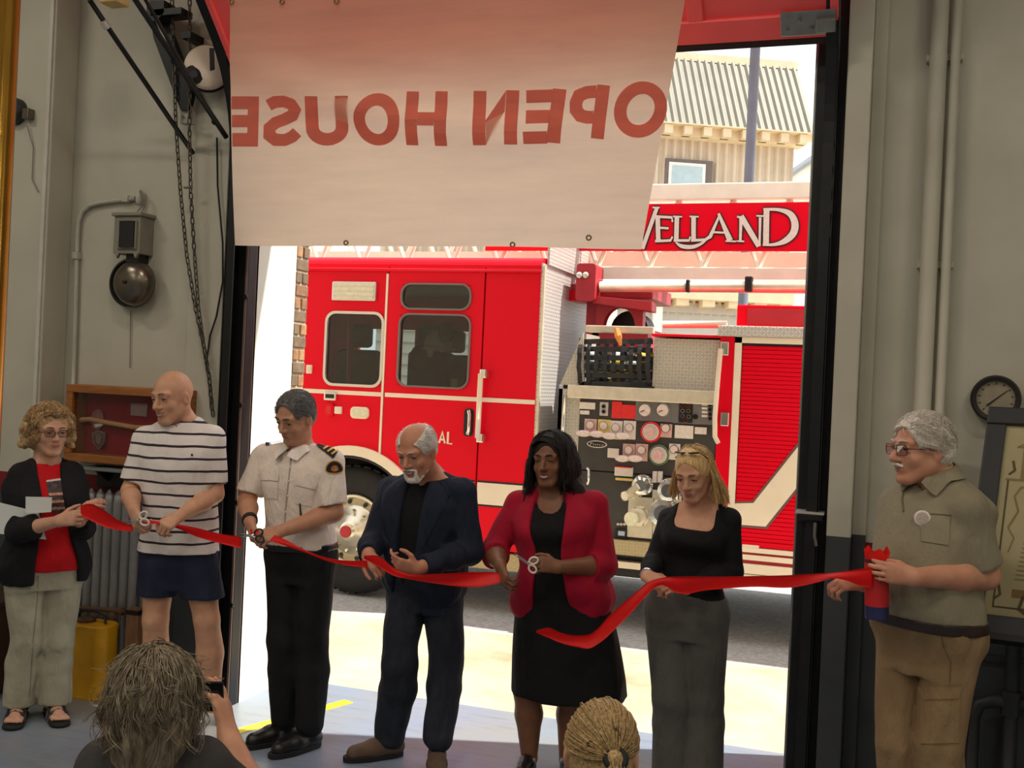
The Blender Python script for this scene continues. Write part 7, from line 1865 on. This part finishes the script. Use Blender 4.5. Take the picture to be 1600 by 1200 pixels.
for x in (1402, 1430, 1490):
    c = hit(bv2, x, 966, .012)
    if c is not None: MB().obox(c, nrm(np.cross(p.up, c - CAM)) * .007, p.up * .026, nrm(c - CAM) * .004).build('belt_loop', M_CARGO, cg)
c = hit(bv2, 1390, 962, .014)
if c is not None: MB().obox(c, p.side * .02, p.up * .02, p.front * .005).build('buckle', M_BLACK, bl2)
c = hit(bv2, 1521, 985, .004)
pw = P(1524, 978, 3.93); MB().obox(pw, R0 * .010 + U0 * .008, U0 * .030 - R0 * .0, FW * .002).build('folded_paper', mat('paper_white', (220, 220, 220), .8), p.t)
p.face(mat('brow_white2', (200, 186, 172), .8), M_LIPP, 0.0, gaze=(-.3, 0))
p.cap_hair(hair_mat('white_hair_short', (214, 206, 194), .5, .25), .012, .090, .0055, .005, 26, slen=.04)
q = Shape()
for g in (-1, 1): q.cone(p.h(g * .026, .094, -.048), p.h(0, .104, -.040), .0055, .0065, .006)
q.noise(folds(.0015, 160, 160, 160, 5)); soft('moustache', q, WH, p.t, .0045)
glasses(p, mat('dark_metal_frame', (50, 40, 34), .3, .4), .022, .018)
for c_, td in (('A', -R0 - FW * .3), ('B', -R0 * .8 - FW * .5)): p.shoe(c_, td, M_BRLEA, M_BLKRUB, .29, .05, .08, 'walking_shoe', laces=mat('tan_lace'))

# ---------------------------------------------------------------- 8 photographer in front, seated, seen from behind
p = Person('grey-haired person seen from behind in dark jacket taking a phone picture', 2.36, 180,
    dict(H=(240, 1103, .0), N=(240, 1176, .03), PV=(240, 1510, -.02), SA=(172, 1205, .02), SB=(312, 1205, .02), EA=(140, 1380, .10), WA=(200, 1420, .30), EB=(400, 1270, .12), WB=(357, 1150, .30),
         KA=(190, 1480, .42), KB=(290, 1480, .42), AA=(190, 1790, .42), AB=(290, 1790, .42)), SK_GR, 'f', 182, 4, 0, .95, wide=1.05)
GR = p; p.side = R0
p.J['PV'][2] = .50; p.J['PV'][:2] = p.J['N'][:2] - FW[:2] * .02
p.up = nrm(p.J['N'] - p.J['PV']); p.front = nrm(FW - p.up * (FW @ p.up)); p.side = nrm(np.cross(p.up, p.front)) * (1 if np.cross(p.up, p.front) @ R0 > 0 else -1)
base = p.J['PV'].copy()
for c, sg in (('A', -1), ('B', 1)):
    p.J['K' + c] = base + FW * .42 + R0 * .12 * sg + U0 * .0; p.J['A' + c] = np.array([p.J['K' + c][0], p.J['K' + c][1], .09]) - FW * .05
p.head().torso(p.B); [p.arm(p.B, c, .046, .038, .027) for c in 'AB']; [p.leg(p.B, c) for c in 'AB']
p.hand('B', dirpx((357, 1150), (346, 1098), .04, 2.6), -FW * .35 + R0 * .9, 1, ((5, 12, 10), (12, 18, 14), (16, 22, 16), (20, 26, 16)), .05, .2, 1.0, tdir=U0 * .85 - R0 * .38 - FW * .1)
p.hand('A', FW * 1 + R0 * .2, U0, -1, (20, 30, 20))
p.finish(.0055); L = np.linalg.norm(p.J['N'] - p.J['PV'])
q = Shape(); p.torso(q, .022, h0=-.02 * L); [p.arm(q, c, .060, .056, .045, .006, 1.1 if c == 'B' else 1.8) for c in 'AB']
q.cone(p.J['N'] + p.up * .09, p.J['N'] + p.up * .02, .066, .070, .006, 'cut'); q.noise(folds(.007, 18, 18, 10, 27))
jk, bv = soft('dark_jacket', q, fabric('charcoal_jacket_cloth', (62, 60, 60), .1, .3), p.t, .006, 1, True)
cl = [p.J['N'] + U0 * .012 + .082 * (math.cos(t_) * R0 - math.sin(t_) * FW * .8) - U0 * .012 * abs(math.cos(t_)) for t_ in np.linspace(0, 6.28, 25)[:-1]]
MB().tube(cl, .016, 8, closed=True).build('collar', fabric('charcoal_collar', (54, 52, 52)), jk, smooth=True)
q = Shape(); p.torso(q, .015, h0=-.25 * L, h1=.1 * L); [p.leg(q, c, .098, .078, .066, .0, 1.95) for c in 'AB']; soft('trousers', q, fabric('dark_grey_trousers', (50, 50, 54)), p.t, .009)
for c_ in 'AB': p.shoe(c_, FW, M_BLKLEA, M_BLKRUB)
q = Shape(); ax = p.axes()
q.ell(p.h(0, -.018, .030), (.082, .098, .085), ax, .02)
q.loft(p.h(0, -.03, 0), U0, R0, FW, [(-.115, -.004, .0, .070, .05, .066), (-.07, .0, .0, .087, .06, .080), (.0, .004, .0, .086, .07, .082), (.06, 0, .0, .078, .07, .075)], .03, 'u', 2.1); q.noise(folds(.007, 34, 34, 12, 28))
st = fall(p, 3000, (.090, .107, .094), [(-180, 180)], (0, 50), (70, 100), (.05, .15), .018, 7, 18, inward=.025, flare=.016, jit=.06, seed=8, clump=15, crad=.014) + fall(p, 420, (.096, .112, .100), [(-180, 180)], (0, 50), (60, 100), (.03, .12), .026, 9, 18, flare=.02, jit=.09, seed=9, clump=4, crad=.010) + fall(p, 60, (.098, .114, .102), [(-180, 180)], (0, 40), (40, 80), (.0, .06), .04, 10, 18, flare=.03, jit=.14, seed=10)
merged_hair('shaggy_grey_hair', q, st, hair_mat('grey_brown_hair', (134, 122, 102), .5, .55, (26, 26, 7)), p.t, .006, .0014, .0005)
# folding chair under the photographer
b = base
chr_ = thing('folding_chair', (b[0], b[1], 0), 'metal folding chair under the grey-haired photographer', 'chair')
M_CH = mat('beige_chair_steel', (120, 112, 100), .45, .3)
MB().obox(b + FW * .08 - U0 * .155, R0 * .21, FW * .21, U0 * .015).build('seat', M_CH, chr_, bevel=.01)
MB().obox(b - FW * .245 + U0 * .20, R0 * .21, U0 * .10, FW * .01).build('backrest', M_CH, chr_, bevel=.008)
for sg in (-1, 1):
    MB().tube([b + R0 * .22 * sg - FW * .26 + U0 * .3, b + R0 * .22 * sg - FW * .16 - U0 * .15, np.array([*(b + R0 * .22 * sg + FW * .26)[:2], 0])], .012, 8).build('leg', M_CH, chr_, smooth=True)
    MB().tube([b + R0 * .19 * sg + FW * .12 - U0 * .16, np.array([*(b + R0 * .19 * sg - FW * .24)[:2], 0])], .012, 8).build('leg', M_CH, chr_, smooth=True)

# ---------------------------------------------------------------- 9 child with pony tail in front
p = Person('blonde child with a low ponytail seen from behind at the bottom', 2.45, 180,
    dict(H=(940, 1178, .0), N=(942, 1248, .0), PV=(940, 1480, .0), SA=(890, 1262, .0), SB=(990, 1262, .0), EA=(870, 1400, .02), WA=(872, 1500, .08), EB=(1010, 1400, .02), WB=(1008, 1500, .08),
         KA=(915, 1640, .0), KB=(965, 1640, .0), AA=(912, 1800, .0), AB=(968, 1800, .0)), SK_BL, 'f', 170, 0, 0, 1.0, wide=.78)
CHD = p; p.front = FW.copy(); p.side = R0.copy(); p.up = U0.copy()
for k_, z in (('PV', .52), ('KA', .30), ('KB', .30), ('AA', .07), ('AB', .07)): p.J[k_][2] = z
for c, sg in (('A', -1), ('B', 1)):
    for k_ in 'KA': p.J[k_ + c][:2] = p.J['PV'][:2] + R0[:2] * .065 * sg
p.head().torso(p.B); [p.arm(p.B, c, .034, .028, .020) for c in 'AB']; [p.leg(p.B, c, .062, .042, .030) for c in 'AB']
for c in 'AB': p.hand(c, -U0 + FW * .2, R0 * (1 if c == 'B' else -1), 1 if c == 'A' else -1, (20, 25, 15), .05, .4, .75)
p.finish(.006); L = np.linalg.norm(p.J['N'] - p.J['PV'])
q = Shape(); p.torso(q, .015, h0=.0); [p.arm(q, c, .044, .044, .03, .004, .8) for c in 'AB']; q.cone(p.J['N'] + U0 * .06, p.J['N'], .055, .05, .006, 'cut'); soft('child_t_shirt', q, fabric('grey_blue_jersey', (70, 76, 92)), p.t, .007)
q = Shape(); p.torso(q, .014, h0=-.25 * L, h1=.1 * L); [p.leg(q, c, .070, .052, .044, 0, 1.9) for c in 'AB']; soft('child_leggings', q, fabric('dark_leggings', (40, 40, 46)), p.t, .007)
for c_ in 'AB': p.shoe(c_, FW, M_SNK, M_SNS, .19, .036, .06, 'child_sneaker')
q = Shape(); ax = p.axes(); kn = P(962, 1186, 2.45 - .118)
q.ell(p.h(0, -.014, .032), (.076, .095, .088), ax, .02); q.ell(p.h(0, -.05, -.02), (.060, .05, .06), ax, .02); q.cone(p.J['H'] + R0 * .02 - FW * .07 - U0 * .02, kn, .045, .018, .02); q.noise(folds(.003, 40, 40, 20, 30))
r = np.random.default_rng(12); st = []
for _ in range(1500):
    ph = math.radians(r.uniform(-180, 180)); t0 = math.radians(r.uniform(5, 95)); R_ = (.079 * r.uniform(.97, 1.04), .098 * r.uniform(.97, 1.03), .091 * r.uniform(.97, 1.04))
    a0 = np.array([R_[0] * math.sin(t0) * math.sin(ph), -.014 + R_[1] * math.sin(t0) * math.cos(ph), .032 + R_[2] * math.cos(t0)])
    lk = r.normal(size=3) * .003
    kl = np.array([(kn - p.J['H']) @ p.hsd, (kn - p.J['H']) @ p.hf, (kn - p.J['H']) @ p.hu]) / p.hs; pts = []
    for u in np.linspace(0, 1, 14):
        q_ = a0 * (1 - u) + kl * u; e = q_ - np.array([0, -.014, .032]); rad = math.sqrt((e[0] / R_[0]) ** 2 + (e[1] / R_[1]) ** 2 + (e[2] / R_[2]) ** 2)
        if rad < 1: q_ = np.array([0, -.014, .032]) + e / max(rad, .05)
        pts.append(p.h(*q_) + lk * math.sin(u * 3.1))
    st.append(np.array(pts))
for _ in range(260):
    d0 = r.normal(size=3) * .006; e = r.normal(size=3) * .02; st.append(np.array([kn + d0 + (-U0 * .17 * u - FW * .05 * math.sin(u * 2.2)) + (R0 * e[0] + FW * e[1]) * math.sin(u * 2.6) for u in np.linspace(0, 1, 14)]))
merged_hair('ponytail_hair', q, st, hair_mat('dark_blonde_hair', (172, 144, 100), .5, .55, (50, 50, 50)), p.t, .006, .0022, .0012)
MB().tube([kn + .021 * (math.cos(t_) * R0 + math.sin(t_) * (U0 * .8 + FW * .6)) for t_ in np.linspace(0, 6.28, 17)[:-1]], .008, 8, closed=True).build('hair_tie', M_BLKRUB, p.t, smooth=True)
cpn = p.h(.018, -.106, .056); MB().lathe([(.007, -.005), (.008, 0), (.007, .005)], cpn, p.hf, 10).build('hair_clip', M_BLKRUB, p.t)
# ================================================================ RIBBON, SCISSORS AND OTHER HELD THINGS
t = NT('red_satin_ribbon'); t.set(Base_Color=lin(244, 34, 30), Roughness=.45); t.bump(t.noise(t.co('Object'), 25, 3), .25, .01)
tl_n = t.node('ShaderNodeBsdfTranslucent'); tl_n.inputs[0].default_value = lin(250, 44, 36)
mx = t.node('ShaderNodeMixShader'); mx.inputs[0].default_value = .5; t.l(t.b.outputs[0], mx.inputs[1]); t.l(tl_n.outputs[0], mx.inputs[2]); t.l(mx.outputs[0], t.out.inputs[0])
M_RIB = t.m
def ribbon(sec, label, twist=.012, seed=0):
    "sections (x, y top, y bottom, distance[, skew]) along the ribbon"
    S = np.array([list(q) + [0.0] * (5 - len(q)) for q in sec], float); s_ = np.concatenate([[0], np.cumsum(np.hypot(np.diff(S[:, 0]), np.diff((S[:, 1] + S[:, 2]) / 2)) + 1e-3)])
    tt, R = catmull(s_, S, max(24, 6 * len(sec))); r = np.random.default_rng(seed); ph = r.uniform(0, 6, 3); V = []; nv = 6
    for i, (x, a, b, d, k) in enumerate(R):
        for j in range(nv + 1):
            v = j / nv; dd = twist * math.sin(tt[i] * .045 + ph[0] + 2.2 * v) + .008 * math.sin(v * 3.1 + tt[i] * .02 + ph[1])
            V.append(P(x + k * (v - .5), a + (b - a) * v, d + dd))
    V = np.array(V); n = len(R); N = len(V); F = []
    for i in range(n - 1):
        for j in range(nv): q = i * (nv + 1) + j; F.append((q, q + nv + 1, q + nv + 2, q + 1))
    V2 = V + FW * .0012; F2 = [tuple(x + N for x in f[::-1]) for f in F]
    ring = [j for j in range(nv + 1)] + [i * (nv + 1) + nv for i in range(1, n)] + [(n - 1) * (nv + 1) + j for j in range(nv - 1, -1, -1)] + [i * (nv + 1) for i in range(n - 2, 0, -1)]
    F3 = [(ring[i], ring[i] + N, ring[(i + 1) % len(ring)] + N, ring[(i + 1) % len(ring)]) for i in range(len(ring))]
    o = put('ribbon', np.concatenate([V, V2]), F + F2 + F3, M_RIB, None, True, origin=V.mean(0)); return tag(o, label, 'ribbon', 'pieces of the cut red ribbon')
ribbon([(126, 790, 806, 5.12), (139, 787, 812, 5.10), (160, 795.5, 822, 5.07), (182, 811, 828, 5.02), (208, 822, 830.5, 4.97)], 'short red ribbon piece hanging from the cardigan wearer\'s hands', .01, 1)
ribbon([(212, 811, 817, 4.93), (235, 813, 818, 4.93), (272, 818, 824, 4.94), (308, 825, 839, 4.97), (340, 833, 848, 5.0), (377, 839, 857, 5.02)], 'red ribbon piece drooping right from the striped-shirt person\'s hands', .008, 2)
ribbon([(391, 827, 834, 4.98), (411, 830, 842, 4.96), (443, 842, 852, 4.94), (478, 860, 864, 4.92), (513, 872, 877, 4.88), (545, 876, 884, 4.85), (574, 876, 887, 4.80)], 'red ribbon piece between the officer shirt and the navy jacket', .006, 3)
ribbon([(569, 868, 873, 4.78), (592, 869, 886, 4.77), (614, 886, 899, 4.74), (640, 897, 905, 4.73), (675, 897, 911, 4.74), (713, 895, 916, 4.76), (750, 894, 917, 4.78), (778, 895, 911, 4.79), (790, 897, 907, 4.80)], 'red ribbon piece between the navy jacket and the red blazer', .01, 4)
ribbon([(838, 985, 988.5, 4.60), (858, 981, 997, 4.60), (877, 989, 1005, 4.60), (902, 993, 1011, 4.60), (922, 991, 1013, 4.60), (936, 983, 1003, 4.60, 6), (956, 964, 982, 4.60, 12), (980, 943, 957, 4.60, 14), (1004, 922, 931, 4.60, 12), (1020, 908, 918, 4.60, 8), (1038, 902, 915, 4.58), (1056, 901, 926, 4.56), (1105, 901, 922, 4.44), (1180, 900, 917, 4.22), (1237, 898.5, 918, 4.04), (1281, 896, 909, 3.88), (1300, 895, 904, 3.82), (1324, 892, 908, 3.78), (1345, 889, 916, 3.75), (1362, 887, 919, 3.73)],
       'longest red ribbon piece running from a dangling tail to the ribbon roll', .006, 5)
# ribbon roll
c = P(1375, 912, 3.772); ax = EY * .995 - EX * .02; ax = nrm(ax); rr = .041
z0, z1 = P(1370, 966, 3.772), P(1370, 873, 3.772); hgt = np.linalg.norm(z1 - z0); axr = nrm(z1 - z0)
rl = thing('ribbon_roll', z0, 'red and navy cylindrical roll of ribbon held upright', 'roll')
MB().lathe([(rr * .96, 0), (rr, .004), (rr, .044), (rr, .046)], z0, axr, 28).build('navy_band', mat('navy_card', (34, 40, 84), .45), rl, smooth=False)
MB().lathe([(rr, .046), (rr, hgt - .012)], z0, axr, 28).build('red_wrap', mat('red_card', (196, 30, 34), .45, var=.05), rl, smooth=False)
MB().lathe([(rr * 1.01, hgt - .012), (rr * 1.01, hgt), (rr * .8, hgt + .001)], z0, axr, 28).build('dark_rim', mat('dark_red_rim', (84, 14, 20), .5), rl)
vs = []; fs = []; n = 40
for i in range(n):
    a_ = 2 * math.pi * i / n; e = math.cos(a_) * R0 + math.sin(a_) * FW
    for j in range(5):
        v = j / 4; vs.append(z0 + axr * (hgt - .004 + v * (.034 + .008 * math.sin(a_ * 3 + 1) + (.006 * math.sin(a_ * 7)))) + e * (rr * (.96 + .05 * v + .06 * v * math.sin(a_ * 4 + v * 3))))
for i in range(n):
    for j in range(4): k = (i + 1) % n; fs.append((i * 5 + j, k * 5 + j, k * 5 + j + 1, i * 5 + j + 1))
MB().add(vs, fs).build('loose_ribbon_top', M_RIB, rl, smooth=True)
# scissors
M_BLADE = mat('scissor_steel', (196, 196, 196), .25, .9, var=.05); M_GRIP = mat('white_scissor_grip', (226, 220, 208), .4, var=.04); M_GRIPD = mat('dark_scissor_grip', (44, 42, 42), .4)
def scissors(tip, piv, h1, h2, d, label, grip, sp=6, rr_=.017):
    tip, piv, h1, h2 = [np.array(q, float) for q in (tip, piv, h1, h2)]; c = P(*piv, d); th = thing('scissors', c, label, 'scissors', 'scissors of the ribbon cutters')
    u = nrm(np.append(tip - piv, 0)); nn = np.array([-u[1], u[0]])
    for sg, hh in ((1, h1), (-1, h2)):
        tp = tip + nn * sp * .5 * sg
        a = P(*(piv + nn * 2.0 * sg), d - .002 * sg); b = P(*(piv - nn * 1.6 * sg), d - .002 * sg); e = P(*tp, d - .002 * sg)
        MB().prism([a, e, b], FW * .002).build('blade', M_BLADE, th)
        hc = P(*hh, d); e1 = nrm(hc - c); e2 = nrm(np.cross(e1, FW))
        MB().tube([c, hc - e1 * rr_], .004, 6).build('shank', M_BLADE, th)
        MB().tube([hc + rr_ * (math.cos(q) * e1 * 1.15 + math.sin(q) * e2 * .85) for q in np.linspace(0, 6.283, 17)[:-1]], .0048, 6, closed=True).build('finger_loop', grip, th, smooth=True)
    MB().cyl(c - FW * .006, c + FW * .006, .005, 8).build('pivot_screw', M_BLADE, th)
scissors((197, 817), (214, 813), (224, 805), (226, 816), 4.90, 'steel scissors with white loops in the striped-shirt person\'s hand', M_GRIP)
scissors((374, 836), (392, 837), (404, 832), (406, 842), 4.94, 'steel scissors with dark loops at the officer\'s ribbon end', M_GRIPD)
scissors((802, 864), (823, 879), (834, 876), (832, 889), 4.72, 'scissors with cream loops held in front of the red blazer', M_GRIP, 4)
# papers under the arm
def sheet(pts, d, label, bow=.02):
    c = np.mean([P(x, y, d) for x, y in pts], 0); V = []; n = 10; tl, tr, br, bl = [np.array(q, float) for q in pts]
    for j in range(n + 1):
        for i in range(n + 1):
            u, v = i / n, j / n; q = (tl * (1 - u) + tr * u) * (1 - v) + (bl * (1 - u) + br * u) * v; V.append(P(q[0], q[1], d + bow * math.sin(u * 2.6) * (1 - .5 * v)))
    N = len(V); F = [(j * (n + 1) + i, (j + 1) * (n + 1) + i, (j + 1) * (n + 1) + i + 1, j * (n + 1) + i + 1) for j in range(n) for i in range(n)]
    V = np.array(V + [q + FW * .002 for q in V]); F += [tuple(k + N for k in f[::-1]) for f in F]
    o = put('paper_sheet', V, F, mat('paper_sheet', (214, 218, 214), .8, var=.03), None, True, origin=c); return tag(o, label, 'paper', 'papers under the arm')
sheet([(40, 776), (81, 777), (80, 800), (40, 803)], 5.15, 'white paper corner sticking up above the bare forearm', .0)
sheet([(-14, 782), (60, 800), (72, 843), (-16, 832)], 5.20, 'large white paper sheet clamped below the cardigan sleeve', .0)
# phone
pc = P(327, 1088, 2.70); ph = thing('phone', pc, 'black mobile phone held up by the grey-haired photographer', 'phone')
ua = nrm(EY * .995 - EX * .03); ub = nrm(R0 + FW * .12); uc = nrm(np.cross(ua, ub))
MB().obox(pc, ub * .036, ua * .038 * 1.0, uc * .0045).build('body', mat('phone_black', (16, 16, 18), .3), ph, bevel=.004)
MB().obox(pc - uc * .0050 * np.sign(uc @ FW), ub * .033, ua * .035, uc * .0004).build('screen', mat('dark_screen', (20, 22, 28), .12), ph)
MB().cyl(pc + FW * .004 + ua * .025 - ub * .02, pc + FW * .008 + ua * .025 - ub * .02, .007, 12).build('camera_lens', mat('phone_black'), ph)
